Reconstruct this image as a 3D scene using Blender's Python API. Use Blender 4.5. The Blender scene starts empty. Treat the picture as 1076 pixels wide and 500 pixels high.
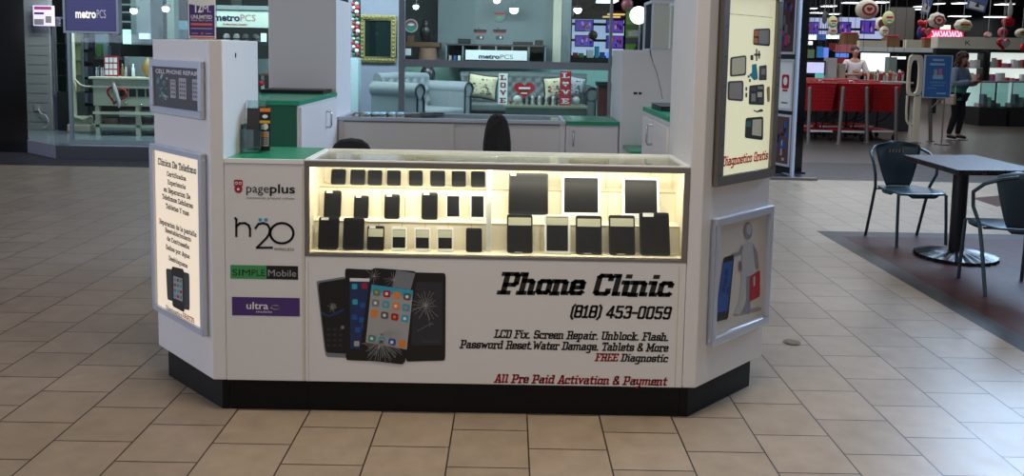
import bpy, bmesh, math, random
from mathutils import Vector, Matrix
random.seed(7)
SC = bpy.context.scene
COL = SC.collection
PI = math.pi

# ------------------------------------------------------------------ camera
F_PX = 874.3
CAM = Vector((0.819, 0.0, 1.5205))
RV = Vector((0.99982361, -0.00131271, 0.01873586))
UV = Vector((-0.01853642, 0.09175476, 0.99560909))
FV = Vector((0.00302605, 0.99578077, -0.09171425))
SHY = 114.2
cam_data = bpy.data.cameras.new('camera')
cam = bpy.data.objects.new('camera', cam_data)
COL.objects.link(cam)
m = Matrix((RV, UV, -FV)).transposed().to_4x4()
m.translation = CAM
cam.matrix_world = m
cam_data.sensor_fit = 'HORIZONTAL'
cam_data.sensor_width = 36.0
cam_data.lens = F_PX / 1076 * 36
cam_data.shift_y = -SHY / 1076
cam_data.clip_end = 200
cam_data.clip_start = 0.05
SC.camera = cam

def ray(x, y):
    return FV + (x - 538) / F_PX * RV - (y - 250 + SHY) / F_PX * UV

def hit(x, y, P, n):
    d = ray(x, y); n = Vector(n)
    return CAM + d * ((Vector(P) - CAM).dot(n) / d.dot(n))

def at(x, y, Y):
    return hit(x, y, (0, Y, 0), (0, 1, 0))

def atz(x, y, z):
    return hit(x, y, (0, 0, z), (0, 0, 1))

# --------------------------------------------------------------- materials
def lin(c):
    c = c / 255.0
    return c / 12.92 if c <= 0.04045 else ((c + 0.055) / 1.055) ** 2.4

def rgb(c):
    return (lin(c[0]), lin(c[1]), lin(c[2]), 1.0)

MATS = {}
def mat(name, col, rough=0.5, metal=0.0, emit=0.0, var=0.06, scale=8.0, bump=0.0, ecol=None, spec=0.5):
    if name in MATS: return MATS[name]
    m = bpy.data.materials.new(name); m.use_nodes = True
    nt = m.node_tree; b = nt.nodes['Principled BSDF']
    b.inputs['Roughness'].default_value = rough
    b.inputs['Metallic'].default_value = metal
    b.inputs['Specular IOR Level'].default_value = spec
    c = rgb(col)
    tc = nt.nodes.new('ShaderNodeTexCoord')
    nz = nt.nodes.new('ShaderNodeTexNoise'); nz.inputs['Scale'].default_value = scale
    nz.inputs['Detail'].default_value = 4
    nt.links.new(tc.outputs['Object'], nz.inputs['Vector'])
    rp = nt.nodes.new('ShaderNodeMapRange')
    rp.inputs['To Min'].default_value = 1 - var; rp.inputs['To Max'].default_value = 1 + var
    nt.links.new(nz.outputs['Fac'], rp.inputs['Value'])
    mx = nt.nodes.new('ShaderNodeVectorMath'); mx.operation = 'SCALE'
    mx.inputs[0].default_value = c[:3]
    nt.links.new(rp.outputs['Result'], mx.inputs['Scale'])
    nt.links.new(mx.outputs['Vector'], b.inputs['Base Color'])
    if bump:
        bp = nt.nodes.new('ShaderNodeBump'); bp.inputs['Strength'].default_value = bump
        nt.links.new(nz.outputs['Fac'], bp.inputs['Height'])
        nt.links.new(bp.outputs['Normal'], b.inputs['Normal'])
    if emit:
        b.inputs['Emission Color'].default_value = rgb(ecol or col)
        b.inputs['Emission Strength'].default_value = emit
    MATS[name] = m
    return m

def glass_mat(name, tint=(246, 250, 250), refl=0.12, rough=0.02, k=0.8):
    m = bpy.data.materials.new(name); m.use_nodes = True
    nt = m.node_tree; nt.nodes.clear()
    out = nt.nodes.new('ShaderNodeOutputMaterial')
    tr = nt.nodes.new('ShaderNodeBsdfTransparent'); tr.inputs[0].default_value = rgb(tint)
    gl = nt.nodes.new('ShaderNodeBsdfGlossy'); gl.inputs['Roughness'].default_value = rough
    fr = nt.nodes.new('ShaderNodeFresnel'); fr.inputs[0].default_value = 1.35
    ad = nt.nodes.new('ShaderNodeMath'); ad.operation = 'MULTIPLY_ADD'
    ad.inputs[1].default_value = k; ad.inputs[2].default_value = refl * 0.2
    ad.use_clamp = True
    mx = nt.nodes.new('ShaderNodeMixShader')
    nt.links.new(fr.outputs[0], ad.inputs[0]); nt.links.new(ad.outputs[0], mx.inputs[0])
    nt.links.new(tr.outputs[0], mx.inputs[1]); nt.links.new(gl.outputs[0], mx.inputs[2])
    nt.links.new(mx.outputs[0], out.inputs[0])
    return m

def tile_mat(name, c1, c2, grout, size=0.305, phx=0.0, phy=0.0, rough=0.32, mortar=0.0035, offset=0.5, bump=.25, spec=.35):
    m = bpy.data.materials.new(name); m.use_nodes = True
    nt = m.node_tree; b = nt.nodes['Principled BSDF']
    b.inputs['Specular IOR Level'].default_value = spec
    geo = nt.nodes.new('ShaderNodeNewGeometry')
    sp = nt.nodes.new('ShaderNodeSeparateXYZ'); nt.links.new(geo.outputs['Position'], sp.inputs[0])
    cb = nt.nodes.new('ShaderNodeCombineXYZ')
    ax_ = nt.nodes.new('ShaderNodeMath'); ax_.inputs[1].default_value = phy
    ay = nt.nodes.new('ShaderNodeMath'); ay.inputs[1].default_value = phx
    nt.links.new(sp.outputs['Y'], ax_.inputs[0]); nt.links.new(sp.outputs['X'], ay.inputs[0])
    nt.links.new(ax_.outputs[0], cb.inputs['X']); nt.links.new(ay.outputs[0], cb.inputs['Y'])
    br = nt.nodes.new('ShaderNodeTexBrick')
    br.offset = offset
    br.inputs['Scale'].default_value = 1
    br.inputs['Brick Width'].default_value = size; br.inputs['Row Height'].default_value = size
    br.inputs['Mortar Size'].default_value = mortar; br.inputs['Mortar Smooth'].default_value = 0.3
    br.inputs['Color1'].default_value = rgb(c1); br.inputs['Color2'].default_value = rgb(c2)
    br.inputs['Mortar'].default_value = rgb(grout)
    nt.links.new(cb.outputs[0], br.inputs['Vector'])
    nz = nt.nodes.new('ShaderNodeTexNoise'); nz.inputs['Scale'].default_value = 9; nz.inputs['Detail'].default_value = 8
    nz.inputs['Roughness'].default_value = 0.65
    nt.links.new(geo.outputs['Position'], nz.inputs['Vector'])
    mr = nt.nodes.new('ShaderNodeMapRange'); mr.inputs['From Min'].default_value = 0.3; mr.inputs['From Max'].default_value = 0.7
    mr.inputs['To Min'].default_value = 0.86; mr.inputs['To Max'].default_value = 1.12
    nt.links.new(nz.outputs['Fac'], mr.inputs['Value'])
    mx = nt.nodes.new('ShaderNodeVectorMath'); mx.operation = 'SCALE'
    nt.links.new(br.outputs['Color'], mx.inputs[0]); nt.links.new(mr.outputs[0], mx.inputs['Scale'])
    nt.links.new(mx.outputs['Vector'], b.inputs['Base Color'])
    r2 = nt.nodes.new('ShaderNodeMapRange'); r2.inputs['To Min'].default_value = rough - 0.08; r2.inputs['To Max'].default_value = rough + 0.12
    nt.links.new(nz.outputs['Fac'], r2.inputs['Value']); nt.links.new(r2.outputs[0], b.inputs['Roughness'])
    bp = nt.nodes.new('ShaderNodeBump'); bp.inputs['Strength'].default_value = bump; bp.inputs['Distance'].default_value = 0.004
    iv = nt.nodes.new('ShaderNodeMath'); iv.operation = 'SUBTRACT'; iv.inputs[0].default_value = 1
    nt.links.new(br.outputs['Fac'], iv.inputs[1]); nt.links.new(iv.outputs[0], bp.inputs['Height'])
    nt.links.new(bp.outputs['Normal'], b.inputs['Normal'])
    return m

# ------------------------------------------------------------ mesh builder
class MB:
    def __init__(self, M=None):
        self.v = []; self.f = []; self.mi = []; self.sm = []; self.M = M or Matrix.Identity(4)
    def add(self, vs, fs, m=0, smooth=False):
        n = len(self.v)
        self.v += [self.M @ Vector(p) for p in vs]
        for f in fs:
            self.f.append([i + n for i in f]); self.mi.append(m); self.sm.append(smooth)
        return self
    def box(self, x0, y0, z0, x1, y1, z1, m=0):
        vs = [(x0,y0,z0),(x1,y0,z0),(x1,y1,z0),(x0,y1,z0),(x0,y0,z1),(x1,y0,z1),(x1,y1,z1),(x0,y1,z1)]
        return self.add(vs, [(0,3,2,1),(4,5,6,7),(0,1,5,4),(1,2,6,5),(2,3,7,6),(3,0,4,7)], m)
    def prism(self, poly, z0, z1, m=0):
        n = len(poly)
        vs = [(p[0], p[1], z0) for p in poly] + [(p[0], p[1], z1) for p in poly]
        fs = [tuple(range(n))[::-1], tuple(range(n, 2*n))]
        fs += [(i, (i+1) % n, n + (i+1) % n, n + i) for i in range(n)]
        return self.add(vs, fs, m)
    def slab(self, poly, d, t, m=0):
        """polygon of 3-D points extruded by vector d*t"""
        n = len(poly); d = Vector(d) * t
        vs = [Vector(p) for p in poly] + [Vector(p) + d for p in poly]
        fs = [tuple(range(n))[::-1], tuple(range(n, 2*n))]
        fs += [(i, (i+1) % n, n + (i+1) % n, n + i) for i in range(n)]
        return self.add(vs, fs, m)
    def poly(self, pts, m=0):
        return self.add(pts, [tuple(range(len(pts)))], m)
    def cyl(self, p0, p1, r0, r1=None, n=16, m=0, smooth=True):
        p0 = Vector(p0); p1 = Vector(p1); r1 = r0 if r1 is None else r1
        a = (p1 - p0).normalized(); s = a.orthogonal().normalized(); t = a.cross(s)
        vs = []
        for p, r in ((p0, r0), (p1, r1)):
            for i in range(n):
                w = 2*PI*i/n; vs.append(p + s*math.cos(w)*r + t*math.sin(w)*r)
        self.add(vs, [(i, (i+1) % n, n+(i+1) % n, n+i) for i in range(n)], m, smooth)
        self.add(vs[:n], [tuple(range(n))[::-1]], m); self.add(vs[n:], [tuple(range(n))], m)
        return self
    def tube(self, pts, r, n=8, m=0, closed=False):
        pts = [Vector(p) for p in pts]; N = len(pts); vs = []; prev = None
        rs = r if isinstance(r, (list, tuple)) else [r]*N
        for i, p in enumerate(pts):
            if closed: d = (pts[(i+1) % N] - pts[i-1])
            else: d = pts[min(i+1, N-1)] - pts[max(i-1, 0)]
            d.normalize()
            if prev is None: s = d.orthogonal().normalized()
            else:
                s = prev - d * prev.dot(d)
                s = s.normalized() if s.length > 1e-6 else d.orthogonal().normalized()
            prev = s; t = d.cross(s)
            for k in range(n):
                w = 2*PI*k/n; vs.append(p + (s*math.cos(w) + t*math.sin(w))*rs[i])
        fs = []
        for i in range(N if closed else N-1):
            j = (i+1) % N
            for k in range(n): fs.append((i*n+k, i*n+(k+1) % n, j*n+(k+1) % n, j*n+k))
        self.add(vs, fs, m, True)
        if not closed:
            self.add(vs[:n], [tuple(range(n))[::-1]], m); self.add(vs[-n:], [tuple(range(n))], m)
        return self
    def lathe(self, prof, c=(0,0,0), n=24, m=0):
        c = Vector(c); vs = []
        for r, z in prof:
            for k in range(n):
                w = 2*PI*k/n; vs.append(c + Vector((r*math.cos(w), r*math.sin(w), z)))
        fs = []
        for i in range(len(prof)-1):
            for k in range(n): fs.append((i*n+k, i*n+(k+1) % n, (i+1)*n+(k+1) % n, (i+1)*n+k))
        self.add(vs, fs, m, True)
        if prof[0][0] > 1e-4: self.add(vs[:n], [tuple(range(n))[::-1]], m)
        if prof[-1][0] > 1e-4: self.add(vs[-n:], [tuple(range(n))], m)
        return self
    def ball(self, c, rx, ry=None, rz=None, n=16, m=0):
        ry = rx if ry is None else ry; rz = rx if rz is None else rz
        c = Vector(c); vs = [c + Vector((0, 0, -rz))]; K = max(6, n//2)
        for i in range(1, K):
            a = PI*i/K
            for k in range(n):
                w = 2*PI*k/n; vs.append(c + Vector((rx*math.sin(a)*math.cos(w), ry*math.sin(a)*math.sin(w), -rz*math.cos(a))))
        vs.append(c + Vector((0, 0, rz))); fs = []
        for k in range(n): fs.append((0, 1+(k+1) % n, 1+k))
        for i in range(K-2):
            for k in range(n):
                a = 1+i*n; fs.append((a+k, a+(k+1) % n, a+n+(k+1) % n, a+n+k))
        L = len(vs)-1; a = 1+(K-2)*n
        for k in range(n): fs.append((a+k, a+(k+1) % n, L))
        return self.add(vs, fs, m, True)
    def build(self, name, mats, parent=None, bevel=0.0, seg=2, loc=None):
        me = bpy.data.meshes.new(name)
        if parent is not None: inv = RM[parent.name].inverted()
        else:
            if loc is None:
                xs = [p.x for p in self.v]; ys = [p.y for p in self.v]; zs = [p.z for p in self.v]
                loc = Vector(((min(xs)+max(xs))/2, (min(ys)+max(ys))/2, min(zs)))
            inv = Matrix.Translation(-Vector(loc))
        me.from_pydata([inv @ p for p in self.v], [], self.f)
        if not isinstance(mats, (list, tuple)): mats = [mats]
        for mt in mats: me.materials.append(mt)
        for i, p in enumerate(me.polygons):
            p.material_index = self.mi[i]; p.use_smooth = self.sm[i]
        if bevel:
            bm = bmesh.new(); bm.from_mesh(me)
            bmesh.ops.remove_doubles(bm, verts=bm.verts, dist=1e-6)
            ed = [e for e in bm.edges if len(e.link_faces) == 2 and e.calc_face_angle(0) > 0.6]
            bmesh.ops.bevel(bm, geom=ed, offset=bevel, segments=seg, affect='EDGES', profile=0.5, clamp_overlap=True)
            bm.to_mesh(me); bm.free()
        me.validate(); me.update()
        o = bpy.data.objects.new(name, me); COL.objects.link(o)
        if parent is not None:
            o.parent = parent; RM[o.name] = RM[parent.name]
        else:
            o.location = loc; RM[o.name] = Matrix.Translation(loc)
        return o
RM = {}

def thing(name, loc, label, cat, group=None, rz=0.0):
    o = bpy.data.objects.new(name, None); COL.objects.link(o)
    o.empty_display_size = 0.05
    o.location = loc; o.rotation_euler = (0, 0, rz)
    RM[o.name] = Matrix.Translation(Vector(loc)) @ Matrix.Rotation(rz, 4, 'Z')
    return tag(o, label, cat, group)

def tag(o, label, cat, group=None, kind=None):
    o['label'] = label; o['category'] = cat
    if group: o['group'] = group
    if kind: o['kind'] = kind
    return o

def struct(o):
    o['kind'] = 'structure'; return o

def copy_tree(o, parent=None):
    c = o.copy(); COL.objects.link(c)
    if parent is not None: c.parent = parent
    for ch in [k for k in bpy.data.objects if k.parent == o]:
        copy_tree(ch, c)
    return c

# ------------------------------------------------------- plane with decals
class Plane:
    """a flat surface: origin, right, up, outward normal; decals are thin vinyl / print layers on it"""
    def __init__(self, o, r, u=(0, 0, 1)):
        self.o = Vector(o); self.r = Vector(r).normalized(); self.u = Vector(u).normalized()
        self.n = self.r.cross(self.u).normalized()
    def pt(self, s, t, lift=0.0):
        return self.o + self.r*s + self.u*t + self.n*lift
    def px(self, x, y):
        p = hit(x, y, self.o, self.n) - self.o
        return p.dot(self.r), p.dot(self.u)
    def box(self, mb, s0, t0, s1, t1, l0, l1, m=0):
        q = [self.pt(s0, t0, l0), self.pt(s1, t0, l0), self.pt(s1, t1, l0), self.pt(s0, t1, l0)]
        mb.slab(q, self.n, l1-l0, m)
    def rect(self, mb, s0, t0, s1, t1, lift, m=0):
        mb.poly([self.pt(s0, t0, lift), self.pt(s1, t0, lift), self.pt(s1, t1, lift), self.pt(s0, t1, lift)], m)
    def rrect(self, mb, s0, t0, s1, t1, r, lift, m=0, rot=0.0):
        pts = rr(s0, t0, s1, t1, r); cx, cy = (s0+s1)/2, (t0+t1)/2; c, s = math.cos(rot), math.sin(rot)
        mb.poly([self.pt(cx+(a-cx)*c-(b-cy)*s, cy+(a-cx)*s+(b-cy)*c, lift) for a, b in pts], m)
    def line(self, mb, pts, w, lift, m=0):
        for a, b in zip(pts[:-1], pts[1:]):
            d = Vector((b[0]-a[0], b[1]-a[1]))
            if d.length < 1e-7: continue
            d.normalize(); n = Vector((-d.y, d.x))*w/2; e = d*w*0.35
            q = [Vector(a)-e-n, Vector(b)+e-n, Vector(b)+e+n, Vector(a)-e+n]
            mb.poly([self.pt(k.x, k.y, lift) for k in q], m)
    def disc(self, mb, s, t, r, lift, m=0, n=20, ry=None):
        ry = ry or r
        mb.poly([self.pt(s+r*math.cos(2*PI*k/n), t+ry*math.sin(2*PI*k/n), lift) for k in range(n)], m)
    def pxpoly(self, mb, pts, lift, m=0):
        mb.poly([self.pt(*self.px(*p), lift) for p in pts], m)
    def frame(self, mb, s0, t0, s1, t1, w, l0, l1, m=0):
        self.box(mb, s0, t0, s1, t0+w, l0, l1, m); self.box(mb, s0, t1-w, s1, t1, l0, l1, m)
        self.box(mb, s0, t0+w, s0+w, t1-w, l0, l1, m); self.box(mb, s1-w, t0+w, s1, t1-w, l0, l1, m)

def rr(s0, t0, s1, t1, r, n=5):
    out = []
    for cx, cy, a0 in ((s1-r, t0+r, -PI/2), (s1-r, t1-r, 0), (s0+r, t1-r, PI/2), (s0+r, t0+r, PI)):
        for k in range(n): 
            a = a0 + PI/2*k/(n-1); out.append((cx+r*math.cos(a), cy+r*math.sin(a)))
    return out

# condensed slab letters drawn as broad pen strokes (units: x height 5, cap height 7)
G = {
'a': (4.6, ".9,4.35 2.8,4.35 3.3,3.9 3.3,.65 4.1,.65;3.3,2.8 1.1,2.8 .7,2.4 .7,1.1 1.1,.65 3.3,.65"),
'b': (4.7, "0,6.4 1,6.4 1,.65 3,.65 3.5,1.1 3.5,3.9 3,4.35 1,4.35"),
'c': (4.2, "3.3,3.3 3.3,3.9 2.9,4.35 1.2,4.35 .7,3.9 .7,1.1 1.2,.65 3.2,.65 3.5,1"),
'd': (4.9, "2.4,6.4 3.5,6.4 3.5,.65 4.4,.65;3.5,.65 1.2,.65 .7,1.1 .7,3.9 1.2,4.35 3.5,4.35"),
'e': (4.3, ".7,2.5 3.4,2.5 3.4,3.9 2.9,4.35 1.2,4.35 .7,3.9 .7,1.1 1.2,.65 3.2,.65 3.6,1.1"),
'f': (3.6, "3.4,6.4 2.1,6.4 1.6,5.9 1.6,.3;.4,4.35 3,4.35;.6,.45 2.7,.45"),
'g': (4.7, "3.5,4.35 1.2,4.35 .7,3.9 .7,1.5 1.2,1 3.5,1;4.2,4.35 3.5,4.35 3.5,-1 3,-1.5 .9,-1.5"),
'h': (5.0, "0,6.4 1,6.4 1,.4;1,4.35 3,4.35 3.5,3.9 3.5,.45 4.4,.45;.2,.45 1.9,.45"),
'i': (2.8, ".3,4.35 1.3,4.35 1.3,.65 2.2,.65;1.1,6.3 1.6,6.3"),
'k': (4.9, "0,6.4 1,6.4 1,.4;1,2.4 3.2,4.4;1.8,2.8 3.4,.5 4.3,.5;.2,.45 1.9,.45;2.5,4.4 4,4.4"),
'l': (2.7, ".2,6.4 1.2,6.4 1.2,.65 2.2,.65"),
'm': (7.2, "0,4.35 1,4.35 1,.4;1,4.35 2.9,4.35 3.4,3.9 3.4,.4;3.4,4.35 5.3,4.35 5.8,3.9 5.8,.65 6.7,.65"),
'n': (5.0, "0,4.35 1,4.35 1,.4;1,4.35 3,4.35 3.5,3.9 3.5,.65 4.4,.65;.2,.45 1.8,.45"),
'o': (4.5, ".7,1.1 .7,3.9 1.2,4.35 3,4.35 3.5,3.9 3.5,1.1 3,.65 1.2,.65 .7,1.1"),
'p': (4.8, "0,4.35 1,4.35 1,-1.6;1,4.35 3,4.35 3.5,3.9 3.5,1.1 3,.65 1,.65;.1,-1.6 2,-1.6"),
'r': (3.9, ".1,4.35 1.2,4.35 1.2,.4;1.2,3.7 2,4.35 3.2,4.35 3.4,3.6;.3,.45 2.3,.45"),
's': (4.2, "3.3,3.6 3.3,3.9 2.9,4.35 1.1,4.35 .7,3.9 .7,2.9 1.2,2.5 2.9,2.5 3.4,2.1 3.4,1.1 2.9,.65 1.1,.65 .7,1.1 .7,1.5"),
't': (3.4, "1.4,6.2 1.4,1.1 1.8,.65 2.9,.65;.3,4.35 2.7,4.35"),
'u': (5.0, "0,4.35 1,4.35 1,1.1 1.5,.65 3.5,.65;2.7,4.35 3.5,4.35 3.5,.65 4.4,.65"),
'v': (4.5, ".3,4.4 1,4.4 2.1,.7 3.4,4.4 4,4.4"),
'w': (6.4, ".2,4.4 1,4.4 1.8,.7 3,3.8 4.2,.7 5.3,4.4 6,4.4"),
'x': (4.6, ".4,4.4 1.2,4.4 3.2,.5 4.1,.5;3.9,4.4 3.2,4.4 1.1,.5 .3,.5"),
'y': (4.7, "0,4.35 .9,4.35 .9,1.5 1.4,1 3.5,1;3,4.35 3.5,4.35 3.5,-1 3,-1.5 1,-1.5"),
'P': (5.4, ".2,6.4 3.8,6.4 4.3,5.9 4.3,3.5 3.8,3 1.3,3;1.3,6.4 1.3,.4;.2,.45 2.7,.45"),
'C': (5.0, "4.1,5.1 4.1,5.9 3.6,6.4 1.3,6.4 .8,5.9 .8,1.1 1.3,.65 3.6,.65 4.1,1.1 4.1,1.9"),
'L': (4.7, ".2,6.4 2.4,6.4;1.3,6.4 1.3,.65;.2,.6 4.2,.6 4.2,1.8"),
'D': (5.3, ".2,6.4 3.7,6.4 4.3,5.8 4.3,1.2 3.7,.6 .2,.6;1.3,6.4 1.3,.6"),
'F': (4.8, ".2,6.4 4.3,6.4 4.3,5.3;1.3,6.4 1.3,.4;1.3,3.6 3.2,3.6;.2,.45 2.6,.45"),
'S': (4.9, "4,5.3 4,5.9 3.5,6.4 1.3,6.4 .8,5.9 .8,4.1 1.3,3.6 3.5,3.6 4,3.1 4,1.1 3.5,.6 1.3,.6 .8,1.1 .8,1.8"),
'R': (5.4, ".2,6.4 3.8,6.4 4.3,5.9 4.3,3.9 3.8,3.4 1.3,3.4;1.3,6.4 1.3,.4;.2,.45 2.3,.45;3.3,3.4 4.1,2.8 4.1,.5 5,.5"),
'U': (5.5, ".2,6.4 2,6.4;1.1,6.4 1.1,1.1 1.6,.6 3.8,.6 4.3,1.1 4.3,6.4;3.5,6.4 5.2,6.4"),
'W': (7.4, ".2,6.4 1.1,6.4 2.1,.8 3.6,5 5.1,.8 6.3,6.4 7,6.4"),
'T': (4.9, ".4,5.2 .4,6.4 4.4,6.4 4.4,5.2;2.4,6.4 2.4,.4;1.3,.45 3.5,.45"),
'M': (7.0, ".2,6.4 1.2,6.4 1.2,.45;1.2,6.4 3.4,1.8 5.6,6.4 5.6,.45;5.6,6.4 6.6,6.4;.2,.45 2.1,.45;4.7,.45 6.6,.45"),
'A': (5.4, ".2,.45 1.9,.45;3.6,.45 5.2,.45;1,.45 2.3,6.4 3.1,6.4 4.4,.45;1.6,2.2 4,2.2"),
'E': (4.9, "4.2,5.3 4.2,6.4 .2,6.4;1.3,6.4 1.3,.6;1.3,3.6 3.2,3.6;.2,.6 4.4,.6 4.4,1.7"),
'G': (5.2, "4.1,5 4.1,5.9 3.6,6.4 1.3,6.4 .8,5.9 .8,1.1 1.3,.6 4.2,.6 4.2,3.2 2.9,3.2"),
'I': (3.0, ".2,6.4 2.6,6.4;1.4,6.4 1.4,.6;.2,.6 2.6,.6"),
'O': (5.2, ".8,1.1 .8,5.9 1.3,6.4 3.7,6.4 4.2,5.9 4.2,1.1 3.7,.6 1.3,.6 .8,1.1"),
'Y': (5.2, ".1,6.4 1.2,6.4 2.6,3.4 4,6.4 5,6.4;2.6,3.4 2.6,.45;1.6,.45 3.6,.45"),
'1': (3.6, ".5,5.4 1.7,6.4 1.7,.5;.5,.5 3,.5"),
'8': (4.9, "1.3,3.5 .8,4 .8,5.9 1.3,6.4 3.4,6.4 3.9,5.9 3.9,4 3.4,3.5 1.3,3.5 .7,3 .7,1.1 1.2,.6 3.5,.6 4,1.1 4,3 3.4,3.5"),
'4': (5.0, "3.2,.4 3.2,6.4 .7,2.3 .7,1.9 4.5,1.9"),
'5': (4.9, "3.9,6.4 .9,6.4 .9,3.8 3.4,3.8 3.9,3.3 3.9,1.1 3.4,.6 1.2,.6 .7,1.3"),
'3': (4.8, ".8,5.6 1.2,6.4 3.3,6.4 3.8,5.9 3.8,4 3.3,3.6 2,3.6;3.3,3.6 3.9,3.1 3.9,1.1 3.4,.6 1.2,.6 .7,1.4"),
'0': (4.9, ".8,1.1 .8,5.9 1.3,6.4 3.4,6.4 3.9,5.9 3.9,1.1 3.4,.6 1.3,.6 .8,1.1"),
'9': (4.9, "3.9,3.4 1.3,3.4 .8,3.9 .8,5.9 1.3,6.4 3.4,6.4 3.9,5.9 3.9,1.1 3.4,.6 1.2,.6 .8,1.2"),
'(': (2.6, "2.2,7 1.2,5.6 1.2,1 2.2,-.6"), ')': (2.6, ".6,7 1.6,5.6 1.6,1 .6,-.6"),
'-': (3.4, ".6,3.2 2.8,3.2"), '.': (2.0, ".6,.6 1.1,.6"), ' ': (2.6, ""),
'&': (5.6, "5,.6 1.2,4.6 1.2,5.9 1.7,6.4 3,6.4 3.4,5.9 3.4,4.8 .8,2.6 .8,1.1 1.3,.6 3.4,.6 4.3,1.6 4.3,2.8"),
"'": (1.6, ".8,6.8 .8,5.6"),
}
G['\u00f1'] = (G['n'][0], G['n'][1] + ";.9,6 1.7,6.4 2.8,5.9 3.6,6.3")
def slab_text(pl, mb, text, s0, s1, t0, cap, lift=0.0006, m=0, shear=0.2, pen=1.25, ms=None):
    W = sum(G[c][0] for c in text)
    kx = (s1 - s0) / W; ky = cap / 7.0; x = 0
    for i, c in enumerate(text):
        adv, st = G[c]
        mm = m if ms is None else ms[i]
        for pth in st.split(';'):
            if not pth: continue
            pts = [tuple(float(q) for q in w.split(',')) for w in pth.split()]
            for a, b in zip(pts[:-1], pts[1:]):
                d = Vector((b[0]-a[0], b[1]-a[1])); d.normalize(); n = Vector((-d.y*pen/2, d.x*pen*.41)); e = Vector((d.x*pen*.42, d.y*pen*.26))
                q = [Vector(a)-e-n, Vector(b)+e-n, Vector(b)+e+n, Vector(a)-e+n]
                mb.poly([pl.pt(s0 + (k.x + x + shear*k.y)*kx, t0 + k.y*ky, lift) for k in q], mm)
        x += adv

def sans(pl, mb, text, s0, s1, t0, cap, lift=0.0006, m=0, bold=0.0, shear=0.0):
    """plain letters (built-in font), fitted between s0 and s1, cap height given"""
    cu = bpy.data.curves.new('t', 'FONT'); cu.body = text; cu.size = 1; cu.offset = bold; cu.shear = shear
    cu.resolution_u = 3
    ob = bpy.data.objects.new('t', cu); COL.objects.link(ob)
    bpy.context.view_layer.update()
    dg = bpy.context.evaluated_depsgraph_get()
    me = bpy.data.meshes.new_from_object(ob.evaluated_get(dg))
    bpy.data.objects.remove(ob); bpy.data.curves.remove(cu)
    if not me.vertices: return
    xs = [v.co.x for v in me.vertices]; a, b = min(xs), max(xs)
    kx = (s1-s0)/max(b-a, 1e-6); ky = cap/0.70
    mb.add([pl.pt(s0+(v.co.x-a)*kx, t0+v.co.y*ky, lift) for v in me.vertices], [tuple(p.vertices) for p in me.polygons], m)
    bpy.data.meshes.remove(me)
G['V'] = (5.2, ".1,6.4 1.2,6.4 2.6,.8 4,6.4 5,6.4")
G['q'] = (4.9, "3.5,4.35 1.2,4.35 .7,3.9 .7,1.1 1.2,.65 3.5,.65;4.2,4.35 3.5,4.35 3.5,-1.6;2.8,-1.6 4.3,-1.6")

def soft(pts, r=0.12):
    out = []; n = len(pts)
    for i in range(n):
        p = Vector(pts[i]); a = Vector(pts[i-1]); b = Vector(pts[(i+1) % n])
        q0 = p + (a-p)*r; q1 = p + (b-p)*r
        out += [tuple(q0), tuple((q0+q1)/4 + p/2), tuple(q1)]
    return out

# ---- materials
M_body = mat('body_laminate', (222, 218, 216), 0.42, var=0.02, scale=3)
M_joint = mat('joint_strip', (205, 196, 176), 0.5)
M_kick = mat('kick_black', (10, 10, 11), 0.5, spec=.25)
M_green = mat('green_laminate', (20, 140, 100), 0.25, var=0.03)
M_greend = mat('green_panel', (18, 88, 62), 0.4, var=0.03)
M_alu = mat('aluminium', (190, 196, 210), 0.35, 0.25, var=0.03)
M_alud = mat('aluminium_dull', (128, 122, 118), 0.45, 0.5, var=0.03)
M_steel = mat('steel', (190, 190, 195), 0.25, 1.0)
M_black = mat('black_plastic', (18, 18, 20), 0.35)
M_screen = mat('phone_screen', (16, 16, 20), 0.4, spec=.2)
M_film = mat('screen_film', (196, 194, 172), 0.4)
M_white = mat('white_plastic', (235, 235, 232), 0.4)
M_cream = mat('display_backing', (246, 236, 212), 0.6, var=0.03)
M_seam = mat('display_seam', (190, 165, 115), 0.6)
M_ink = mat('ink_black', (14, 13, 14), 0.5)
M_red = mat('ink_red', (168, 22, 40), 0.5)
M_pur = mat('ink_purple', (74, 44, 112), 0.5)
M_grn = mat('ink_green', (60, 150, 84), 0.5)
M_grey = mat('ink_grey', (90, 88, 90), 0.5)
M_wink = mat('ink_white', (228, 226, 226), 0.5)
M_cyan = mat('ink_cyan', (40, 160, 190), 0.5)
M_blue = mat('ink_blue', (32, 78, 150), 0.5)
M_orange = mat('ink_orange', (226, 130, 50), 0.5)
M_lgrey = mat('ink_light_grey', (165, 162, 162), 0.5)
M_dgrey = mat('ink_dark_grey', (58, 60, 66), 0.5)
M_teal = mat('ink_teal', (66, 134, 124), 0.5)
M_glass = glass_mat('clear_glass')
M_acr = glass_mat('acrylic', (222, 240, 238), 0.5)
M_tube = mat('lamp_tube', (255, 246, 225), 0.5, emit=14.0, var=0)

# ---- kiosk
YF = 3.36; YK = 3.397; ZB = 0.14; ZC = 1.07
front = Plane((0, YF, 0), (1, 0, 0))
chl = Plane((-.79, 3.755, 0), (1, -1, 0))
chr_ = Plane((1.615, YF, 0), (1, 1, 0))

def tower(name, poly, kick, z1, label):
    c = (sum(p[0] for p in poly)/len(poly), sum(p[1] for p in poly)/len(poly), 0)
    t = thing(name, c, label, 'kiosk tower')
    MB().prism(poly, ZB, z1).build('tower_body', M_body, t, bevel=0.004)
    MB().prism(kick, 0, ZB).build('kick_plate', M_kick, t)
    return t

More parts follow.
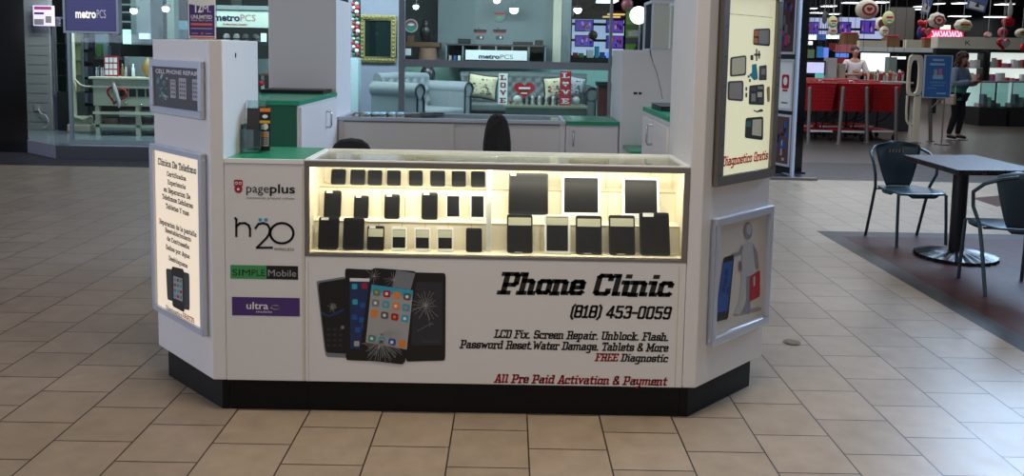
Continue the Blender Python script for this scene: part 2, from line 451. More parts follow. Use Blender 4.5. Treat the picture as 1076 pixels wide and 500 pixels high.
FL = [(-.395, YF), (-.3415, YF), (-.3415, 3.835), (-.79, 3.835), (-.79, 3.755)]
FLk = [(-.372, YK), (-.3415, YK), (-.3415, 3.83), (-.75, 3.83), (-.74, 3.742)]
t = tower('kiosk_tower', FL, FLk, 1.55, 'short white corner tower of the kiosk, front left, with angled face and black base')
s_ = MB(); s_.box(-.3405, 3.515, 1.478, -.3385, 3.524, 1.497); s_.build('screw_hole', M_black, t)
FR = [(2.015-.4, YF), (2.01, 3.755), (2.01, 3.84), (1.56, 3.84), (1.56, YF)]
FRk = [(1.594, YK), (1.955, 3.742), (1.965, 3.83), (1.56, 3.83), (1.56, YK)]
tower('kiosk_tower', FR, FRk, 1.85, 'tall white corner tower of the kiosk, front right, carrying the lit parts sign')
BL = [(-.79, 5.55), (-.34, 5.55), (-.34, 6.05), (-.395, 6.13), (-.79, 5.72)]
tower('kiosk_tower', BL, [(-.77, 5.57), (-.36, 5.57), (-.36, 6.03), (-.40, 6.10), (-.77, 5.71)], 1.852, 'tall white corner tower of the kiosk, back left, behind the green topped cabinet')
BR = [(1.56, 5.55), (2.01, 5.55), (2.01, 5.72), (1.62, 6.1), (1.56, 6.1)]
t = tower('kiosk_tower', BR, [(1.58, 5.57), (1.99, 5.57), (1.99, 5.71), (1.61, 6.08), (1.58, 6.08)], 1.553, 'short white corner tower of the kiosk, back right, holding up the small glass cabinet')
pl = Plane((0, 5.55, 0), (1, 0, 0)); mb = MB()
s, z = pl.px(670, 98); pl.box(mb, s-.035, z-.015, s+.035, z+.015, 0, .004, 0); pl.box(mb, s-.028, z-.008, s-.003, z+.008, .004, .006, 1); pl.box(mb, s+.006, z-.008, s+.026, z+.008, .004, .006, 1)
mb.build('wall_outlet', [M_body, M_black], t)

# front counter with green top
t = thing('kiosk_counter', (-.175, 3.58, 0), 'narrow white kiosk counter with green top and four phone network stickers on its front', 'counter')
MB().box(-.34, YF, ZB, -.0135, 3.80, 1.052).build('counter_body', M_body, t, bevel=0.003)
MB().box(-.34, YK, 0, -.0135, 3.79, ZB-.001).build('kick_plate', M_kick, t)
mb = MB(); mb.box(-.339, YF+.01, 1.0525, -.014, 3.80, 1.069, 0); mb.box(-.339, YF-.003, 1.053, -.014, YF+.0095, 1.0705, 1)
mb.build('countertop', [M_green, M_white], t)
mb = MB(); pj = front; pj.rect(mb, -.0235, ZB+.002, -.0165, 1.04, .0006, 0); mb.build('joint_strip', M_joint, t)
# stickers (thin vinyl on the front)
mb = MB()
cx, cz = front.px(250.5, 198)
front.disc(mb, cx, cz-.002, .0165, .0010, 0); front.rrect(mb, cx-.018, cz+.008, cx+.018, cz+.036, .006, .0011, 0)
front.disc(mb, cx-.008, cz+.022, .0065, .0016, 2); front.disc(mb, cx+.008, cz+.022, .0065, .0016, 2)
front.disc(mb, cx-.008, cz+.022, .0035, .002, 0); front.disc(mb, cx+.008, cz+.022, .0035, .002, 0)
front.disc(mb, cx, cz-.003, .0055, .0016, 2)
a, b = front.px(259, 202.5)[0], front.px(310, 202.5)[0]; zz = front.px(284, 202.5)[1]; k = a + (b-a)*.47
sans(front, mb, 'page', a, k-.001, zz, .036, .0012, 1); sans(front, mb, 'plus', k+.002, b, zz, .036, .0012, 1, bold=.02)
sans(front, mb, 'nationwide prepaid cellular', a, b, zz-.026, .009, .0012, 3)
mb.build('pageplus_sticker'.replace('pageplus_', 'logo_'), [M_red, M_ink, M_wink, M_grey], t)
mb = MB(); P = lambda *q: [front.px(150+x/2.633, 150+y/2.633) for x, y in q]
front.line(mb, P((256, 208), (259, 212), (259, 258)), .0095, .001)
front.line(mb, P((259, 232), (268, 223), (283, 222), (293, 228), (297, 238), (297, 258)), .0095, .001)
front.line(mb, P((312, 236), (320, 225), (333, 222), (345, 226), (352, 238), (350, 252), (342, 264), (316, 290), (358, 290)), .0095, .001)
w_ = [(385+32*math.cos(a_), 250+28*math.sin(a_)) for a_ in [2*PI*i/28 for i in range(29)]]
front.line(mb, P(*w_), .0095, .0012)
for x in (325, 341): q = front.px(150+x/2.633, 150+213/2.633); front.disc(mb, *q, .0075, .001, 1)
a = front.px(288, 263); b = front.px(309, 263); sans(front, mb, 'WIRELESS', a[0], b[0], a[1], .011, .001, 0)
mb.build('logo_sticker', [M_ink, M_cyan], t)
mb = MB(); a = front.px(242.3, 292.5); b = front.px(313.3, 279.5); k = front.px(280, 280)[0]
front.rect(mb, a[0], a[1], k, b[1], .001, 0); front.rect(mb, k, a[1], b[0], b[1], .001, 1)
kk = a[0]+(k-a[0])*.57; sans(front, mb, 'SIM', a[0]+.008, kk-.003, a[1]+.013, .027, .0016, 1); sans(front, mb, 'PLE', kk+.003, k-.006, a[1]+.013, .027, .0016, 1)
sans(front, mb, 'Mobile', k+.007, b[0]-.008, a[1]+.013, .028, .0016, 2)
mb.build('logo_sticker', [M_grn, M_ink, M_lgrey], t)
mb = MB(); a = front.px(244, 331); b = front.px(315, 313); front.rect(mb, a[0], a[1], b[0], b[1], .001, 0)
sans(front, mb, 'ultra', a[0]+.060, a[0]+.150, a[1]+.028, .030, .0016, 1, bold=.012)
w_ = [(a[0]+.18+.018*math.cos(a_), a[1]+.037+.008*math.sin(a_)) for a_ in [2*PI*i/20*.95-2.6 for i in range(21)]]; front.line(mb, w_, .005, .0016, 1)
sans(front, mb, 'mobile', a[0]+.1, a[0]+.165, a[1]+.013, .009, .0016, 1)
mb.build('logo_sticker', [M_pur, M_wink], t)

# ---- display case
CX0, CX1, CYB = -.0125, 1.5585, 3.745
t = thing('display_case', (.77, 3.55, 0), 'long white kiosk display case with lit glass front full of phones and repair lettering below', 'display case')
mb = MB(); mb.box(CX0, YF, ZB, CX1, CYB, .672)
mb.build('case_body', M_body, t, bevel=0.003)
MB().box(CX0, YK, 0, CX1, CYB-.01, ZB-.001).build('kick_plate', M_kick, t)
mb = MB()
front.rect(mb, 1.527, ZB+.002, 1.5315, .655, .0006, 0); mb.build('panel_joint', M_joint, t)
mb = MB(); front.rect(mb, 0.0, ZB+.002, .003, .655, .0006, 0); mb.build('panel_joint', M_joint, t)
mb = MB()   # metal frame round the glass
ft = .016
mb.box(CX0, YF-.002, 1.043, CX1, YF+.02, 1.066); mb.box(CX0, YF-.002, .6725, CX1, YF+.02, .684)
mb.box(CX0, YF-.002, .6845, CX0+ft, YF+.02, 1.0425); mb.box(CX1-ft-.004, YF-.002, .6845, CX1, YF+.02, 1.0425)
mb.build('case_frame', M_alud, t, bevel=0.0015)
mb = MB(); mb.box(CX0, CYB-.022, 1.05, CX1, CYB, 1.0735); mb.box(CX0, YF+.0205, 1.056, CX0+.02, CYB-.0225, 1.0735); mb.box(CX1-.02, YF+.0205, 1.056, CX1, CYB-.0225, 1.0735); mb.box(CX0, YF-.001, 1.0665, CX1, YF+.02, 1.0715)
mb.build('edge_trim', M_white, t)
MB().box(CX0+ft, YF+.006, .6845, CX1-ft-.004, YF+.010, 1.0425).build('front_glass', M_glass, t)
MB().box(CX0+.0205, YF+.0205, 1.058, CX1-.0205, CYB-.0225, 1.064).build('top_glass', M_glass, t)
T1, T2, T3 = .6845, .799, .928
mb = MB()
mb.box(CX0, YF+.021, .6725, CX0+.012, CYB-.001, 1.055, 0); mb.box(CX1-.012, YF+.021, .6725, CX1, CYB-.001, 1.055, 0)
mb.box(CX0+.0125, YF+.021, .6725, CX1-.0125, 3.47, T1, 0)
mb.box(CX0+.0125, 3.47, .6725, CX1-.0125, 3.57, T2, 0)
mb.box(CX0+.0125, 3.57, .6725, CX1-.0125, 3.67, T3, 0)
mb.box(CX0+.0125, 3.67, .6725, CX1-.0125, CYB-.012, 1.012, 0); mb.box(CX0+.0125, CYB-.0115, .6725, CX1-.0125, CYB-.002, 1.0495, 0)
mb.build('stepped_shelf', M_cream, t)
mb = MB()
for X in [CX0+.09+.098*i for i in range(15)]:
    if .70 < X < .77: continue
    for (y_, z0, z1) in ((3.47, T1, T2), (3.57, T2, T3), (3.67, T3, 1.011)):
        mb.box(X-.0012, y_-.0015, z0+.001, X+.0012, y_, z1-.001)
for (y_, z_) in ((3.47, T2), (3.57, T3)): mb.box(CX0+.013, y_-.002, z_-.004, CX1-.013, y_, z_+.0005)
mb.build('shelf_seam', M_seam, t)
MB().box(.728, 3.44, T1+.0005, .750, 3.469, 1.035).build('divider', M_white, t, bevel=.002)
mb = MB(); mb.cyl((CX0+.04, YF+.032, 1.049), (CX1-.04, YF+.032, 1.049), .005, n=10)
mb.build('lamp_tube', M_tube, t)
MB().box(CX0+.03, YF+.022, 1.0545, CX1-.03, YF+.046, 1.0575).build('lamp_channel', M_alu, t)

# lettering on the front panel
def fline(text, xa, xb, yb, cap_px, mb, m=0, pen=1.35, shear=.22, ms=None):
    a = front.px(xa, yb[0] if isinstance(yb, tuple) else yb); b = front.px(xb, yb[1] if isinstance(yb, tuple) else yb)
    slab_text(front, mb, text, a[0], b[0]-.22*cap_px*.00385*.6, (a[1]+b[1])/2, cap_px*.00385, .0008, m, shear, pen, ms)
mb = MB()
fline('Phone Clinic', 523.5, 708, (309, 311.5), 24, mb, pen=1.6)
fline('(818) 453-0059', 597.5, 706, (334, 335.5), 14.5, mb, pen=1.42)
fline('LCD Fix. Screen Repair. Unblock. Flash.', 519, 703.5, (356.3, 357), 9.5, mb, pen=1.42)
fline('Password Reset.Water Damage. Tablets & More', 483, 703, (367, 368.5), 9.5, mb, pen=1.42)
fline('FREE Diagnostic', 625, 702.5, (379.5, 380.5), 9, mb, pen=1.42, ms=[1]*5+[0]*10)
fline('All Pre Paid Activation & Payment', 519, 701.5, (403.0, 404.2), 10, mb, 1, pen=1.42)
mb.build('lettering', [M_ink, M_red], t)

# picture of broken phones on the front panel
MS = [M_ink, mat('photo_dark', (40, 42, 48), .5), M_blue, M_cyan, M_wink, M_lgrey, M_red, M_orange, M_teal, M_grey, mat('photo_steel', (120, 124, 130), .5), mat('photo_deep_blue', (26, 46, 92), .5)]
mb = MB(); Q = lambda *q: [(320+x/3.57, 270+y/3.57) for x, y in q]
px = lambda pts, l, m_: front.pxpoly(mb, pts, l, m_)
px(soft(Q((45, 95), (48, 90), (158, 72), (165, 378), (78, 374)), .1), .0010, 10)
px(soft(Q((50, 97), (158, 80), (160, 362), (80, 358)), .08), .0014, 0)
px(soft(Q((62, 200), (92, 218), (150, 190), (148, 202), (95, 226), (64, 214)), .2), .0018, 11)
for i in range(4):
    for j in range(3): px(Q((84+22*j, 266+20*i), (98+22*j, 266+20*i), (98+22*j, 276+20*i), (84+22*j, 276+20*i)), .0018, 1)
px(Q((96, 180), (112, 172), (122, 188), (108, 200), (98, 194)), .002, 9); px(soft(Q((136, 258), (148, 256), (150, 268), (138, 270)), .3), .002, 10)
px(soft(Q((368, 56), (530, 60), (528, 388), (380, 392)), .05), .0014, 0); px(Q((410, 92), (518, 95), (518, 330), (400, 330)), .0017, 1)
px(soft(Q((152, 42), (300, 50), (300, 392), (155, 386)), .05), .0020, 0); px(Q((170, 78), (250, 82), (246, 348), (172, 342)), .0023, 11)
px(Q((170, 78), (250, 80), (250, 92), (170, 90)), .0026, 4)
for x_, y_, m_ in ((178, 100, 3), (215, 98, 6), (180, 158, 3), (178, 215, 2), (208, 170, 2), (205, 225, 2), (186, 314, 5), (214, 250, 2), (190, 262, 2)):
    px(soft(Q((x_, y_), (x_+20, y_), (x_+20, y_+20), (x_, y_+20)), .2), .0026, m_)
px(soft(Q((264, 40), (412, 52), (424, 64), (378, 392), (366, 402), (212, 384), (204, 372), (250, 48)), .12), .0030, 0)
px(Q((345, 48), (416, 60), (398, 122), (330, 112)), .0033, 10)
px(Q((252, 102), (408, 124), (384, 346), (230, 318)), .0036, 5)
px(Q((252, 102), (408, 124), (404, 150), (249, 128)), .0038, 3)
def ip(u, v):
    a0 = Vector((252, 102)).lerp(Vector((408, 124)), u); a1 = Vector((230, 318)).lerp(Vector((384, 346)), u); return tuple(a0.lerp(a1, v))
ic = [[8, 6, 7, 9], [10, 3, 7, 3], [7, 9, 6, 3], [8, 3, 2, 7]]
for r_ in range(4):
    for c_ in range(4):
        u0, v0 = .05+.245*c_, (.06+.185*r_) if r_ < 3 else .86
        px(soft(Q(ip(u0, v0), ip(u0+.18, v0), ip(u0+.18, v0+.12), ip(u0, v0+.12)), .25), .0041, ic[r_][c_])
        px(soft(Q(ip(u0+.05, v0+.035), ip(u0+.12, v0+.035), ip(u0+.12, v0+.085), ip(u0+.05, v0+.085)), .3), .0044, 4 if (r_+c_) % 2 else 7)
rnd = random.Random(3)
def crack(c, n, r0, r1, a0, a1, w):
    for i in range(n):
        a_ = a0 + (a1-a0)*(i+rnd.random()*.7)/n; r = r0+(r1-r0)*rnd.random()
        p = [(c[0], c[1])]; p.append((c[0]+r*.5*math.cos(a_+rnd.uniform(-.1, .1)), c[1]+r*.5*math.sin(a_))); p.append((c[0]+r*math.cos(a_), c[1]+r*math.sin(a_)))
        front.line(mb, [front.px(*k_) for k_ in Q(*p)], w, .0047, 5)
crack((290, 312), 34, 50, 92, .35, PI-.1, .0012); crack((335, 84), 14, 20, 46, 0, 2*PI, .0010)
crack((262, 70), 12, 15, 40, 0, 2*PI, .0010); crack((455, 180), 22, 25, 62, 0, 2*PI, .0012)
crack((285, 290), 12, 40, 100, -.5, .3, .0010); crack((105, 188), 8, 10, 22, 0, 2*PI, .001)
for k_ in range(14):
    a_ = 2*PI*k_/14; b_ = a_+2*PI/14
    front.line(mb, [front.px(*q) for q in Q((455+30*math.cos(a_), 180+24*math.sin(a_)), (455+30*math.cos(b_), 180+24*math.sin(b_)))], .003, .0047, 9)
crack((470, 250), 5, 10, 60, 0, 2*PI, .0010)
for y_ in (312, 318): front.line(mb, [front.px(*q) for q in Q((440, y_), (505, y_))], .0012, .003, 9)
mb.build('phone_picture', MS, t)

# ---- phones in the case
def device(name, x0, x1, yt, yb, tier, style, label, cat, group, off=0.0):
    Yb = {1: 3.415, 2: 3.515, 3: 3.615}[tier] - off; zb = {1: T1, 2: T2, 3: T3}[tier] + .001
    lean = {1: .030, 2: .032, 3: .028}[tier] + off*.6
    a = at(x0[0], yb, Yb); b = at(x0[1], yb, Yb)
    tp = at((x1[0]+x1[1])/2, yt, Yb+lean); w = b.x-a.x; cxb = (a.x+b.x)/2
    h = math.hypot(tp.z-zb, lean)
    pl = Plane((cxb, Yb, zb+.0028), (1, 0, 0), (max(-.1, min(.1, tp.x-cxb)), lean, tp.z-zb))
    t = thing(name, (cxb, Yb, zb), label, cat, group)
    th = .009
    mb = MB(); mb.slab([pl.pt(p[0], p[1], -th) for p in rr(-w/2, 0, w/2, h, min(.009, w*.12))], pl.n, th, 0)
    mb.build('device_body', M_white if 'w' in style else M_black, t, bevel=.0012, seg=1)
    bz = w*(.09 if 'w' in style else .05); bt = h*(.06 if 'T' in style else .1)
    mb = MB(); s0, s1, t0, t1 = -w/2+bz, w/2-bz, bt*(1.2 if 'w' in style else .7), h-bt
    pl.rect(mb, s0, t0, s1, t1, .0008, 0)
    mb.build('screen', M_screen, t)
    if 'f' in style:
        mb = MB(); k = t1-(t1-t0)*(.25 if 'F' not in style else .42); pl.rect(mb, s0+.001, k, s1-.001, t1-h*.02, .0014, 0); mb.build('screen_film', M_film, t)
    if 'l' in style:
        mb = MB(); pl.box(mb, -w*.38, h*.90, -w*.02, h*.985, .001, .0022); mb.build('price_tag', M_white, t)
    if 'b' in style:
        mb = MB(); pl.rect(mb, -w*.2, h*.012, w*.1, h*.03, .0012); mb.build('home_mark', M_white, t)
    return t
S = 3.845
ordn = ['first', 'second', 'third', 'fourth', 'fifth', 'sixth', 'seventh', 'eighth']
r3 = [(105,165,108,173),(183,243,110,173),(254,312,112,175),(332,388,113,176),(421,477,113,170),(508,568,114,170),(594,652,116,180),(672,730,117,182)]
for i, (a, b, c, d) in enumerate(r3):
    w5 = (320+a/S, 320+b/S); sh = (.9, .8, .5, .3, 0, 0, 0, 0)[i]
    device('mobile_phone', w5, (w5[0]+sh, w5[1]+sh), 150+c/S, 196, 3, 'p', 'small black phone on the highest display step, %s from the left end' % ordn[i], 'phone', 'phones on the top display step')
r2 = [(76,145,195,'l'),(197,256,215,'l'),(321,383,210,'l'),(472,537,203,'l'),(571,631,207,'wF'),(668,729,207,'wF')]
dsc = ['black phone with a white tag on the middle step, behind the leftmost bottom phone', 'black phone with a white tag on the middle step, second from the left end', 'black phone with a white tag on the middle step, just left of the wide gap', 'black phone with a white tag on the middle step, nearest right of the wide gap', 'black phone in a white surround on the middle step, second from the white divider', 'black phone in a white surround on the middle step, next to the white divider']
for i, (a, b, c, st) in enumerate(r2):
    w5 = (320+a/S, 320+b/S); sh = (1.2, 1.0, .6, .3, 0, 0)[i]
    device('mobile_phone', w5, (w5[0]+sh, w5[1]+sh), 150+c/S, 231, 2, st.replace('F', ''), dsc[i], 'phone', 'phones on the middle display step')
r1 = [(53,136,302,'l'),(153,238,306,'p'),(251,320,338,'lfF'),(350,412,343,'wfF'),(444,508,345,'wfF'),(534,601,345,'wfF'),(652,717,347,'p')]
dsc = ['large black phone with white tag at the far left of the lowest display step', 'large plain black phone on the lowest step, second from the left end', 'black phone with rounded top and pale film on the lowest step, third from the left', 'white edged phone with pale film on the lowest step, nearest the rounded film phone', 'white edged phone with half pale film, middle one of three on the lowest step', 'white edged phone with half pale film, right one of three on the lowest step', 'plain black phone on the lowest step, beside the white divider']
for i, (a, b, c, st) in enumerate(r1):
    w5 = (320+a/S, 320+b/S); sh = (1.3, 1.2, .8, .3, 0, 0, 0)[i]
    device('mobile_phone', w5, (w5[0]+sh, w5[1]+sh), 150+c/S, 264.5+i*.4, 1, st, dsc[i], 'phone', 'phones on the lowest display step')
ub = [(93,253,122,'lT','black tablet with a white tag, leftmost of the three large tablets'),(307,466,128,'wT','large white framed tablet in the middle of the upper row'),(553,705,132,'wT','large white framed tablet at the right end of the upper row')]
for a, b, c, st, lb in ub:
    w5 = (510+a/S, 510+b/S); bx = at(w5[0], 223, 3.50); ex = at(w5[1], 223, 3.50)
    bo = MB().box(bx.x, 3.486, T2+.001, ex.x, 3.558, T2+.034); o = bo.build('tablet_box', M_white, bevel=.002)
    tag(o, {'b': 'flat white carton under the black tagged tablet', 'l': 'flat white carton under the middle white tablet'}.get(lb[0] if 'middle' not in lb else 'l', 'x') if 'right end' not in lb else 'flat white carton under the white tablet at the right end', 'box', 'cartons under the large tablets')
    Yb, zb = 3.495, T2+.036
    h_t = at(0+540, 150+c/S, Yb+.05).z
    pl = Plane(((bx.x+ex.x)/2, Yb, zb+.001), (1, 0, 0), (0, .05, h_t-zb)); w = ex.x-bx.x; h = math.hypot(.05, h_t-zb)
    tb = thing('tablet', ((bx.x+ex.x)/2, Yb, zb), lb, 'tablet', 'large tablets in the upper row')
    mb = MB(); mb.slab([pl.pt(p[0], p[1], -.008) for p in rr(-w/2, 0, w/2, h, .008)], pl.n, .008); mb.build('device_body', M_white if 'w' in st else M_black, tb, bevel=.001, seg=1)
    mb = MB(); bz = w*.07 if 'w' in st else w*.03; pl.rect(mb, -w/2+bz, .012, w/2-bz, h-.010, .0008); mb.build('screen', M_screen, tb)
    if 'l' in st: mb = MB(); pl.box(mb, -w*.46, h*.93, -w*.32, h*.985, .001, .002); mb.build('price_tag', M_white, tb)
lb_ = [(87,191,292,'fb','black small tablet with pale film strip, left end of the lower tablet row'),(238,343,292,'wf','white small tablet in the lower row, only white one there'),(365,471,297,'fb','black small tablet with pale film strip, directly right of the white small tablet'),(500,606,295,'fb','black small tablet with pale film strip, under the right white tablet'),(627,748,284,'l','plain black small tablet with corner tag at the right end of the case')]
for a, b, c, st, lb in lb_:
    w5 = (510+a/S, 510+b/S); sh = -1.6 if a > 600 else (-.6 if a > 490 else 0)
    device('small_tablet', (w5[0]-0, w5[1]-0), (w5[0]+sh, w5[1]+sh), 150+c/S, 268 if a < 490 else 269, 1, st+'T', lb, 'tablet', 'small tablets in the lower row', off=.004)

# ---- signs on the angled faces
def px_rect(pl, TL, TR, BR, BL):
    a, b, c, d = [pl.px(*q) for q in (TL, TR, BR, BL)]
    return (a[0]+d[0])/2, (c[1]+d[1])/2, (b[0]+c[0])/2, (a[1]+b[1])/2
M_litL = mat('lit_sign_face', (236, 222, 200), .4, emit=.55, var=0.0, ecol=(246, 226, 196))
M_litR = mat('lit_sign_face_right', (228, 226, 196), .4, emit=.5, var=0.0, ecol=(236, 236, 200))
# framed repair poster
s0, t0, s1, t1 = px_rect(chl, (161.5, 61.5), (215.3, 65.2), (215.3, 125.5), (161.8, 117.5))
c = chl.pt((s0+s1)/2, t0, .01)
p = thing('framed_poster', c, 'small silver framed dark cell phone repair poster high on the left corner tower', 'framed poster')
mb = MB(); chl.frame(mb, s0, t0, s1, t1, .03, .001, .020); mb.build('frame', M_alu, p, bevel=.004)
mb = MB(); a0, b0, a1, b1 = s0+.03, t0+.03, s1-.03, t1-.03
chl.rect(mb, a0, b0, a1, b1, .010, 0)
W_, H_ = a1-a0, b1-b0
sans(chl, mb, 'CELL PHONE REPAIR', a0+W_*.04, a1-W_*.01, b1-H_*.17, H_*.10, .0105, 1, bold=.01)
rnd = random.Random(5)
for k_ in range(26):
    u_, v_ = rnd.uniform(.03, .30), rnd.uniform(.12, .72); w_, h_ = rnd.uniform(.02, .08), rnd.uniform(.02, .09)
    chl.rrect(mb, a0+W_*u_, b0+H_*v_, a0+W_*(u_+w_), b0+H_*(v_+h_), .001, .0106+k_*.00005, rnd.choice([2, 2, 3, 4]), rot=rnd.uniform(-.7, .7))
for u_, ww, hh in ((.38, .12, .45), (.57, .16, .5), (.86, .12, .5)):
    chl.rrect(mb, a0+W_*u_, b0+H_*.25, a0+W_*(u_+ww), b0+H_*(.25+hh), .004, .0106, 4)
    for i in range(4):
        for j in range(3): chl.rect(mb, a0+W_*(u_+.02+j*ww*.28), b0+H_*(.32+i*.1), a0+W_*(u_+.02+j*ww*.28+ww*.18), b0+H_*(.37+i*.1), .011, rnd.choice([2, 5, 3]))
mb.build('poster', [M_dgrey, M_wink, M_teal, M_grey, M_lgrey, M_pur], p)
# backlit Spanish service list
s0, t0, s1, t1 = px_rect(chl, (162.8, 148.5), (216.8, 163), (219.0, 354.5), (166.0, 321.3))
p = thing('light_box', chl.pt((s0+s1)/2, t0, .01), 'tall backlit Spanish service list in silver frame on the left corner tower', 'illuminated sign')
mb = MB(); chl.frame(mb, s0, t0, s1, t1, .026, .001, .026); mb.build('frame', M_alu, p, bevel=.004)
mb = MB(); chl.rect(mb, s0+.026, t0+.026, s1-.026, t1-.026, .012, 0); mb.build('lit_panel', M_litL, p)
mb = MB(); Z = lambda x, y: chl.px(150+x/2.633, 150+y/2.633)
for tx, a, b, cp in (('Clinica De Telefono', (50, 60), (157, 86), 17), ('Certificados', (75, 92), (128, 104), 12), ('Experiencia', (77, 115), (127, 127), 12),
    ('en Reparacion De', (66, 135), (140, 155), 13), ('Telefonos Celulares', (62, 157), (147, 178), 13), ('Tabletas Y mas', (72, 182), (136, 200), 13),
    ('Reparacion de la pantalla', (54, 224), (157, 258), 13), ('Reestablecimiento', (70, 247), (142, 272), 12), ('de Contrase\u00f1a', (75, 270), (137, 293), 12),
    ('Da\u00f1os por Agua', (72, 294), (138, 318), 12), ('Desbloqueos', (80, 324), (132, 345), 12)):
    a = Z(*a); b = Z(*b); slab_text(chl, mb, tx, a[0], b[0], (a[1]+b[1])/2, cp*.0018, .0128, 0, 0, 1.4)
a = chl.px(150+105/3.84, 320+22/3.84); b = chl.px(150+171/3.84, 320+45/3.84); slab_text(chl, mb, 'Diagnostico', a[0], b[0], (a[1]+b[1])/2, .021, .0128, 0, 0, 1.15)
a = chl.px(150+173/3.84, 320+52/3.84); b = chl.px(150+218/3.84, 320+68/3.84); slab_text(chl, mb, 'GRATIS', a[0], b[0]+.005, (a[1]+b[1])/2, .022, .0128, 1, 0, 1.15)
mb.build('lettering', [M_grey, M_red], p)
mb = MB(); U = lambda *q: [(150+x/2.633, 150+y/2.633) for x, y in q]
chl.pxpoly(mb, soft(U((72, 346), (100, 350), (102, 440), (76, 432)), .1), .0128, 0)
chl.pxpoly(mb, soft(U((108, 352), (137, 360), (138, 462), (112, 456)), .1), .0130, 0)
chl.pxpoly(mb, soft(U((88, 340), (122, 348), (124, 468), (90, 450)), .1), .0133, 1)
chl.pxpoly(mb, U((93, 366), (118, 374), (119, 438), (94, 428)), .0136, 2)
for i in range(4):
    for j in range(3): chl.pxpoly(mb, U((95+8*j, 372+15*i+2*j), (101+8*j, 373+15*i+2*j), (101+8*j, 381+15*i+2*j), (95+8*j, 380+15*i+2*j)), .0139, [3, 4, 5][(i+j) % 3])
mb.build('phone_picture', [M_dgrey, M_ink, M_lgrey, M_cyan, M_red, M_grn], p)
# large backlit parts sign on the right tower
bl = chr_.px(747.5, 195.5); br = chr_.px(808.3, 185); s0, t0, s1, t1 = bl[0], (bl[1]+br[1])/2, br[0], 1.815
p = thing('light_box', chr_.pt((s0+s1)/2, t0, .01), 'large backlit sign showing a phone taken apart, on the right corner tower', 'illuminated sign')
mb = MB(); chr_.frame(mb, s0, t0, s1, t1, .042, .001, .03)
mb.build('frame', M_alud, p, bevel=.004)
for k_ in range(7):
    z_ = t0+.05+(t1-t0-.1)*k_/6
    for q in (s0+.02, s1-.02): mb = MB(); chr_.disc(mb, q, z_, .004, .0305, 0, 8); mb.build('screw_head', M_steel, p)
mb = MB(); chr_.rect(mb, s0+.042, t0+.042, s1-.042, t1-.042, .014, 0); mb.build('lit_panel', M_litR, p)
mb = MB(); K = lambda *q: [(640+x/2.63, y/2.63) for x, y in q]
kp = lambda pts, l, m_: chr_.pxpoly(mb, pts, l, m_)
def ring(x0, y0, x1, y1, w, l, m_, sk=0):
    kp(K((x0, y0+sk), (x1, y0), (x1, y0+w), (x0, y0+w+sk)), l, m_); kp(K((x0, y1-w+sk), (x1, y1-w), (x1, y1), (x0, y1+sk)), l, m_)
    kp(K((x0, y0+sk), (x0+w, y0+sk), (x0+w, y1+sk), (x0, y1+sk)), l, m_); kp(K((x1-w, y0), (x1, y0), (x1, y1), (x1-w, y1)), l, m_)
kp(soft(K((391, 80), (437, 78), (436, 128), (389, 124)), .12), .0150, 0); kp(soft(K((405, 84), (433, 82), (432, 122), (404, 120)), .08), .0155, 1)
kp(K((392, 84), (404, 84), (403, 100), (391, 100)), .0157, 2); kp(K((391, 104), (402, 106), (402, 120), (390, 118)), .0157, 2)
kp(soft(K((326, 158), (371, 152), (370, 208), (325, 212)), .12), .0150, 3); kp(soft(K((331, 162), (367, 157), (366, 203), (330, 207)), .1), .0155, 6)
kp(soft(K((319, 224), (363, 222), (362, 280), (318, 276)), .12), .0150, 3); kp(soft(K((324, 229), (358, 227), (358, 274), (323, 271)), .08), .0155, 1)
kp(soft(K((379, 236), (420, 232), (420, 290), (377, 288)), .08), .0150, 0)
for a_ in ((383, 240, 398, 252, 3), (402, 238, 417, 246, 1), (384, 258, 396, 280, 1), (401, 254, 414, 268, 6), (404, 272, 417, 284, 3)): kp(K((a_[0], a_[1]), (a_[2], a_[1]), (a_[2], a_[3]), (a_[0], a_[3])), .0156, a_[4])
kp(soft(K((369, 325), (418, 321), (417, 387), (366, 380)), .1), .0150, 0); kp(soft(K((388, 330), (413, 328), (412, 376), (386, 372)), .06), .0155, 6); kp(K((371, 335), (383, 334), (382, 350), (370, 350)), .0155, 4)
kp(soft(K((386, 178), (399, 176), (403, 218), (392, 222), (378, 206), (386, 200)), .1), .0150, 5)
kp(soft(K((406, 182), (427, 179), (427, 221), (405, 222)), .08), .0150, 3); kp(K((412, 190), (423, 189), (423, 206), (411, 206)), .0155, 1)
for a_ in ((382, 152, 390, 166), (397, 135, 401, 168), (392, 148, 410, 154), (404, 140, 408, 162), (378, 218, 383, 226), (374, 208, 380, 214), (368, 240, 373, 250), (368, 256, 373, 268)): kp(K((a_[0], a_[1]), (a_[2], a_[1]), (a_[2], a_[3]), (a_[0], a_[3])), .0151, 3 if a_[0] != 382 else 0)
kp(soft(K((426, 240), (436, 238), (436, 280), (428, 282)), .2), .0150, 7); kp(K((390, 302), (400, 306), (412, 300), (418, 304), (416, 308), (400, 310), (391, 306)), .0150, 3)
a = chr_.px(640+304/2.63, 462/2.63); b = chr_.px(640+430/2.63, 434/2.63)
slab_text(chr_, mb, 'Diagnostico Gratis', a[0], b[0], (a[1]+b[1])/2-.003, .043, .0156, 8, .15, 1.4)
a = chr_.px(640+322/2.63, 38/2.63); b = chr_.px(640+442/2.63, 46/2.63); chr_.rect(mb, a[0], a[1]-.001, b[0], a[1]+.001, .015, 1)
mb.build('parts_picture', [M_dgrey, M_lgrey, M_orange, M_grey, M_teal, M_cyan, mat('print_cream', (228, 226, 200), .5), mat('print_tan', (198, 182, 150), .5), mat('print_red', (206, 28, 40), .5)], p)
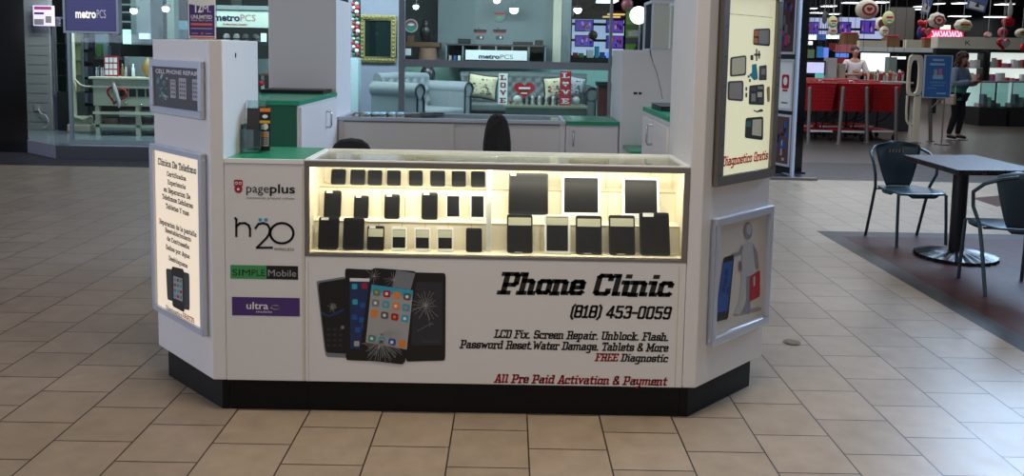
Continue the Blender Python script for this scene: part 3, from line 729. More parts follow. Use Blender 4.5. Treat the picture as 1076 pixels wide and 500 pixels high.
# framed print below it
s0, t0, s1, t1 = px_rect(chr_, (747.3, 228.3), (808.3, 214.8), (801.5, 338.5), (741.5, 363))
p = thing('framed_poster', chr_.pt((s0+s1)/2, t0, .01), 'framed print of a grey figure with phone and red toolbox on the right tower', 'framed poster')
mb = MB(); chr_.frame(mb, s0, t0, s1, t1, .034, .001, .03); mb.build('frame', M_alu, p, bevel=.006)
mb = MB(); chr_.rect(mb, s0+.034, t0+.034, s1-.034, t1-.034, .010, 0)
K = lambda *q: [(700+x/3.125, 180+y/3.125) for x, y in q]
kp(soft(K((210, 466), (300, 440), (310, 455), (215, 476)), .3), .0105, 5)
kp(soft(K((236, 470), (214, 462), (234, 420), (240, 330), (262, 330), (246, 425)), .2), .0110, 1)
kp(soft(K((268, 468), (240, 460), (256, 425), (256, 330), (276, 320), (270, 420)), .2), .0112, 2)
kp(soft(K((244, 240), (268, 228), (284, 240), (280, 340), (240, 345), (240, 300)), .15), .0114, 1)
kp(soft(K((246, 246), (240, 272), (206, 282), (204, 270), (232, 262), (240, 240)), .2), .0116, 2)
kp(soft(K((276, 234), (292, 262), (297, 318), (288, 322), (280, 272)), .2), .0116, 2)
kp([(700+(261+14*math.cos(a_))/3.125, 180+(194+29*math.sin(a_))/3.125) for a_ in [2*PI*i/20 for i in range(20)]], .0118, 2)
kp([(700+(264+8*math.cos(a_))/3.125, 180+(188+18*math.sin(a_))/3.125) for a_ in [2*PI*i/20 for i in range(20)]], .0119, 1)
kp(soft(K((180, 282), (216, 271), (196, 482), (152, 492)), .1), .0120, 3); kp(K((178, 300), (211, 290), (192, 455), (157, 463)), .0122, 4)
for a_, b_, c_ in ((185, 320, 2), (182, 350, 1), (176, 372, 2), (190, 380, 1)): kp(soft(K((a_, b_), (a_+12, b_-6), (a_+10, b_+26), (a_-2, b_+20)), .3), .0124, 7)
for k_ in range(2): kp(soft(K((229, 296+6*k_), (238, 290), (242, 318), (232, 330)), .2), .0125, 5)
kp(soft(K((268, 342), (300, 322), (300, 408), (266, 426)), .08), .0124, 6); kp(K((278, 345), (284, 341), (284, 372), (278, 376)), .0126, 1)
mb.build('print', [mat('print_paper', (196, 188, 180), .5), mat('figure_light', (172, 172, 176), .5), mat('figure_grey', (130, 130, 138), .5), M_ink, M_blue, mat('figure_shade', (150, 142, 138), .5), M_red, mat('print_navy', (24, 50, 110), .5)], p)

# ---- inner cabinets, back counter
def handle(mb, p0, p1, out, r=.006):
    p0, p1, out = Vector(p0), Vector(p1), Vector(out)
    d = (p1-p0)*.12
    mb.tube([p0, p0+out*.8, p0+out+d, p1+out-d, p1+out*.8, p1], r, 8)
def cabinet(x0, y0, x1, y1, z1, label, top_label, side):
    c = thing('storage_cabinet', ((x0+x1)/2, (y0+y1)/2, 0), label, 'cabinet')
    body = MB().box(x0, y0, .10, x1, y1, z1-.026); body.build('cabinet_body', M_body, c, bevel=.002)
    MB().box(x0+.02, y0+.02, 0, x1-.02, y1-.02, .10).build('kick_plate', M_kick, c)
    mb = MB(); mb.box(x0-.0, y0-.015, z1-.0255, x1+.012 if side > 0 else x1, y1-.001, z1, 0) if side > 0 else mb.box(x0-.012, y0, z1-.0255, x1, y1+.012, z1, 0)
    mb.build('countertop', [M_green], c, bevel=.002)
    return c
c = cabinet(-.79, 4.57, -.345, 5.547, 1.235, 'white cabinet with green top and dark green end panel before the tall back tower', '', 1)
MB().box(-.785, 4.562, .11, -.352, 4.5695, 1.207).build('end_panel', M_greend, c)
X = -.3445
d = MB().box(X, 4.585, .14, X+.014, 5.53, 1.195).build('door', M_body, c, bevel=.002)
mb = MB(); a = hit(343, 117, (X+.014, 0, 0), (1, 0, 0)); b = hit(343, 133.5, (X+.014, 0, 0), (1, 0, 0)); handle(mb, (X+.014, a.y, a.z), (X+.014, a.y, b.z), (.03, 0, 0)); RM[d.name] = RM[c.name]
h = mb.build('handle', M_steel, d)
MB().box(-.77, 5.30, 1.2355, -.37, 5.545, 1.258).build('back_ledge', M_black, c)
c = cabinet(1.565, 3.845, 2.0, 4.58, 1.24, 'white side cabinet with green top beside the tall front right tower, laptop on it', '', -1)
d = MB().box(1.551, 3.86, .14, 1.5645, 4.565, 1.19).build('door', M_body, c, bevel=.002)
mb = MB(); a = hit(686, 131.5, (1.551, 0, 0), (1, 0, 0)); b = hit(686, 152, (1.551, 0, 0), (1, 0, 0)); handle(mb, (1.551, a.y, a.z), (1.551, a.y, b.z), (-.03, 0, 0)); mb.build('handle', M_steel, d)
# laptop
lp = thing('laptop', (1.70, 4.33, 1.24), 'closed black laptop lying on the right hand green cabinet top', 'laptop')
MB().box(1.585, 4.20, 1.2405, 1.86, 4.50, 1.256).build('laptop_base', M_black, lp, bevel=.004)
MB().box(1.583, 4.198, 1.2575, 1.862, 4.502, 1.266).build('lid', mat('laptop_lid', (46, 46, 54), .3), lp, bevel=.004)
mb = MB(); pts = [hit(x_, y_, (0, Y_, 0), (0, 1, 0)) for x_, y_, Y_ in ((683, 52, 5.54), (684, 58, 5.52), (687, 68, 5.3), (691, 78, 5.0), (693, 88, 4.8), (695, 96, 4.6), (696, 103, 4.503))]
o = mb.tube(pts, .0035, 6).build('power_cable', mat('cable_dark', (58, 50, 50), .5)); tag(o, 'thin dark cable hanging from the back right tower down to the laptop', 'cable')
# low green flap in the opening on the right
o = MB().box(1.58, 5.18, .895, 1.99, 5.54, .918).build('counter_flap', M_green, bevel=.002); 
tag(o, 'low green shelf against the foot of the back right tower', 'shelf')
for X_ in (1.62, 1.93):
    mb = MB(); mb.box(X_, 5.52, .76, X_+.02, 5.545, .894); mb.box(X_, 5.25, .875, X_+.02, 5.52, .894); mb.build('bracket', M_alu, None)
BRK = [o for o in bpy.data.objects if o.name.startswith('bracket')]
for b_ in BRK:
    b_.parent = o0 if False else bpy.data.objects['counter_flap']; b_.matrix_parent_inverse = Matrix.Translation(-bpy.data.objects['counter_flap'].location)
# back counter (glass topped) and green topped cabinet
t = thing('display_case', (.42, 5.8, 0), 'white back counter with glass top and sliding doors, behind the office chairs', 'display case')
mb = MB(); mb.box(-.335, 5.585, .1, 1.195, 6.06, .70); mb.box(-.335, 5.585, .7005, -.30, 6.06, 1.045); mb.box(1.16, 5.585, .7005, 1.195, 6.06, 1.045)
mb.build('case_body', M_body, t, bevel=.002)
MB().box(-.32, 5.60, 0, 1.18, 6.04, .10).build('kick_plate', M_kick, t)
mb = MB(); mb.box(-.337, 5.575, 1.046, 1.197, 5.60, 1.07); mb.box(-.337, 6.04, 1.046, 1.197, 6.062, 1.07); mb.box(-.337, 5.6005, 1.046, -.31, 6.0395, 1.07); mb.box(1.17, 5.6005, 1.046, 1.197, 6.0395, 1.07)
mb.build('top_frame', M_alu, t, bevel=.002)
MB().box(-.309, 5.601, 1.058, 1.169, 6.039, 1.065).build('top_glass', M_glass, t)
MB().box(-.299, 6.045, .7005, 1.159, 6.055, 1.045).build('rear_glass', M_glass, t)
k = at(474, 140, 5.59).x
for q0, q1, yy in ((-.299, k+.02, 5.590), (k, 1.159, 5.604)):
    MB().box(q0, yy, .72, q1, yy+.012, 1.035).build('sliding_door', M_body, t, bevel=.002)
MB().box(-.299, 5.585, 1.036, 1.159, 5.625, 1.045).build('door_track', M_alud, t)
t = thing('storage_cabinet', (1.38, 5.8, 0), 'small white cabinet with green top at the right end of the back counter', 'cabinet')
MB().box(1.2, 5.585, .1, 1.555, 6.06, 1.044).build('cabinet_body', M_body, t, bevel=.002)
MB().box(1.21, 5.60, 0, 1.55, 6.04, .10).build('kick_plate', M_kick, t)
MB().box(1.199, 5.565, 1.0445, 1.557, 6.065, 1.07).build('countertop', M_green, t, bevel=.002)
d = MB().box(1.21, 5.572, .13, 1.545, 5.5845, 1.03).build('door', M_body, t, bevel=.002)
mb = MB(); a = at(602.5, 138, 5.572); b = at(602.5, 153, 5.572); handle(mb, (a.x, 5.572, a.z), (a.x, 5.572, b.z), (0, -.028, 0)); mb.build('handle', M_steel, d)
# small phones with cyan faces on the back counter
M_cy = mat('cyan_screen', (70, 190, 230), .3, emit=.7)
for i, x_ in enumerate((386, 395, 402, 412, 421)):
    a = atz(x_, 120, 1.07); q = thing('mobile_phone', (a.x, a.y, 1.07), 'small phone with bright blue face lying on the back counter left of the chairs', 'phone', 'bright blue faced phones on the back counter')
    MB().box(a.x-.018, a.y-.06, 1.0705, a.x+.018, a.y+.05, 1.082).build('device_body', M_white, q, bevel=.002)
    MB().box(a.x-.014, a.y-.055, 1.0822, a.x+.014, a.y+.045, 1.083).build('screen', M_cy, q)
for i, (x_, w_) in enumerate(((437, .03), (447, .05), (460, .045))):
    a = atz(x_, 119.5, 1.07); q = MB().box(a.x-w_, a.y-.03, 1.0705, a.x+w_, a.y+.03, 1.078).build('paper_leaflet', [M_lgrey, M_grey, M_dgrey][i]); tag(q, ['pale grey', 'mid grey', 'dark grey'][i]+' leaflet lying on the glass back counter', 'leaflet')

# ---- things on the case and counter
a = atz(355, 160.5, .0+1.0735)
# items lying under the top glass on the highest ledge
q = thing('phone_card', (.04, 3.70, 1.0125), 'white blank card under the top glass at the left end of the case', 'card')
x0 = atz(350, 163, 1.046).x; x1 = atz(360, 163, 1.046).x
MB().box(x0, 3.684, 1.0125, x1, 3.722, 1.0145).build('card', M_white, q)
mb = MB(); cc = atz(374, 163, 1.046); mb.tube([(cc.x+.03*math.cos(a_), 3.705+.016*math.sin(a_), 1.0165) for a_ in [2*PI*i/20 for i in range(20)]], .003, 6, closed=True)
tag(mb.build('cable_loop', M_white), 'white coiled cable under the top glass of the case', 'cable')
for x_, lb in ((641, 'white price card under the case top glass, above the middle tablet'), (676, 'white price card under the case top glass, near the right end')):
    cc = atz(x_, 163, 1.046); tag(MB().box(cc.x-.028, 3.684, 1.0125, cc.x+.028, 3.72, 1.0145).build('price_card', M_white), lb, 'card')
# brochure holder with brochures on the green counter
P0 = Plane((-.30, 3.60, 1.0705), (.80, -.6, 0))
bh = thing('brochure_holder', (-.24, 3.60, 1.0705), 'clear acrylic brochure holder standing on the green counter', 'brochure holder')
a = at(247, 160, 3.62); b = at(280, 157, 3.62); w = b.x-a.x
mb = MB(); x0, x1, y0, y1, z0 = max(a.x, -.336), b.x-.005, 3.56, 3.66, 1.0705
mb.box(x0, y0, z0, x1, y1, z0+.003); mb.box(x0, y0, z0+.0031, x1, y0+.003, z0+.10); mb.box(x0, y0+.0031, z0+.0031, x0+.003, y1-.0031, z0+.12); mb.box(x1-.003, y0+.0031, z0+.0031, x1, y1-.0031, z0+.12); mb.box(x0, y1-.003, z0+.0031, x1, y1, z0+.22)
mb.build('holder_body', M_acr, bh)
pa = Plane((x0+.012, 3.60, z0+.004), (1, 0, 0), (.0, .10, 1))
b1 = thing('brochure', (x0+.05, 3.6, z0+.004), 'dark plain brochure in the acrylic holder, left of the colourful one', 'brochure')
mb = MB(); mb.slab([pa.pt(0, 0), pa.pt(.052, 0), pa.pt(.052, .185), pa.pt(0, .185)], pa.n, .006); mb.build('cover', mat('brochure_dark', (52, 44, 48), .4), b1)
b2 = thing('brochure', (x0+.09, 3.6, z0+.004), 'black brochure with orange, white and grey blocks in the acrylic holder', 'brochure')
mb = MB(); mb.slab([pa.pt(.055, 0), pa.pt(.103, 0), pa.pt(.103, .187), pa.pt(.055, .187)], pa.n, .004, 0); mb.build('cover', M_ink, b2)
mb = MB(); pa.rect(mb, .056, .170, .102, .186, .0046, 0); pa.rect(mb, .056, .120, .102, .132, .0046, 1)
pa.disc(mb, .079, .150, .012, .0048, 2, ry=.008); pa.disc(mb, .082, .105, .012, .0048, 2, ry=.014); pa.rrect(mb, .060, .02, .098, .085, .004, .0046, 3); pa.disc(mb, .079, .07, .01, .005, 0)
for i in range(4): pa.rect(mb, .064, .028+.009*i, .094, .032+.009*i, .005, 4)
mb.build('cover_print', [M_orange, mat('ink_amber', (220, 160, 40), .5), M_wink, M_lgrey, M_grey], b2)
# purple advertising card standing on the short left tower
a = at(198, 41, 3.62); b = at(226.5, 41, 3.62); zt = 1.551
pc = Plane((a.x, 3.62, zt), (1, -.0, 0)); w = b.x-a.x; h = .235
q = thing('advertising_stand', ((a.x+b.x)/2, 3.63, zt), 'purple and white offer card in a clear stand on top of the short left tower', 'advertising card')
mb = MB(); mb.box(a.x-.004, 3.60, zt, b.x+.004, 3.67, zt+.003); mb.box(a.x-.004, 3.6262, zt+.0031, b.x+.004, 3.629, zt+h); mb.build('clear_stand', M_acr, q)
mb = MB(); mb.box(a.x, 3.622, zt+.004, b.x, 3.626, zt+h, 0); mb.build('card', M_wink, q)
pc = Plane((a.x, 3.622, zt), (1, 0, 0)); mb = MB()
pc.rect(mb, .004, .016, w-.004, .135, .0005, 0); mb.poly([pc.pt(.004, .135, .0005), pc.pt(w-.004, .135, .0005), pc.pt(w-.004, .150, .0005), pc.pt(w/2, .143, .0005), pc.pt(.004, .152, .0005)], 0)
pc.rect(mb, .006, .006, w-.004, .013, .0006, 2)
sans(pc, mb, '12', .03, .06, .118, .045, .001, 1, bold=.03); sans(pc, mb, 'M.', .062, w-.02, .118, .03, .001, 1)
sans(pc, mb, 'UNLIMITED', .012, w-.014, .090, .016, .001, 1, bold=.02); sans(pc, mb, 'TALK TEXT DATA', .012, w-.014, .080, .006, .001, 1); pc.rect(mb, .012, .061, w-.014, .071, .001, 2)
pc.rect(mb, .012, .046, w-.014, .050, .001, 3); pc.rect(mb, .014, .025, w*.36, .028, .001, 3); pc.rect(mb, w*.62, .025, w-.016, .028, .001, 3); pc.disc(mb, w/2, .027, .005, .001, 2)
mb.build('card_print', [M_pur, M_wink, mat('ink_coral', (214, 96, 80), .5), M_lgrey], q)
# small glass cabinet on the back right tower
q = thing('glass_cabinet', (1.80, 5.75, 1.553), 'small glass cabinet with white frame standing on the back right tower', 'glass cabinet')
X0 = at(684, 30, 5.62).x; X1 = at(707.5, 30, 5.62).x; z0 = 1.554; z1 = 1.868
mb = MB(); fr = .014; mb.box(X0, 5.60, z0, X1+.2, 5.95, z0+.012)
for (x_, y_) in ((X0, 5.60), (X1+.03, 5.60), (X0, 5.936), (X1+.03, 5.936)): mb.box(x_, y_, z0+.0121, x_+fr, y_+fr, z1)
mb.box(X0, 5.60, z1+.0005, X1+.044, 5.614, z1+.02); mb.box(X0, 5.6145, z1+.0005, X0+fr, 5.95, z1+.02); mb.box(X1+.03, 5.6145, z1+.0005, X1+.044, 5.95, z1+.02)
mb.build('cabinet_frame', M_alu, q)
MB().box(X0+fr, 5.604, z0+.013, X1+.03, 5.608, z1).build('glass_pane', M_acr, q)
MB().box(X0+fr, 5.93, z0+.013, X1+.03, 5.935, z1).build('back_panel', M_dgrey, q)

# ---- office chairs inside the kiosk
def office_chair(loc, rz, zt, wtop, label):
    q = thing('office_chair', (loc[0], loc[1], 0), label, 'office chair', None, rz)
    M = RM[q.name]; mk = lambda: MB(M)
    mb = mk()
    for k_ in range(5):
        a_ = 2*PI*k_/5; mb.tube([(0, 0, .10), (.12*math.cos(a_), .12*math.sin(a_), .09), (.27*math.cos(a_), .27*math.sin(a_), .065)], [.022, .018, .013], 8)
    mb.build('star_base', M_black, q)
    for k_ in range(5):
        a_ = 2*PI*k_/5; mk().cyl((.27*math.cos(a_)-.015, .27*math.sin(a_), .028), (.27*math.cos(a_)+.015, .27*math.sin(a_), .028), .028, n=14).build('caster', M_black, q)
    mk().cyl((0, 0, .10), (0, 0, .44), .022, n=14).build('gas_post', M_steel, q)
    mb = mk(); mb.box(-.23, -.22, .45, .23, .23, .52); mb.build('seat', mat('chair_fabric', (22, 22, 24), .8, bump=.2), q, bevel=.03, seg=4)
    mk().tube([(0, .15, .46), (0, .27, .50), (0, .30, .62), (0, .29, .75)], .016, 8).build('back_bar', M_black, q)
    mb = mk(); n = 20; pts = []
    zb = .60; hh = (zt-zb)/2
    for k_ in range(n):
        a_ = 2*PI*k_/n; c_, s__ = math.cos(a_), math.sin(a_)
        pts.append((wtop*(abs(c_)**.7)*(1 if c_ > 0 else -1), .25+.03*(1-abs(c_)), zb+hh+hh*(abs(s__)**.8)*(1 if s__ > 0 else -1)))
    mb.slab(pts, (0, 1, 0), .055); mb.build('backrest', mat('chair_fabric', (22, 22, 24), .8), q, bevel=.018, seg=3)
    return q
a = at(522.5, 140, 4.9); office_chair((a.x, 4.62), .0+PI*0, at(520, 119, 4.9).z, .085, 'black office chair with narrow tall back inside the kiosk')
a = at(366, 150, 4.7); office_chair((a.x+.10, 4.36), .25, at(362, 144, 4.7).z, .135, 'black office chair with low back at the left inside the kiosk')
# ------------------------------------------------------------- floor, shell
TS = .305
M_tile = tile_mat('beige_floor_tiles', (160, 141, 122), (150, 132, 114), (48, 40, 35), phx=0.0, phy=-2.9325+TS/2)
M_redt = tile_mat('red_floor_tiles', (70, 29, 28), (60, 26, 25), (36, 22, 21), phx=0.0, phy=-2.9325+TS/2, rough=.45, spec=.2)
M_slate = tile_mat('slate_floor_tiles', (54, 52, 56), (46, 45, 49), (38, 36, 38), phx=0.0, phy=-2.9325+TS/2, rough=.4, spec=.25)
M_store = tile_mat('store_floor_tiles', (94, 86, 80), (90, 82, 76), (70, 62, 57), size=.45, rough=.3, bump=0, mortar=.006)
def quad(mb, x0, y0, x1, y1, m): mb.poly([(x0, y0, 0), (x1, y0, 0), (x1, y1, 0), (x0, y1, 0)], m)
mb = MB()
quad(mb, -14, -3, 3.55, 10.35, 0); quad(mb, 3.55, 7.25, 30, 10.35, 0); quad(mb, 3.55, -3, 3.70, 7.25, 2); quad(mb, 3.70, 7.05, 30, 7.25, 2); quad(mb, 3.70, -3, 30, 7.05, 1)
quad(mb, -14, 10.35, 30, 12.1, 2); quad(mb, -14, 12.1, 45, 60, 3)
struct(mb.build('floor', [M_tile, M_redt, M_slate, M_store], loc=Vector((0, 0, 0))))
mb = MB(); a = [atz(*q, 0.001) for q in ((1021, 208), (1055, 205), (1076, 212), (1048, 217))]
mb.slab([Vector((p.x, p.y, 0.0)) for p in a], (0, 0, 1), .0015); struct(mb.build('floor', [M_redt]))
a = atz(832, 360, 0); mb = MB(); mb.cyl((a.x, a.y, .0005), (a.x, a.y, .004), .045, n=24); mb.cyl((a.x, a.y, .0041), (a.x, a.y, .006), .033, n=24)
tag(mb.build('floor_cover', mat('brass_dull', (110, 92, 66), .5, .6)), 'small round brass cover plate set in the beige floor right of the kiosk', 'floor cover')

M_gloss = mat('black_gloss_wall', (12, 12, 14), .12)
M_wgrey = mat('wall_blue_grey', (128, 130, 150), .7)
M_wteal = mat('wall_mint', (130, 168, 162), .7)
M_wlight = mat('wall_pale_grey', (112, 122, 126), .7)
M_wdark = mat('wall_dark', (40, 42, 44), .7)
M_ceild = mat('ceiling_dark', (26, 26, 28), .8)
M_ceil = mat('ceiling_grey', (170, 176, 184), .8)
M_plat = mat('platform_side_tile', (58, 58, 64), .4)
M_platl = mat('platform_side_tile_lit', (150, 150, 164), .4)  # same grey tile, the lighter left-facing side put into the colour
M_platt = mat('platform_top', (110, 124, 130), .2)
M_win = glass_mat('shop_window_glass', (236, 250, 248), .05, k=.3)
M_mull = mat('window_metal', (120, 128, 134), .4, .5)
M_wd = mat('wood_brown', (92, 66, 42), .5)
M_cr = mat('cream_paint', (206, 198, 178), .5)
M_wht = mat('white_paint', (220, 224, 226), .5)
M_blk = mat('matt_black', (16, 16, 18), .6)
struct(MB().prism([(-12, 11.62), (-5.93, 11.62), (-6.35, 12.2), (-12, 12.2)], 0, 5).build('wall_left', M_gloss))
# raised shop floor
mb = MB(); P_ = [(-5.93, 11.60), (-5.22, 11.02), (2.55, 11.02), (2.55, 16.3), (-12, 16.3), (-12, 12.21), (-6.37, 12.21)]
n = len(P_); zt = .175
mb.poly([(x, y, zt) for x, y in P_], 2)
for i in range(n):
    a, b = P_[i], P_[(i+1) % n]; mb.poly([(a[0], a[1], 0), (b[0], b[1], 0), (b[0], b[1], zt), (a[0], a[1], zt)], 1 if i == 0 else 0)
struct(mb.build('floor', [M_plat, M_platl, M_platt]))
# shop walls and ceiling
struct(MB().box(-12, 16.3, 0, 2.0, 16.5, 4.2).build('wall_back', M_wdark))
struct(MB().box(-12, 12.3, 3.6, 2.55, 16.5, 3.75).build('ceiling', M_ceild))
struct(MB().box(-12, 11.2, 2.9, 2.55, 12.2, 3.75).build('trim_1', M_wlight)) if False else None
struct(MB().box(-12.2, 12.3, 0, -12, 16.5, 3.6).build('wall_side', M_wlight))
# window glass with its rails
def window(n_, x0, x1, z0=.177, z1=3.6, Y=11.25, rails=()):
    fr = MB(); fr.box(x0, Y, z0, x0+.04, Y+.05, z1); fr.box(x1-.04, Y, z0, x1, Y+.05, z1); fr.box(x0+.04, Y, z1-.05, x1-.04, Y+.05, z1); fr.box(x0+.04, Y, z0, x1-.04, Y+.05, z0+.05)
    w_ = struct(fr.build('window_%d' % n_, M_mull)); RM[w_.name] = Matrix.Translation(w_.location)
    MB().box(x0+.041, Y+.02, z0+.051, x1-.041, Y+.028, z1-.051).build('window_glass', M_win, w_)
    for za, zb in rails: MB().box(x0+.041, Y-.01, za, x1-.041, Y+.0195, zb).build('window_rail', M_mull, w_)
xg = at(422, 50, 11.25).x
window(1, -5.15, -3.25); window(2, -3.249, xg); window(3, xg+.001, at(643, 60, 11.25).x, rails=((1.305, 1.405),))
# upper wall of the mobile shop behind the display shelf, mint lower wall
x0 = at(460, 40, 15.6).x; x1 = at(581, 40, 15.6).x
struct(MB().box(x0, 15.6, 1.30, x1, 16.29, 3.59).build('wall_back', M_wlight))
struct(MB().box(at(424, 80, 15.6).x, 15.601, .176, at(650, 80, 15.6).x, 16.295, 1.299).build('wall_back', M_wteal))
x0 = at(366, 40, 14).x; x1 = at(424, 40, 14).x
struct(MB().box(x0, 14, .176, x1, 14.25, 3.59).build('wall_side', M_wgrey))
q = at(590, 30, 15.6); struct(MB().box(x_ := at(581, 30, 15.55).x, 15.5, 1.30, at(590, 30, 15.5).x, 15.599, 3.59).build('trim_1', M_cr))
struct(MB().box(at(590.5, 30, 15.5).x, 15.52, 1.30, at(600, 30, 15.5).x, 15.599, 3.59).build('trim_2', M_mull))
# far electronics hall
struct(MB().box(-12, 46, 0, 45, 46.3, 8).build('wall_back', M_wdark))
struct(MB().box(4.9, 12.5, 3.95, 45, 46, 4.1).build('ceiling', M_ceild))
struct(MB().box(1.0, 24, 3.95, 4.89, 46, 4.1).build('ceiling', M_ceil))
struct(MB().box(44, 12, 0, 44.3, 46, 4).build('wall_right', M_wdark))

def bx(name, px0, py0, px1, py1, Y, dep, m, label, cat, group=None, bevel=.004, parent=None, base=None):
    a = at(px0, py1, Y); b = at(px1, py0, Y); mb = MB(); mb.box(min(a.x, b.x), Y, a.z if base is None else base, max(a.x, b.x), Y+dep, b.z)
    o = mb.build(name, m, parent, bevel=min(bevel, dep*.3))
    if label: tag(o, label, cat, group)
    return o
def pln(px0, py1, Y):
    a = at(px0, py1, Y); return Plane(a, (1, 0, 0))
def deco(name, mats, parent, Y, items, lift=.002):
    """print layers on the front of a box at depth Y: (x0,y0,x1,y1,mat,level) in picture-plane measures"""
    pl = Plane((0, Y, 0), (1, 0, 0)); mb = MB()
    for x0, y0, x1, y1, m_, lv in items:
        a = pl.px(x0, y1); b = pl.px(x1, y0); pl.rect(mb, a[0], a[1], b[0], b[1], lift*(1+lv), m_)
    return mb.build(name, mats, parent)

# ---------------- left shop
M_metro = mat('sign_purple', (52, 44, 122), .4, emit=.10, ecol=(60, 50, 140))
M_signw = mat('sign_white', (240, 238, 220), .4, emit=.9)
Ysg = 11.02
bp = at(94, 33, Ysg)
q = thing('shop_sign', (bp.x, Ysg, bp.z), 'purple hanging shop sign with white lettering at the upper left', 'sign')
bx('sign_panel', 69.5, -16, 121.5, 32, Ysg, .08, M_metro, None, None, parent=q)
mb = MB(); pl = Plane((0, Ysg, 0), (1, 0, 0)); a = pl.px(67, 34.5); b = pl.px(124, -16)
pl.frame(mb, a[0], a[1], b[0], b[1], .03, -.09, .01); mb.build('sign_frame', M_mull, q)
mb = MB(); a = pl.px(79.5, 18.5); b = pl.px(101, 18.5); c = pl.px(111.5, 18.5)
sans(pl, mb, 'metro', a[0], b[0], a[1], .11, .004, 0, bold=.03); sans(pl, mb, 'PCS', b[0]+.012, c[0], a[1], .11, .004, 1)
mb.build('lettering', [M_signw, mat('sign_pale', (200, 196, 220), .4, emit=.3)], q)
for x_ in (80, 112): a = at(x_, -16, Ysg+.04); MB().tube([(a.x, Ysg+.04, a.z), (a.x, Ysg+.04, 3.56), (a.x, 11.26, 3.58)], .012).build('hanger', M_mull, q)
# pale wall panel with outlet and cord
q = thing('wall_panel', (at(40, 130, 13).x, 13, .176), 'tall pale slatted wall panel with an outlet at the left shop window', 'panel')
bx('panel_board', 29, -10, 50.5, 138, 13, .10, mat('panel_grey', (146, 156, 156), .5), None, None, parent=q, base=.176)
mb = MB(); pl = Plane((0, 13, 0), (1, 0, 0))
for y_ in range(8, 136, 10):
    a = pl.px(29.5, y_); b = pl.px(50, y_); pl.rect(mb, a[0], a[1], b[0], a[1]+.008, .002, 0)
mb.build('panel_grooves', M_mull, q)
a = pl.px(39, 113); mb = MB(); pl.box(mb, a[0]-.04, a[1]-.05, a[0]+.04, a[1]+.05, .003, .012); mb.build('wall_outlet', M_lgrey, q)
mb = MB(); mb.tube([at(x_, y_, 12.97) for x_, y_ in ((40, 114), (43, 119), (48, 121), (51, 126), (50, 132), (46, 134))], .006, 6); tag(mb.build('power_cable', M_wht), 'white cord looping from the outlet on the pale wall panel', 'cable')
M_glow = mat('poster_lilac_glow', (206, 196, 232), .4, emit=1.0)
q = thing('lilac_poster', (at(45, 28, 12.9).x, 12.9, at(45, 28, 12.9).z), 'small lilac poster with reflections put in as glow, high on the pale wall panel', 'illuminated sign')  # poster whose pale reflections are put in as emission
bx('sign_box', 35, 6, 55, 27, 12.9, .06, M_glow, None, None, parent=q)
deco('sign_print', [M_pur, M_lgrey, mat('ink_pink', (196, 90, 150), .5)], q, 12.9, [(36, 7, 54, 10, 2, 0), (36, 13, 46, 15, 0, 0), (48, 17, 54, 24, 1, 0), (36, 20, 46, 26, 1, 0)])
bx('banner', 51, 28, 58, 96, 13.2, .03, mat('banner_lilac', (150, 140, 190), .5, emit=.25), 'narrow lilac vertical banner beside the pale wall panel', 'banner', base=at(60.5, 96, 13.2).z+.002)
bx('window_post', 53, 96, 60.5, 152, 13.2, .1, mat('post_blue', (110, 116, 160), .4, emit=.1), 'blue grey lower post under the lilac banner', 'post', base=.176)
# greenish glass showcase on dark base
q = thing('showcase', (at(68, 140, 13).x, 13.2, .176), 'tall glass showcase on a dark base, left of the white accessory stand', 'showcase')
bx('showcase_base', 61, 97, 76.5, 146, 13.0, .36, mat('base_dark', (44, 50, 50), .5), None, None, parent=q, base=.176)
mb = MB(); a = at(58, 97, 13.0); b = at(74.5, 20, 13.0)
for x_ in (a.x, b.x-.03):
    for y_ in (13.0, 13.33): mb.box(x_, y_, a.z+.002, x_+.03, y_+.03, b.z)
mb.box(a.x, 13.0, b.z+.001, b.x, 13.36, b.z+.03); mb.build('showcase_frame', M_mull, q)
MB().box(a.x+.031, 13.01, a.z+.003, b.x-.031, 13.02, b.z-.002).build('glass_pane', M_acr, q)
MB().box(a.x+.031, 13.34, a.z+.003, b.x-.031, 13.35, b.z-.002).build('back_panel', mat('olive_panel', (128, 122, 88), .6), q)
for i, y_ in enumerate((46, 64, 80)):
    z_ = at(66, y_, 13.0).z; MB().box(a.x+.031, 13.03, z_, b.x-.031, 13.335, z_+.01).build('shelf', M_acr, q)
rnd = random.Random(11)
def clutter(names, x0, x1, ybase, Y, n, hmin, hmax, cols, labels, group, base=None, dep=.10):
    """small goods standing in a row; each its own thing"""
    w = (x1-x0)/n
    for i in range(n):
        c0 = x0+w*i+w*.08; c1 = x0+w*(i+1)-w*.08; h = rnd.uniform(hmin, hmax); k = i % len(cols)
        a = at(c0, ybase, Y); b = at(c1, ybase-h, Y); z0 = a.z if base is None else base
        nm = names[i % len(names)]; mb = MB()
        if 'bottle' in nm or 'jar' in nm:
            r = (b.x-a.x)/2; hh = (b.z-a.z); mb.lathe([(r*.8, 0), (r, hh*.1), (r, hh*.6), (r*.45, hh*.75), (r*.45, hh), (0, hh)], ((a.x+b.x)/2, Y+r, z0), 12)
        elif 'bag' in nm or 'cushion' in nm:
            mb.box(a.x, Y, z0, b.x, Y+dep, z0+(b.z-a.z)*.8); 
        else: mb.box(a.x, Y, z0, b.x, Y+dep, z0+(b.z-a.z))
        o = mb.build(nm, cols[k], None, bevel=(.25*(b.x-a.x)*.3 if 'bottle' not in nm and 'jar' not in nm else 0))
        tag(o, labels[i % len(labels)], nm.replace('_', ' '), group)
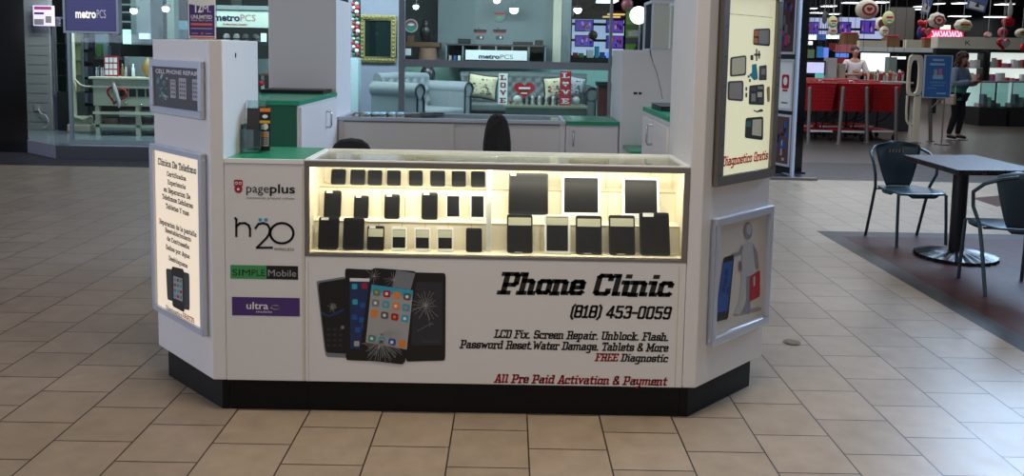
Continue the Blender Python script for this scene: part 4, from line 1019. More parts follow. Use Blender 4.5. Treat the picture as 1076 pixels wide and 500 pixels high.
# white pole stand with curled base
q = thing('display_stand', (at(80, 140, 12.8).x, 12.8, .176), 'white pole display stand with plinth beside the black accessory rack', 'display stand')
a = at(78.5, 138, 12.8); z1 = at(78, 20, 12.8).z
mb = MB(); mb.cyl((a.x, 12.8, .30), (a.x+.0, 12.8, z1), .045, .035, 14); mb.build('pole', M_cr, q)
mb = MB(); mb.box(a.x-.08, 12.72, .176, a.x+.28, 12.95, .30); mb.box(a.x-.04, 12.74, .3005, a.x+.24, 12.93, .42); mb.build('plinth', M_cr, q, bevel=.02)
mb = MB(); mb.tube([at(x_, y_, 12.74) for x_, y_ in ((79, 84), (84, 89), (90, 91), (96, 91))], .018, 8); mb.build('upper_bracket', M_cr, q)
mb = MB(); mb.tube([at(x_, y_, 12.74) for x_, y_ in ((75, 117), (79, 123), (88, 126), (96, 122))], .022, 8); mb.build('lower_scroll', M_cr, q)
# black accessory rack
q = thing('accessory_rack', (at(88, 125, 13.4).x, 13.4, .176), 'tall black rack hung with dark phone accessories, behind the white pole stand', 'rack')
bx('rack_back', 79, 34, 97, 132, 13.45, .04, M_blk, None, None, parent=q, base=.176)
for i, y_ in enumerate((40, 55, 70, 84, 98, 112)):
    for j in range(4):
        bx('hanging_pack', 80+4.2*j, y_, 83.4+4.2*j, y_+10+((i+j) % 3), 13.38, .05, [M_dgrey, M_blk, M_grey, mat('pack_blue', (40, 44, 66), .5)][(i*2+j) % 4], None, None, parent=q)
# dark shop interior goods above the counter
for i, (x0, y0, x1, y1, col, lb) in enumerate(((100, 34, 112, 60, (110, 128, 140), 'pale blue product display card under the purple sign'), (101, 46, 106, 60, (70, 110, 60), 'small green leafed package beneath the purple sign'), (113.5, 48, 121, 60, (80, 92, 108), 'slate blue product box beneath the purple sign'), (117, 36, 126, 60, (24, 24, 28), 'black rounded device on the shelf right of the purple sign'))):
    bx('product_box', x0, y0, x1, y1, 13.88-.1*i, .08, mat('prod%d' % i, col, .5), lb, 'product box', base=at(128, 60, 13.55).z+.001)
shelf = bx('wall_shelf', 98, 60, 128, 62.5, 13.55, .5, M_dgrey, 'dark shelf running behind the goods on the cream counter', 'shelf') 
# cream counter cabinet
q = thing('shop_counter', (at(125, 140, 12.4).x, 12.6, .176), 'cream painted counter with open cubbies and a heart garland on its front', 'counter')
Yc = 12.3; a = at(97, 138, Yc); b = at(166, 81, Yc)
Xl, Xr, Zt = a.x, b.x+.35, at(120, 81, Yc).z
M_crm = mat('cream_dim', (176, 172, 152), .5)
mb = MB(); mb.box(Xl, Yc+.05, .62, Xr, Yc+.5, Zt-.035); mb.build('counter_body', M_crm, q, bevel=.006)
MB().box(Xl-.04, Yc, Zt-.0345, Xr, Yc+.55, Zt).build('counter_top', M_cr, q, bevel=.008)
mb = MB(); z_ = at(120, 91, Yc).z; mb.box(Xl, Yc+.03, z_-.02, Xr, Yc+.0495, z_+.01); z_ = at(120, 119, Yc).z; mb.box(Xl, Yc+.03, z_-.02, Xr, Yc+.0495, z_+.02); mb.build('moulding', M_cr, q)
mb = MB(); 
for x0, x1 in ((126, 134), (136, 143), (145, 152), (154, 161)): a = at(x0, 101.5, Yc+.05); b = at(x1, 93.5, Yc+.05); mb.box(a.x, Yc+.042, a.z, b.x, Yc+.0498, b.z)
mb.build('cubby_openings', M_blk, q)
for xx, yy in ((149, 110), (133, 108)): a = at(xx, yy, Yc+.05); MB().ball((a.x, Yc+.035, a.z), .018).build('knob', M_steel, q)
mb = MB(); mb.box(Xl, Yc+.06, .30, Xr, Yc+.48, .34); mb.build('lower_shelf', M_crm, q)
for x_ in (Xl+.02, Xl+.62, Xr-.06): MB().box(x_, Yc+.06, .176, x_+.06, Yc+.12, .618).build('leg', M_crm, q)
for i, (x0, x1, y0, y1, m_) in enumerate(((101, 108, 124, 127.5, M_cr), (110, 125, 125, 131, M_wd), (127, 160, 129, 135, M_blk), (127, 160, 122, 128, M_lgrey))):
    a = at(x0, y1, Yc+.2); b = at(x1, y0, Yc+.2); o = MB().box(a.x, Yc+.15, .3402 if i != 3 else .45, b.x, Yc+.4, (.3402 if i != 3 else .45)+(b.z-a.z)).build('storage_box', m_, None, bevel=.004)
    tag(o, ['small cream box under the cream counter near its left leg', 'brown wooden box on the lower shelf of the cream counter', 'long black box on the lower shelf of the cream counter', 'long grey folded stack above the black box under the counter'][i], 'box')
# heart garland: ring of red beads
mb = MB(); hc = at(123, 98, Yc); N_ = 46; bpt = []
for i in range(N_):
    a_ = 2*PI*i/N_; hx = 16*math.sin(a_)**3; hz = 13*math.cos(a_)-5*math.cos(2*a_)-2*math.cos(3*a_)-math.cos(4*a_)
    x_ = hx*.0095; z_ = hz*.0088; c_, s__ = math.cos(.45), math.sin(.45); bpt.append((hc.x+x_*c_+z_*s__*.6, Yc-.02, hc.z-.02+z_*c_-x_*s__*.4))
mb.tube(bpt, [.013+.007*((i*7) % 3)/2 for i in range(N_)], 7, closed=True)
g_ = thing('heart_garland', (hc.x, Yc-.02, hc.z-.2), 'red heart shaped bead garland with grey ribbon hung on the cream counter', 'garland')
mb.build('bead_ring', mat('garland_red', (150, 22, 32), .4), g_)
mb = MB(); mb.tube([at(x_, y_, Yc-.04) for x_, y_ in ((119, 87), (121, 95), (123, 101), (125, 107), (125, 113))], [.02, .035, .03, .03, .012], 8); mb.build('ribbon', M_lgrey, g_)
a = at(119, 87, Yc); MB().tube([(a.x, Yc-.02, a.z-.02), (a.x, Yc-.045, Zt+.002)], .004, 5).build('hanging_loop', M_lgrey, g_)
# goods on cream counter
clutter(['perfume_bottle', 'perfume_bottle', 'jar'], 100, 109, 81, 12.5, 5, 7, 12, [M_lgrey, M_wgrey, M_dgrey], ['small glass bottle at the left end of the cream counter top'], 'bottles on the left end of the cream counter', base=Zt+.001)
q = thing('photo_board', (at(116, 80, 12.55).x, 12.55, Zt), 'red edged board with white pictures standing on the cream counter', 'display board')
bx('board', 109.5, 59, 124, 80.5, 12.55, .03, M_red, None, None, parent=q, base=Zt+.001)
deco('board_pictures', [M_wht, M_grey], q, 12.55, [(110.5+4.5*i, 60.5+6.5*j, 114+4.5*i, 65.5+6.5*j, 0, 0) for i in range(3) for j in range(3)])
clutter(['perfume_bottle'], 126, 141, 80, 12.6, 4, 9, 16, [mat('bottle_amber', (120, 96, 60), .3), M_lgrey, M_dgrey, M_wht], ['tall perfume bottle between the red edged board and the pale panel'], 'perfume bottles on the cream counter', base=Zt+.001)
bx('white_panel', 131, 60, 161, 80.2, 12.75, .03, M_wlight, 'pale blue grey rectangular panel standing at the back of the cream counter', 'panel', base=Zt+.001)
a = at(155, 80, 12.6); mb = MB(); mb.lathe([(.03, 0), (.07, .05), (.10, .14), (.05, .22), (.02, .28), (0, .29)], (a.x, 12.62, Zt+.001), 16); tag(mb.build('ornament', mat('ochre', (150, 118, 66), .5)), 'round ochre ornament on the cream counter against the pale panel', 'ornament')
# grey column with light box, lamps
q = struct(bx('trim_3', 138, -30, 157, 47, 13.8, .5, mat('column_grey', (112, 124, 128), .6), None, None)); 
bx('lit_sign', 146, 35, 156, 41, 13.7, .09, mat('lit_blue_white', (190, 206, 230), .5, emit=.7), 'small lit rectangle low on the grey shop column', 'sign')
M_bulb = mat('bulb', (240, 240, 255), .5, emit=30, var=0)
M_bulbw = mat('bulb_warm', (255, 200, 140), .5, emit=7, var=0)
def spot(px_, py_, Y, r, label, ztop, m_=None):
    a = at(px_, py_, Y); q = thing('spotlight', (a.x, Y, a.z), label, 'spotlight')
    mb = MB(); mb.cyl((a.x, Y+.005, a.z), (a.x, Y+.14, a.z+.05), r*1.25, r*.7, 14); mb.build('lamp_can', M_mull, q)
    MB().cyl((a.x, Y-.004, a.z), (a.x, Y+.004, a.z), r, n=14).build('bulb', m_ or M_bulb, q)
    mb = MB(); mb.cyl((a.x, Y+.08, a.z+.03), (a.x, Y+.08, ztop), .01, n=8); mb.build('drop_rod', M_mull, q)
spot(140.5, 11, 13.4, .055, 'bright white spotlight in front of the grey column in the left shop', 3.6)
spot(174, 9, 13.0, .05, 'bright white spotlight left of the purple offer card', 3.6)
spot(540, 10, 15.2, .075, 'large bright disc standing in for a reflected light high above the dark shelf', 3.6)  # reflection of a ceiling light, put in as a glowing lamp
spot(522, 0, 15.0, .06, 'spotlight at the top edge above the round red and green sign', 3.6)
spot(607, 10, 24.5, .11, 'bright spotlight left above the wall of televisions', 3.95)
spot(437, 7, 14.6, .045, 'small bright spotlight in the dark niche right of the gold mirror', 3.6)
for x0, y0, x1, y1, lb in ((129, 31, 137.5, 46, 'glowing pale window display left of the grey column'), (158, 31, 170, 43, 'glowing pale window display just above the short left tower'), (274, 35, 279, 45, 'tiny glowing pale screen beside the tall back left tower')):
    zc_ = at(172, 47, 14.2).z+.001 if x0 < 200 else at(284, 44, 13.4).z+.001
    bx('lit_screen', x0, y0, x1, 46 if x0 < 200 else y1, 14.4 if x0 < 200 else 13.6, .06, mat('lit_mint', (200, 232, 228), .5, emit=1.1), lb, 'screen', base=zc_)
bx('dark_cabinet', 128, 47, 172, 60, 14.2, .5, M_blk, 'dark cabinet behind the goods above the cream counter', 'cabinet', base=.176)
bx('blue_board', 180, 22, 205, 45, 14.0, .05, mat('teal_board', (100, 140, 156), .5), 'pale blue board seen behind the purple offer card', 'board', base=.176)
bx('dark_picture', 185, 31, 200, 44, 13.95, .03, mat('teal_dark', (50, 76, 88), .5), 'dark teal picture on the pale blue board', 'picture')
struct(bx('trim_4', 176, -30, 182, 60, 13.6, .2, mat('mullion_green', (96, 114, 108), .5), None, None))
bx('wall_panel', 100, -30, 137, 30, 15.8, .1, mat('panel_slate', (70, 80, 84), .5), 'slate wall panel high behind the purple sign', 'panel')
for i, y_ in enumerate((4, 12, 22)):
    bx('ceiling_light', 122, y_, 137, y_+1.5, 15.5, .05, mat('dim_strip', (150, 160, 160), .5, emit=.4), ['topmost', 'middle', 'lowest'][i]+' of three thin dim light bars left of the grey column', 'light')
# white facade sign behind the tower
q = thing('shop_sign', (at(250, 28, 12.8).x, 12.8, at(250, 28, 12.8).z), 'long white facade sign with purple lettering above the short left tower', 'sign')
bx('sign_panel', 205, 10.5, 284, 28, 12.8, .06, mat('sign_offwhite', (178, 188, 180), .5), None, None, parent=q)
pl = Plane((0, 12.8, 0), (1, 0, 0)); mb = MB(); a = pl.px(225, 21.5); b = pl.px(252, 21.5); c = pl.px(268.5, 21.5)
sans(pl, mb, 'metro', a[0], b[0], a[1], .10, .003, 0, bold=.035); sans(pl, mb, 'PCS', b[0]+.01, c[0], a[1], .10, .003, 1)
a = pl.px(234, 26.3); b = pl.px(260, 26.3); sans(pl, mb, 'Authorized Dealer', a[0], b[0], a[1], .03, .003, 2, bold=.02)
mb.build('lettering', [mat('ink_deep_purple', (30, 22, 62), .5), mat('ink_rose', (150, 110, 110), .5), M_red], q)
struct(bx('trim_5', 205, 6.5, 284, 9.5, 12.78, .4, M_wlight, None, None))
bx('ledge_figure', 243, 0, 254, 5, 12.9, .1, M_blk, 'dark ornament lying on the beam above the white facade sign', 'ornament', base=at(284, 6.5, 12.78).z+.001)
sh = bx('wall_shelf', 215, 44, 284, 47, 13.4, .5, M_dgrey, 'dark shelf with round hats below the white facade sign', 'shelf'); zsh = at(284, 44, 13.4).z+.001
for i, x_ in enumerate((236, 246.5, 256, 267)):
    a = at(x_, 44, 13.5); q = thing('sun_hat', (a.x, 13.55, a.z+.001), 'grey round hat standing on the dark shelf under the facade sign, %s from the left' % ordn[i], 'hat', 'hats under the facade sign')
    mb = MB(); mb.lathe([(.072, 0), (.074, .012), (.055, .02), (.052, .085), (.03, .12), (0, .125)], (a.x, 13.6, zsh), 18); mb.build('crown', M_lgrey if i < 2 else M_grey, q)
    mb = MB(); mb.lathe([(.0565, .034), (.0565, .052)], (a.x, 13.6, zsh), 18); mb.build('hat_band', M_blk, q)
bx('product_box', 271, 62, 281, 77, 13.4, .2, M_wlight, 'pale box on the shelf end between the short and tall left towers', 'product box', base=at(284, 77.5, 13.3).z+.001)
bx('wall_shelf', 268, 77.5, 284, 79, 13.3, .5, M_wd, 'wooden shelf edge between the short and tall left towers', 'shelf')
a = at(275, 87, 13.4); q = thing('hanging_ornament', (a.x, 13.4, a.z), 'red round ornament hanging in the gap between the left towers', 'ornament'); MB().ball((a.x, 13.4, a.z), .05).build('ball', M_red, q); MB().cyl((a.x, 13.4, a.z+.05), (a.x, 13.4, at(275, 78.5, 13.4).z), .004, n=6).build('string', M_wht, q)
tag(bx('stand_post', 274.5, 79.5, 277, 120, 13.6, .05, M_cr, None, None, base=.176), 'cream post in the gap between the short and tall left towers', 'post')

# ---------------- furniture shop, centre
# pale pillar and ornament rack right of the tall back left tower
struct(bx('trim_6', 366.5, 61, 376.5, 130, 13.0, .25, mat('pillar_pale', (176, 194, 206), .5), None, None))
q = thing('ornament_rack', (at(372, 60, 13).x, 13.05, at(372, 60, 13).z), 'rack of red, green and white ornaments beside the gold mirror', 'rack')
a = at(368.5, 60.5, 13.05); b = at(377, -10, 13.05); mb = MB(); mb.box(a.x, 13.2, a.z+.01, b.x, 13.22, b.z); mb.build('rack_back', M_wdark, q)
cl = [M_red, mat('orn_green', (60, 110, 84), .4), M_wht, M_lgrey, mat('orn_maroon', (96, 40, 44), .5)]
for i in range(14):
    for j in range(2):
        c_ = at(370.5+4*j+(i % 2), 4+4.1*i, 13.1); MB().ball((c_.x, 13.13, c_.z), .028+.008*((i*3+j) % 3), n=10).build('ornament', cl[(i*2+j*3) % 5], q)
# mirror
q = thing('wall_mirror', (at(397, 66, 13.9).x, 13.95, at(397, 66, 13.9).z), 'gold framed rectangular mirror on the blue grey wall', 'mirror')
pl = Plane((0, 13.99, 0), (1, 0, 0)); a = pl.px(378.5, 65.5); b = pl.px(416.5, 16)
M_gold = mat('gold_leaf', (150, 138, 92), .4, .5, var=.35, scale=40, bump=.6)
mb = MB(); pl.frame(mb, a[0], a[1], b[0], b[1], .085, .0, .05); mb.build('frame', M_gold, q, bevel=.014)
mb = MB(); k_ = 0
for s_ in [a[0]+.04+i*(b[0]-a[0]-.08)/9 for i in range(10)]:
    for t_ in (a[1]+.042, b[1]-.042): mb.ball(pl.pt(s_, t_, .052), .022, n=8)
for t_ in [a[1]+.10+i*(b[1]-a[1]-.2)/9 for i in range(10)]:
    for s_ in (a[0]+.042, b[0]-.042): mb.ball(pl.pt(s_, t_, .052), .022, n=8)
mb.build('frame_carving', M_gold, q)
mb = MB(); pl.box(mb, a[0]+.086, a[1]+.086, b[0]-.086, b[1]-.086, .004, .014); mb.build('mirror_glass', mat('mirror_surface', (70, 96, 96), .06, .9, var=0), q)
# niche
Yn = 15.2
struct(bx('trim_7', 424, 44.5, 462, 49, Yn, .5, M_wd, None, None))
q = thing('decor_plate', (at(432, 36, Yn).x, Yn+.1, at(432, 36, Yn).z), 'round plate with red and green wreath pattern on a stand in the dark niche', 'plate')
a = at(432, 27, Yn+.1); mb = MB(); mb.cyl((a.x, Yn+.1, a.z), (a.x, Yn+.13, a.z), .125, n=28); mb.build('plate_disc', M_lgrey, q)
pl = Plane((0, Yn+.1, 0), (1, 0, 0)); mb = MB(); pl.disc(mb, a.x, a.z, .10, .003, 0); pl.disc(mb, a.x, a.z-.02, .085, .005, 1); pl.disc(mb, a.x, a.z+.02, .06, .007, 2, ry=.02); mb.build('plate_painting', [M_red, M_teal, M_wht], q)
mb = MB(); zz = at(462, 44.5, Yn).z; mb.box(a.x-.06, Yn+.08, zz+.001, a.x+.06, Yn+.2, zz+.12); mb.build('plate_stand', M_wd, q)
a = at(446, 44.4, Yn); a.z = at(462, 44.5, Yn).z; mb = MB(); mb.lathe([(.06, 0), (.09, .08), (.11, .2), (.08, .30), (.05, .36), (.07, .40), (0, .41)], (a.x, Yn+.2, a.z+.001), 20); tag(mb.build('vase', mat('vase_dark', (36, 30, 34), .3)), 'tall dark vase beside the wreath plate in the niche', 'vase')
a = at(428, 44.4, Yn); 
q = thing('picture_frame', (at(428, 59, 14.9).x, 14.9, at(428, 59, 14.9).z), 'small black framed white picture under the wooden shelf in the niche', 'picture frame')
bx('frame', 423.5, 49.5, 433.5, 60.5, 14.95, .03, M_blk, None, None, parent=q); deco('picture', [M_wht], q, 14.95, [(425, 51, 432, 58, 0, 0)])
# table lamp
q = thing('table_lamp', (at(449, 88, 14.7).x, 14.7, at(449, 88, 14.7).z), 'table lamp with dark round base and brown drum shade behind the grey armchair', 'lamp')
a = at(449.5, 88, 14.7); a.z = at(462, 88.4, 14.5).z+.001; s_ = (at(449.5, 66, 14.7).z-a.z)
mb = MB(); mb.lathe([(.07, 0), (.10, .02), (.125, s_*.3), (.13, s_*.55), (.09, s_*.8), (.04, s_*.95), (.02, s_), (0, s_)], (a.x, 14.7, a.z), 24); mb.build('lamp_base', mat('lamp_base', (58, 54, 60), .25), q)
z0 = at(449, 66, 14.7).z; z1 = at(449, 50.5, 14.7).z; mb = MB(); mb.lathe([(.175, 0), (.145, z1-z0)], (a.x, 14.7, z0), 28); mb.build('lamp_shade', mat('shade_brown', (110, 84, 70), .7, emit=.06, ecol=(150, 90, 60)), q)
MB().cyl((a.x, 14.7, z0-.02), (a.x, 14.7, z0+.12), .012).build('lamp_stem', M_gold, q); MB().ball((a.x, 14.0-.19, z0+.06), .022).build('bulb_glow', M_bulbw, q) if False else MB().ball((a.x, 14.7, z0+.04), .035).build('bulb', M_bulbw, q)
o = bx('side_table', 438, 88.4, 462, 91, 14.5, .4, M_wd, None, None); tag(o, 'wooden side table top carrying the brown shaded lamp', 'table')
for x_ in (439, 460): bx('table_leg', x_, 91.2, x_+1.5, 120, 14.55, .04, M_wd, None, None, base=.176)
for l_ in [b_ for b_ in bpy.data.objects if b_.name.startswith('table_leg')]: l_.parent = o; l_.matrix_parent_inverse = Matrix.Translation(-o.location)
a = at(441, 87, 14.55); tag(MB().ball((a.x, 14.55, at(462, 88.4, 14.5).z+.039), .038).build('red_ornament', M_red), 'small red ornament between the armchair cushion and the lamp', 'ornament')
# sofas
M_vel = mat('grey_velvet', (128, 134, 142), .6, var=.10, scale=14)
M_veld = mat('grey_velvet_dark', (84, 90, 92), .6, var=.12, scale=14)
M_trim = mat('sofa_nailhead_trim', (44, 46, 50), .4)
def sofa(loc, rz, W, D, zs, zarm, zback, label, m_, nt_, pil=True):
    q = thing('sofa', (loc[0], loc[1], loc[2]), label, 'sofa', None, rz); M = RM[q.name]; mk = lambda: MB(M)
    # local frame: x across, -y to the front
    mk().box(-W/2+.06, -D/2+.04, .12, W/2-.06, D/2-.05, zs-.16).build('sofa_base', m_, q, bevel=.03)
    mk().box(-W/2+.19, -D/2, zs-.155, W/2-.19, D/2-.22, zs).build('seat_cushion', m_, q, bevel=.05, seg=4)
    mb = mk(); K_ = int((W-.3)/.16); nz_ = 3; vs = []; nx = K_*6+1; nzz = 15
    for j in range(nzz):
        for i in range(nx):
            u = i/(nx-1); v = j/(nzz-1); x_ = -W/2+.12+(W-.24)*u; z_ = zs-.1+(zback-zs+.1)*v
            cu = abs(math.sin(PI*(u*K_+v*nz_)/1))*abs(math.sin(PI*(u*K_-v*nz_)/1)); y_ = D/2-.26+.10*v-.055*cu**.5
            vs.append((x_, y_, z_))
    fs = [(j*nx+i, j*nx+i+1, (j+1)*nx+i+1, (j+1)*nx+i) for j in range(nzz-1) for i in range(nx-1)]
    n0 = len(vs)
    for j in range(nzz):
        for i in (0, nx-1): pass
    mb.add(vs, fs, 0, True); mb.box(-W/2+.12, D/2-.15, .13, W/2-.12, D/2-.02, zback-.02); mb.build('backrest', m_, q)
    mk().tube([(-W/2+.10, D/2-.10, zback-.01), (0, D/2-.10, zback+.01), (W/2-.10, D/2-.10, zback-.01)], .085, 12).build('back_roll', m_, q)
    for s in (-1, 1):
        xa = s*(W/2-.10); mb = mk(); mb.cyl((xa+s*.02, -D/2+.02, zarm-.10), (xa+s*.02, D/2-.06, zarm-.10), .115, n=20); mb.box(xa-.085, -D/2+.03, .13, xa+.085, D/2-.06, zarm-.12)
        ar = mb.build('armrest', m_, q)
        RM[ar.name] = M; mb = mk(); pts = [(xa+s*.02+.10*math.cos(a_), -D/2+.012, zarm-.10+.10*math.sin(a_)) for a_ in [PI*1.15-2*PI*.72*i/18*(1) for i in range(19)]]
        mb.tube([(xa-.075, -D/2+.02, .15)]+[(xa-.075, -D/2+.015, zarm-.2)]+pts+[(xa+.08, -D/2+.02, zarm-.25), (xa+.08, -D/2+.02, .15)], .016, 8); mb.build('nailhead_trim', M_trim, ar)
    for sx in (-1, 1):
        for sy in (-1, 1): mk().lathe([(.022, 0), (.035, .06), (.04, .12)], (sx*(W/2-.14), sy*(D/2-.12), 0), 12).build('foot', M_blk, q)
    return q
ZP = .176
sofa((-.56, 12.9, ZP), .98, 1.35, .98, .47, .86, .92, 'pale grey velvet tufted loveseat turned sideways, below the gold mirror', M_vel, 3)
a = at(549, 112, 13.7); sofa((a.x+.02, 14.05, ZP), 0, 2.38, .95, .52, .80, .93, 'dark grey tufted sofa facing forward behind the LOVE signs', M_veld, 3)
def pillow(px_, py_, Y, w, h, rz, tilt, label, m_, trim=None, pr=None):
    a = at(px_, py_, Y); q = thing('cushion', (a.x, Y, a.z-h/2), label, 'cushion')
    M = Matrix.Translation((a.x, Y, a.z)) @ Matrix.Rotation(rz, 4, 'Z') @ Matrix.Rotation(tilt, 4, 'Y'); mb = MB(M); N_ = 14; vs = []
    for sd in (-1, 1):
        for j in range(N_+1):
            for i in range(N_+1):
                u = 2*i/N_-1; v = 2*j/N_-1; t_ = .085*max(0, (1-u**4)*(1-v**4))**.6; k_ = 1-.10*(1-abs(u))*0-.08*(1-v*v)*abs(u)**3
                vs.append((u*w/2*(1-.08*(1-v*v)), sd*t_, v*h/2*(1-.08*(1-u*u))))
    n1 = (N_+1)**2; fs = []
    for k_ in (0, 1):
        for j in range(N_):
            for i in range(N_):
                b = k_*n1+j*(N_+1)+i; f = (b, b+1, b+N_+2, b+N_+1); fs.append(f if k_ == 0 else f[::-1])
    mb.add(vs, fs, 0, True); mb.build('cushion_cover', m_, q)
    if trim:
        mb = MB(M); mb.tube([(u*w/2*(1-.08*(1-v*v)), 0, v*h/2*(1-.08*(1-u*u))) for u, v in [(-1+i*.25, -1) for i in range(8)]+[(1, -1+i*.25) for i in range(8)]+[(1-i*.25, 1) for i in range(8)]+[(-1, 1-i*.25) for i in range(8)]], .016, 6, closed=True); mb.build('piping', trim, q)
    if pr:
        mb = MB(M); r_ = random.Random(9)
        for k_ in range(34):
            u, v = r_.uniform(-.7, .7), r_.uniform(-.55, .7); s_ = r_.uniform(.012, .035); yy = -.085*((1-u**4)*(1-v**4))**.6-.004
            mb.poly([(u*w/2-s_, yy, v*h/2), (u*w/2, yy, v*h/2-s_*.6), (u*w/2+s_, yy, v*h/2), (u*w/2, yy, v*h/2+s_*.6)], k_ % len(pr))
        mb.build('cushion_print', pr, q)
M_pc = mat('cushion_cream', (196, 186, 158), .8, var=.12, scale=30)
pillow(507, 91, 13.84, .50, .40, -.1, .12, 'cream floral cushion with dark piping at the left end of the dark sofa', M_pc, M_trim, [M_dgrey, M_grey, mat('ink_olive', (110, 110, 84), .6)])
pillow(582, 93, 13.86, .34, .38, .15, -.1, 'cream and red patterned cushion on the dark sofa behind the red LOVE sign', M_pc, M_trim, [M_red, M_grey, M_dgrey])
pillow(603, 92, 13.66, .34, .36, .3, .2, 'silver grey cushion leaning by the right arm of the dark sofa', M_lgrey, None, [M_dgrey, M_grey])
for x_, lb in ((403, 'left pale velvet cushion standing behind the arm of the sideways loveseat'), (421, 'right pale velvet cushion standing behind the arm of the sideways loveseat')):
    pass
# coffee table with ornate knobs
q = thing('coffee_table', (at(573, 118, 12.6).x, 12.8, ZP), 'low mirrored coffee table with ornate dark spindles before the dark sofa', 'coffee table')
a = at(529, 113, 12.5); b = at(618, 113, 12.5); zt = at(570, 111, 12.5).z
MB().box(a.x, 12.5, zt-.04, b.x, 13.1, zt).build('table_top', mat('table_champagne', (150, 150, 132), .25, .4), q, bevel=.006)
MB().box(a.x+.03, 12.55, ZP+.08, b.x-.03, 13.05, zt-.041).build('table_body', mat('mirror_body', (110, 118, 112), .2, .6), q, bevel=.006)
for x_ in (a.x+.07, b.x-.07):
    for y_ in (12.6, 13.0): MB().lathe([(.02, 0), (.035, .04), (.03, .08)], (x_, y_, ZP), 10).build('foot', M_blk, q)
q = thing('candle_rail', (at(573, 110, 12.7).x, 12.7, zt+.001), 'row of dark turned spindles between two glass knobs on the coffee table', 'ornament')
for x_ in (543.5, 583+22): c_ = at(x_, 105, 12.7); MB().ball((c_.x, 12.7, zt+.075), .065, n=14).build('glass_knob', M_lgrey, q)
for i in range(9): c_ = at(556+3.6*i, 105, 12.75); MB().lathe([(.018, 0), (.026, .03), (.012, .06), (.026, .09), (.014, .13), (0, .135)], (c_.x, 12.7, zt+.002), 10).build('spindle', [M_blk, M_lgrey][i % 2], q)
# LOVE signs, heart
for x0, y0, x1, y1, Y, m0, m1, lb, let in ((523.5, 77.5, 533.5, 104, 12.66, M_wht, M_red, 'white upright LOVE sign with red letters before the dark sofa', 'LOVE'), (588, 75, 600.5, 106, 12.62, M_red, M_wht, 'red upright LOVE sign with white letters before the dark sofa', 'LOVE')):
    pz = zt+.001; q = thing('love_sign', (at((x0+x1)/2, y1, Y).x, Y, pz), lb, 'sign'); RM_ = RM[q.name]
    a = at(x0, y1, Y); b = at(x1, y0, Y); h_ = b.z-pz; w_ = b.x-a.x
    MB().box(a.x, Y, pz, b.x, Y+.03, b.z).build('sign_board', m0, q, bevel=.003)
    pl = Plane((a.x, Y, pz), (1, 0, 0)); mb = MB()
    for i, ch in enumerate(let):
        t_ = h_*(1-.25*(i+1))+h_*.05
        if ch == 'O' and m0 == M_red:
            pl.disc(mb, w_*.36, t_+h_*.10, w_*.15, .003, 0); pl.disc(mb, w_*.64, t_+h_*.10, w_*.15, .003, 0); mb.poly([pl.pt(w_*.22, t_+h_*.09, .003), pl.pt(w_*.5, t_, .003), pl.pt(w_*.78, t_+h_*.09, .003)], 0)
        else: slab_text(pl, mb, ch, w_*.2, w_*.85, t_, h_*.16, .003, 0, 0, 1.3)
    mb.build('sign_letters', m1, q)
hp = at(551, 94, 12.7); q = thing('heart_sign', (hp.x, 12.7, zt+.001), 'red heart shaped sign with white writing strip, standing between the LOVE signs', 'sign')
N_ = 40; hs = []
for i in range(N_):
    a_ = 2*PI*i/N_; hs.append((hp.x+16*math.sin(a_)**3*.0100, 12.7, hp.z+(13*math.cos(a_)-5*math.cos(2*a_)-2*math.cos(3*a_)-math.cos(4*a_))*.0086))
MB().slab(hs, (0, 1, 0), .025).build('heart_board', M_red, q)
pl = Plane((hp.x, 12.7, hp.z), (1, 0, 0)); mb = MB(); pl.rect(mb, -.085, .005, .09, .035, .003, 0); pl.rect(mb, -.07, -.03, .07, -.012, .003, 1); pl.rect(mb, -.05, -.065, .045, -.048, .003, 0); mb.build('heart_print', [M_wht, M_wd], q)
MB().box(hp.x-.02, 12.705, zt+.0015, hp.x+.02, 12.722, hp.z-.12).build('stand', M_blk, q)
a = at(532, 98, 12.7)
a = at(537, 100, 12.72); mb = MB(); mb.ball((a.x, 12.76, zt+.028), .026, n=12); tag(mb.build('red_ornament', M_red), 'tiny red ball beside the white LOVE sign', 'ornament')
# tapered wooden pedestal at the right
q = thing('wood_pedestal', (at(635, 120, 12.6).x, 12.8, ZP), 'dark red tapered wooden pedestal right of the dark sofa', 'pedestal')
a = at(629, 120, 12.6); b = at(642, 86.5, 12.6); cx_ = (a.x+b.x)/2
mb = MB(); w0, w1 = .075, .10; pz1 = b.z
mb.add([(cx_-w0, 12.65, ZP+.03), (cx_+w0, 12.65, ZP+.03), (cx_+w0, 12.85, ZP+.03), (cx_-w0, 12.85, ZP+.03), (cx_-w1, 12.62, pz1-.06), (cx_+w1, 12.62, pz1-.06), (cx_+w1, 12.88, pz1-.06), (cx_-w1, 12.88, pz1-.06)], [(0,3,2,1),(4,5,6,7),(0,1,5,4),(1,2,6,5),(2,3,7,6),(3,0,4,7)], 0)
mb.build('pedestal_body', mat('mahogany', (74, 34, 30), .35), q)
MB().box(cx_-w1-.02, 12.60, pz1-.0595, cx_+w1+.02, 12.90, pz1).build('pedestal_cap', M_blk, q, bevel=.006); MB().box(cx_-.09, 12.63, ZP, cx_+.09, 12.87, ZP+.0295).build('pedestal_foot', M_blk, q)
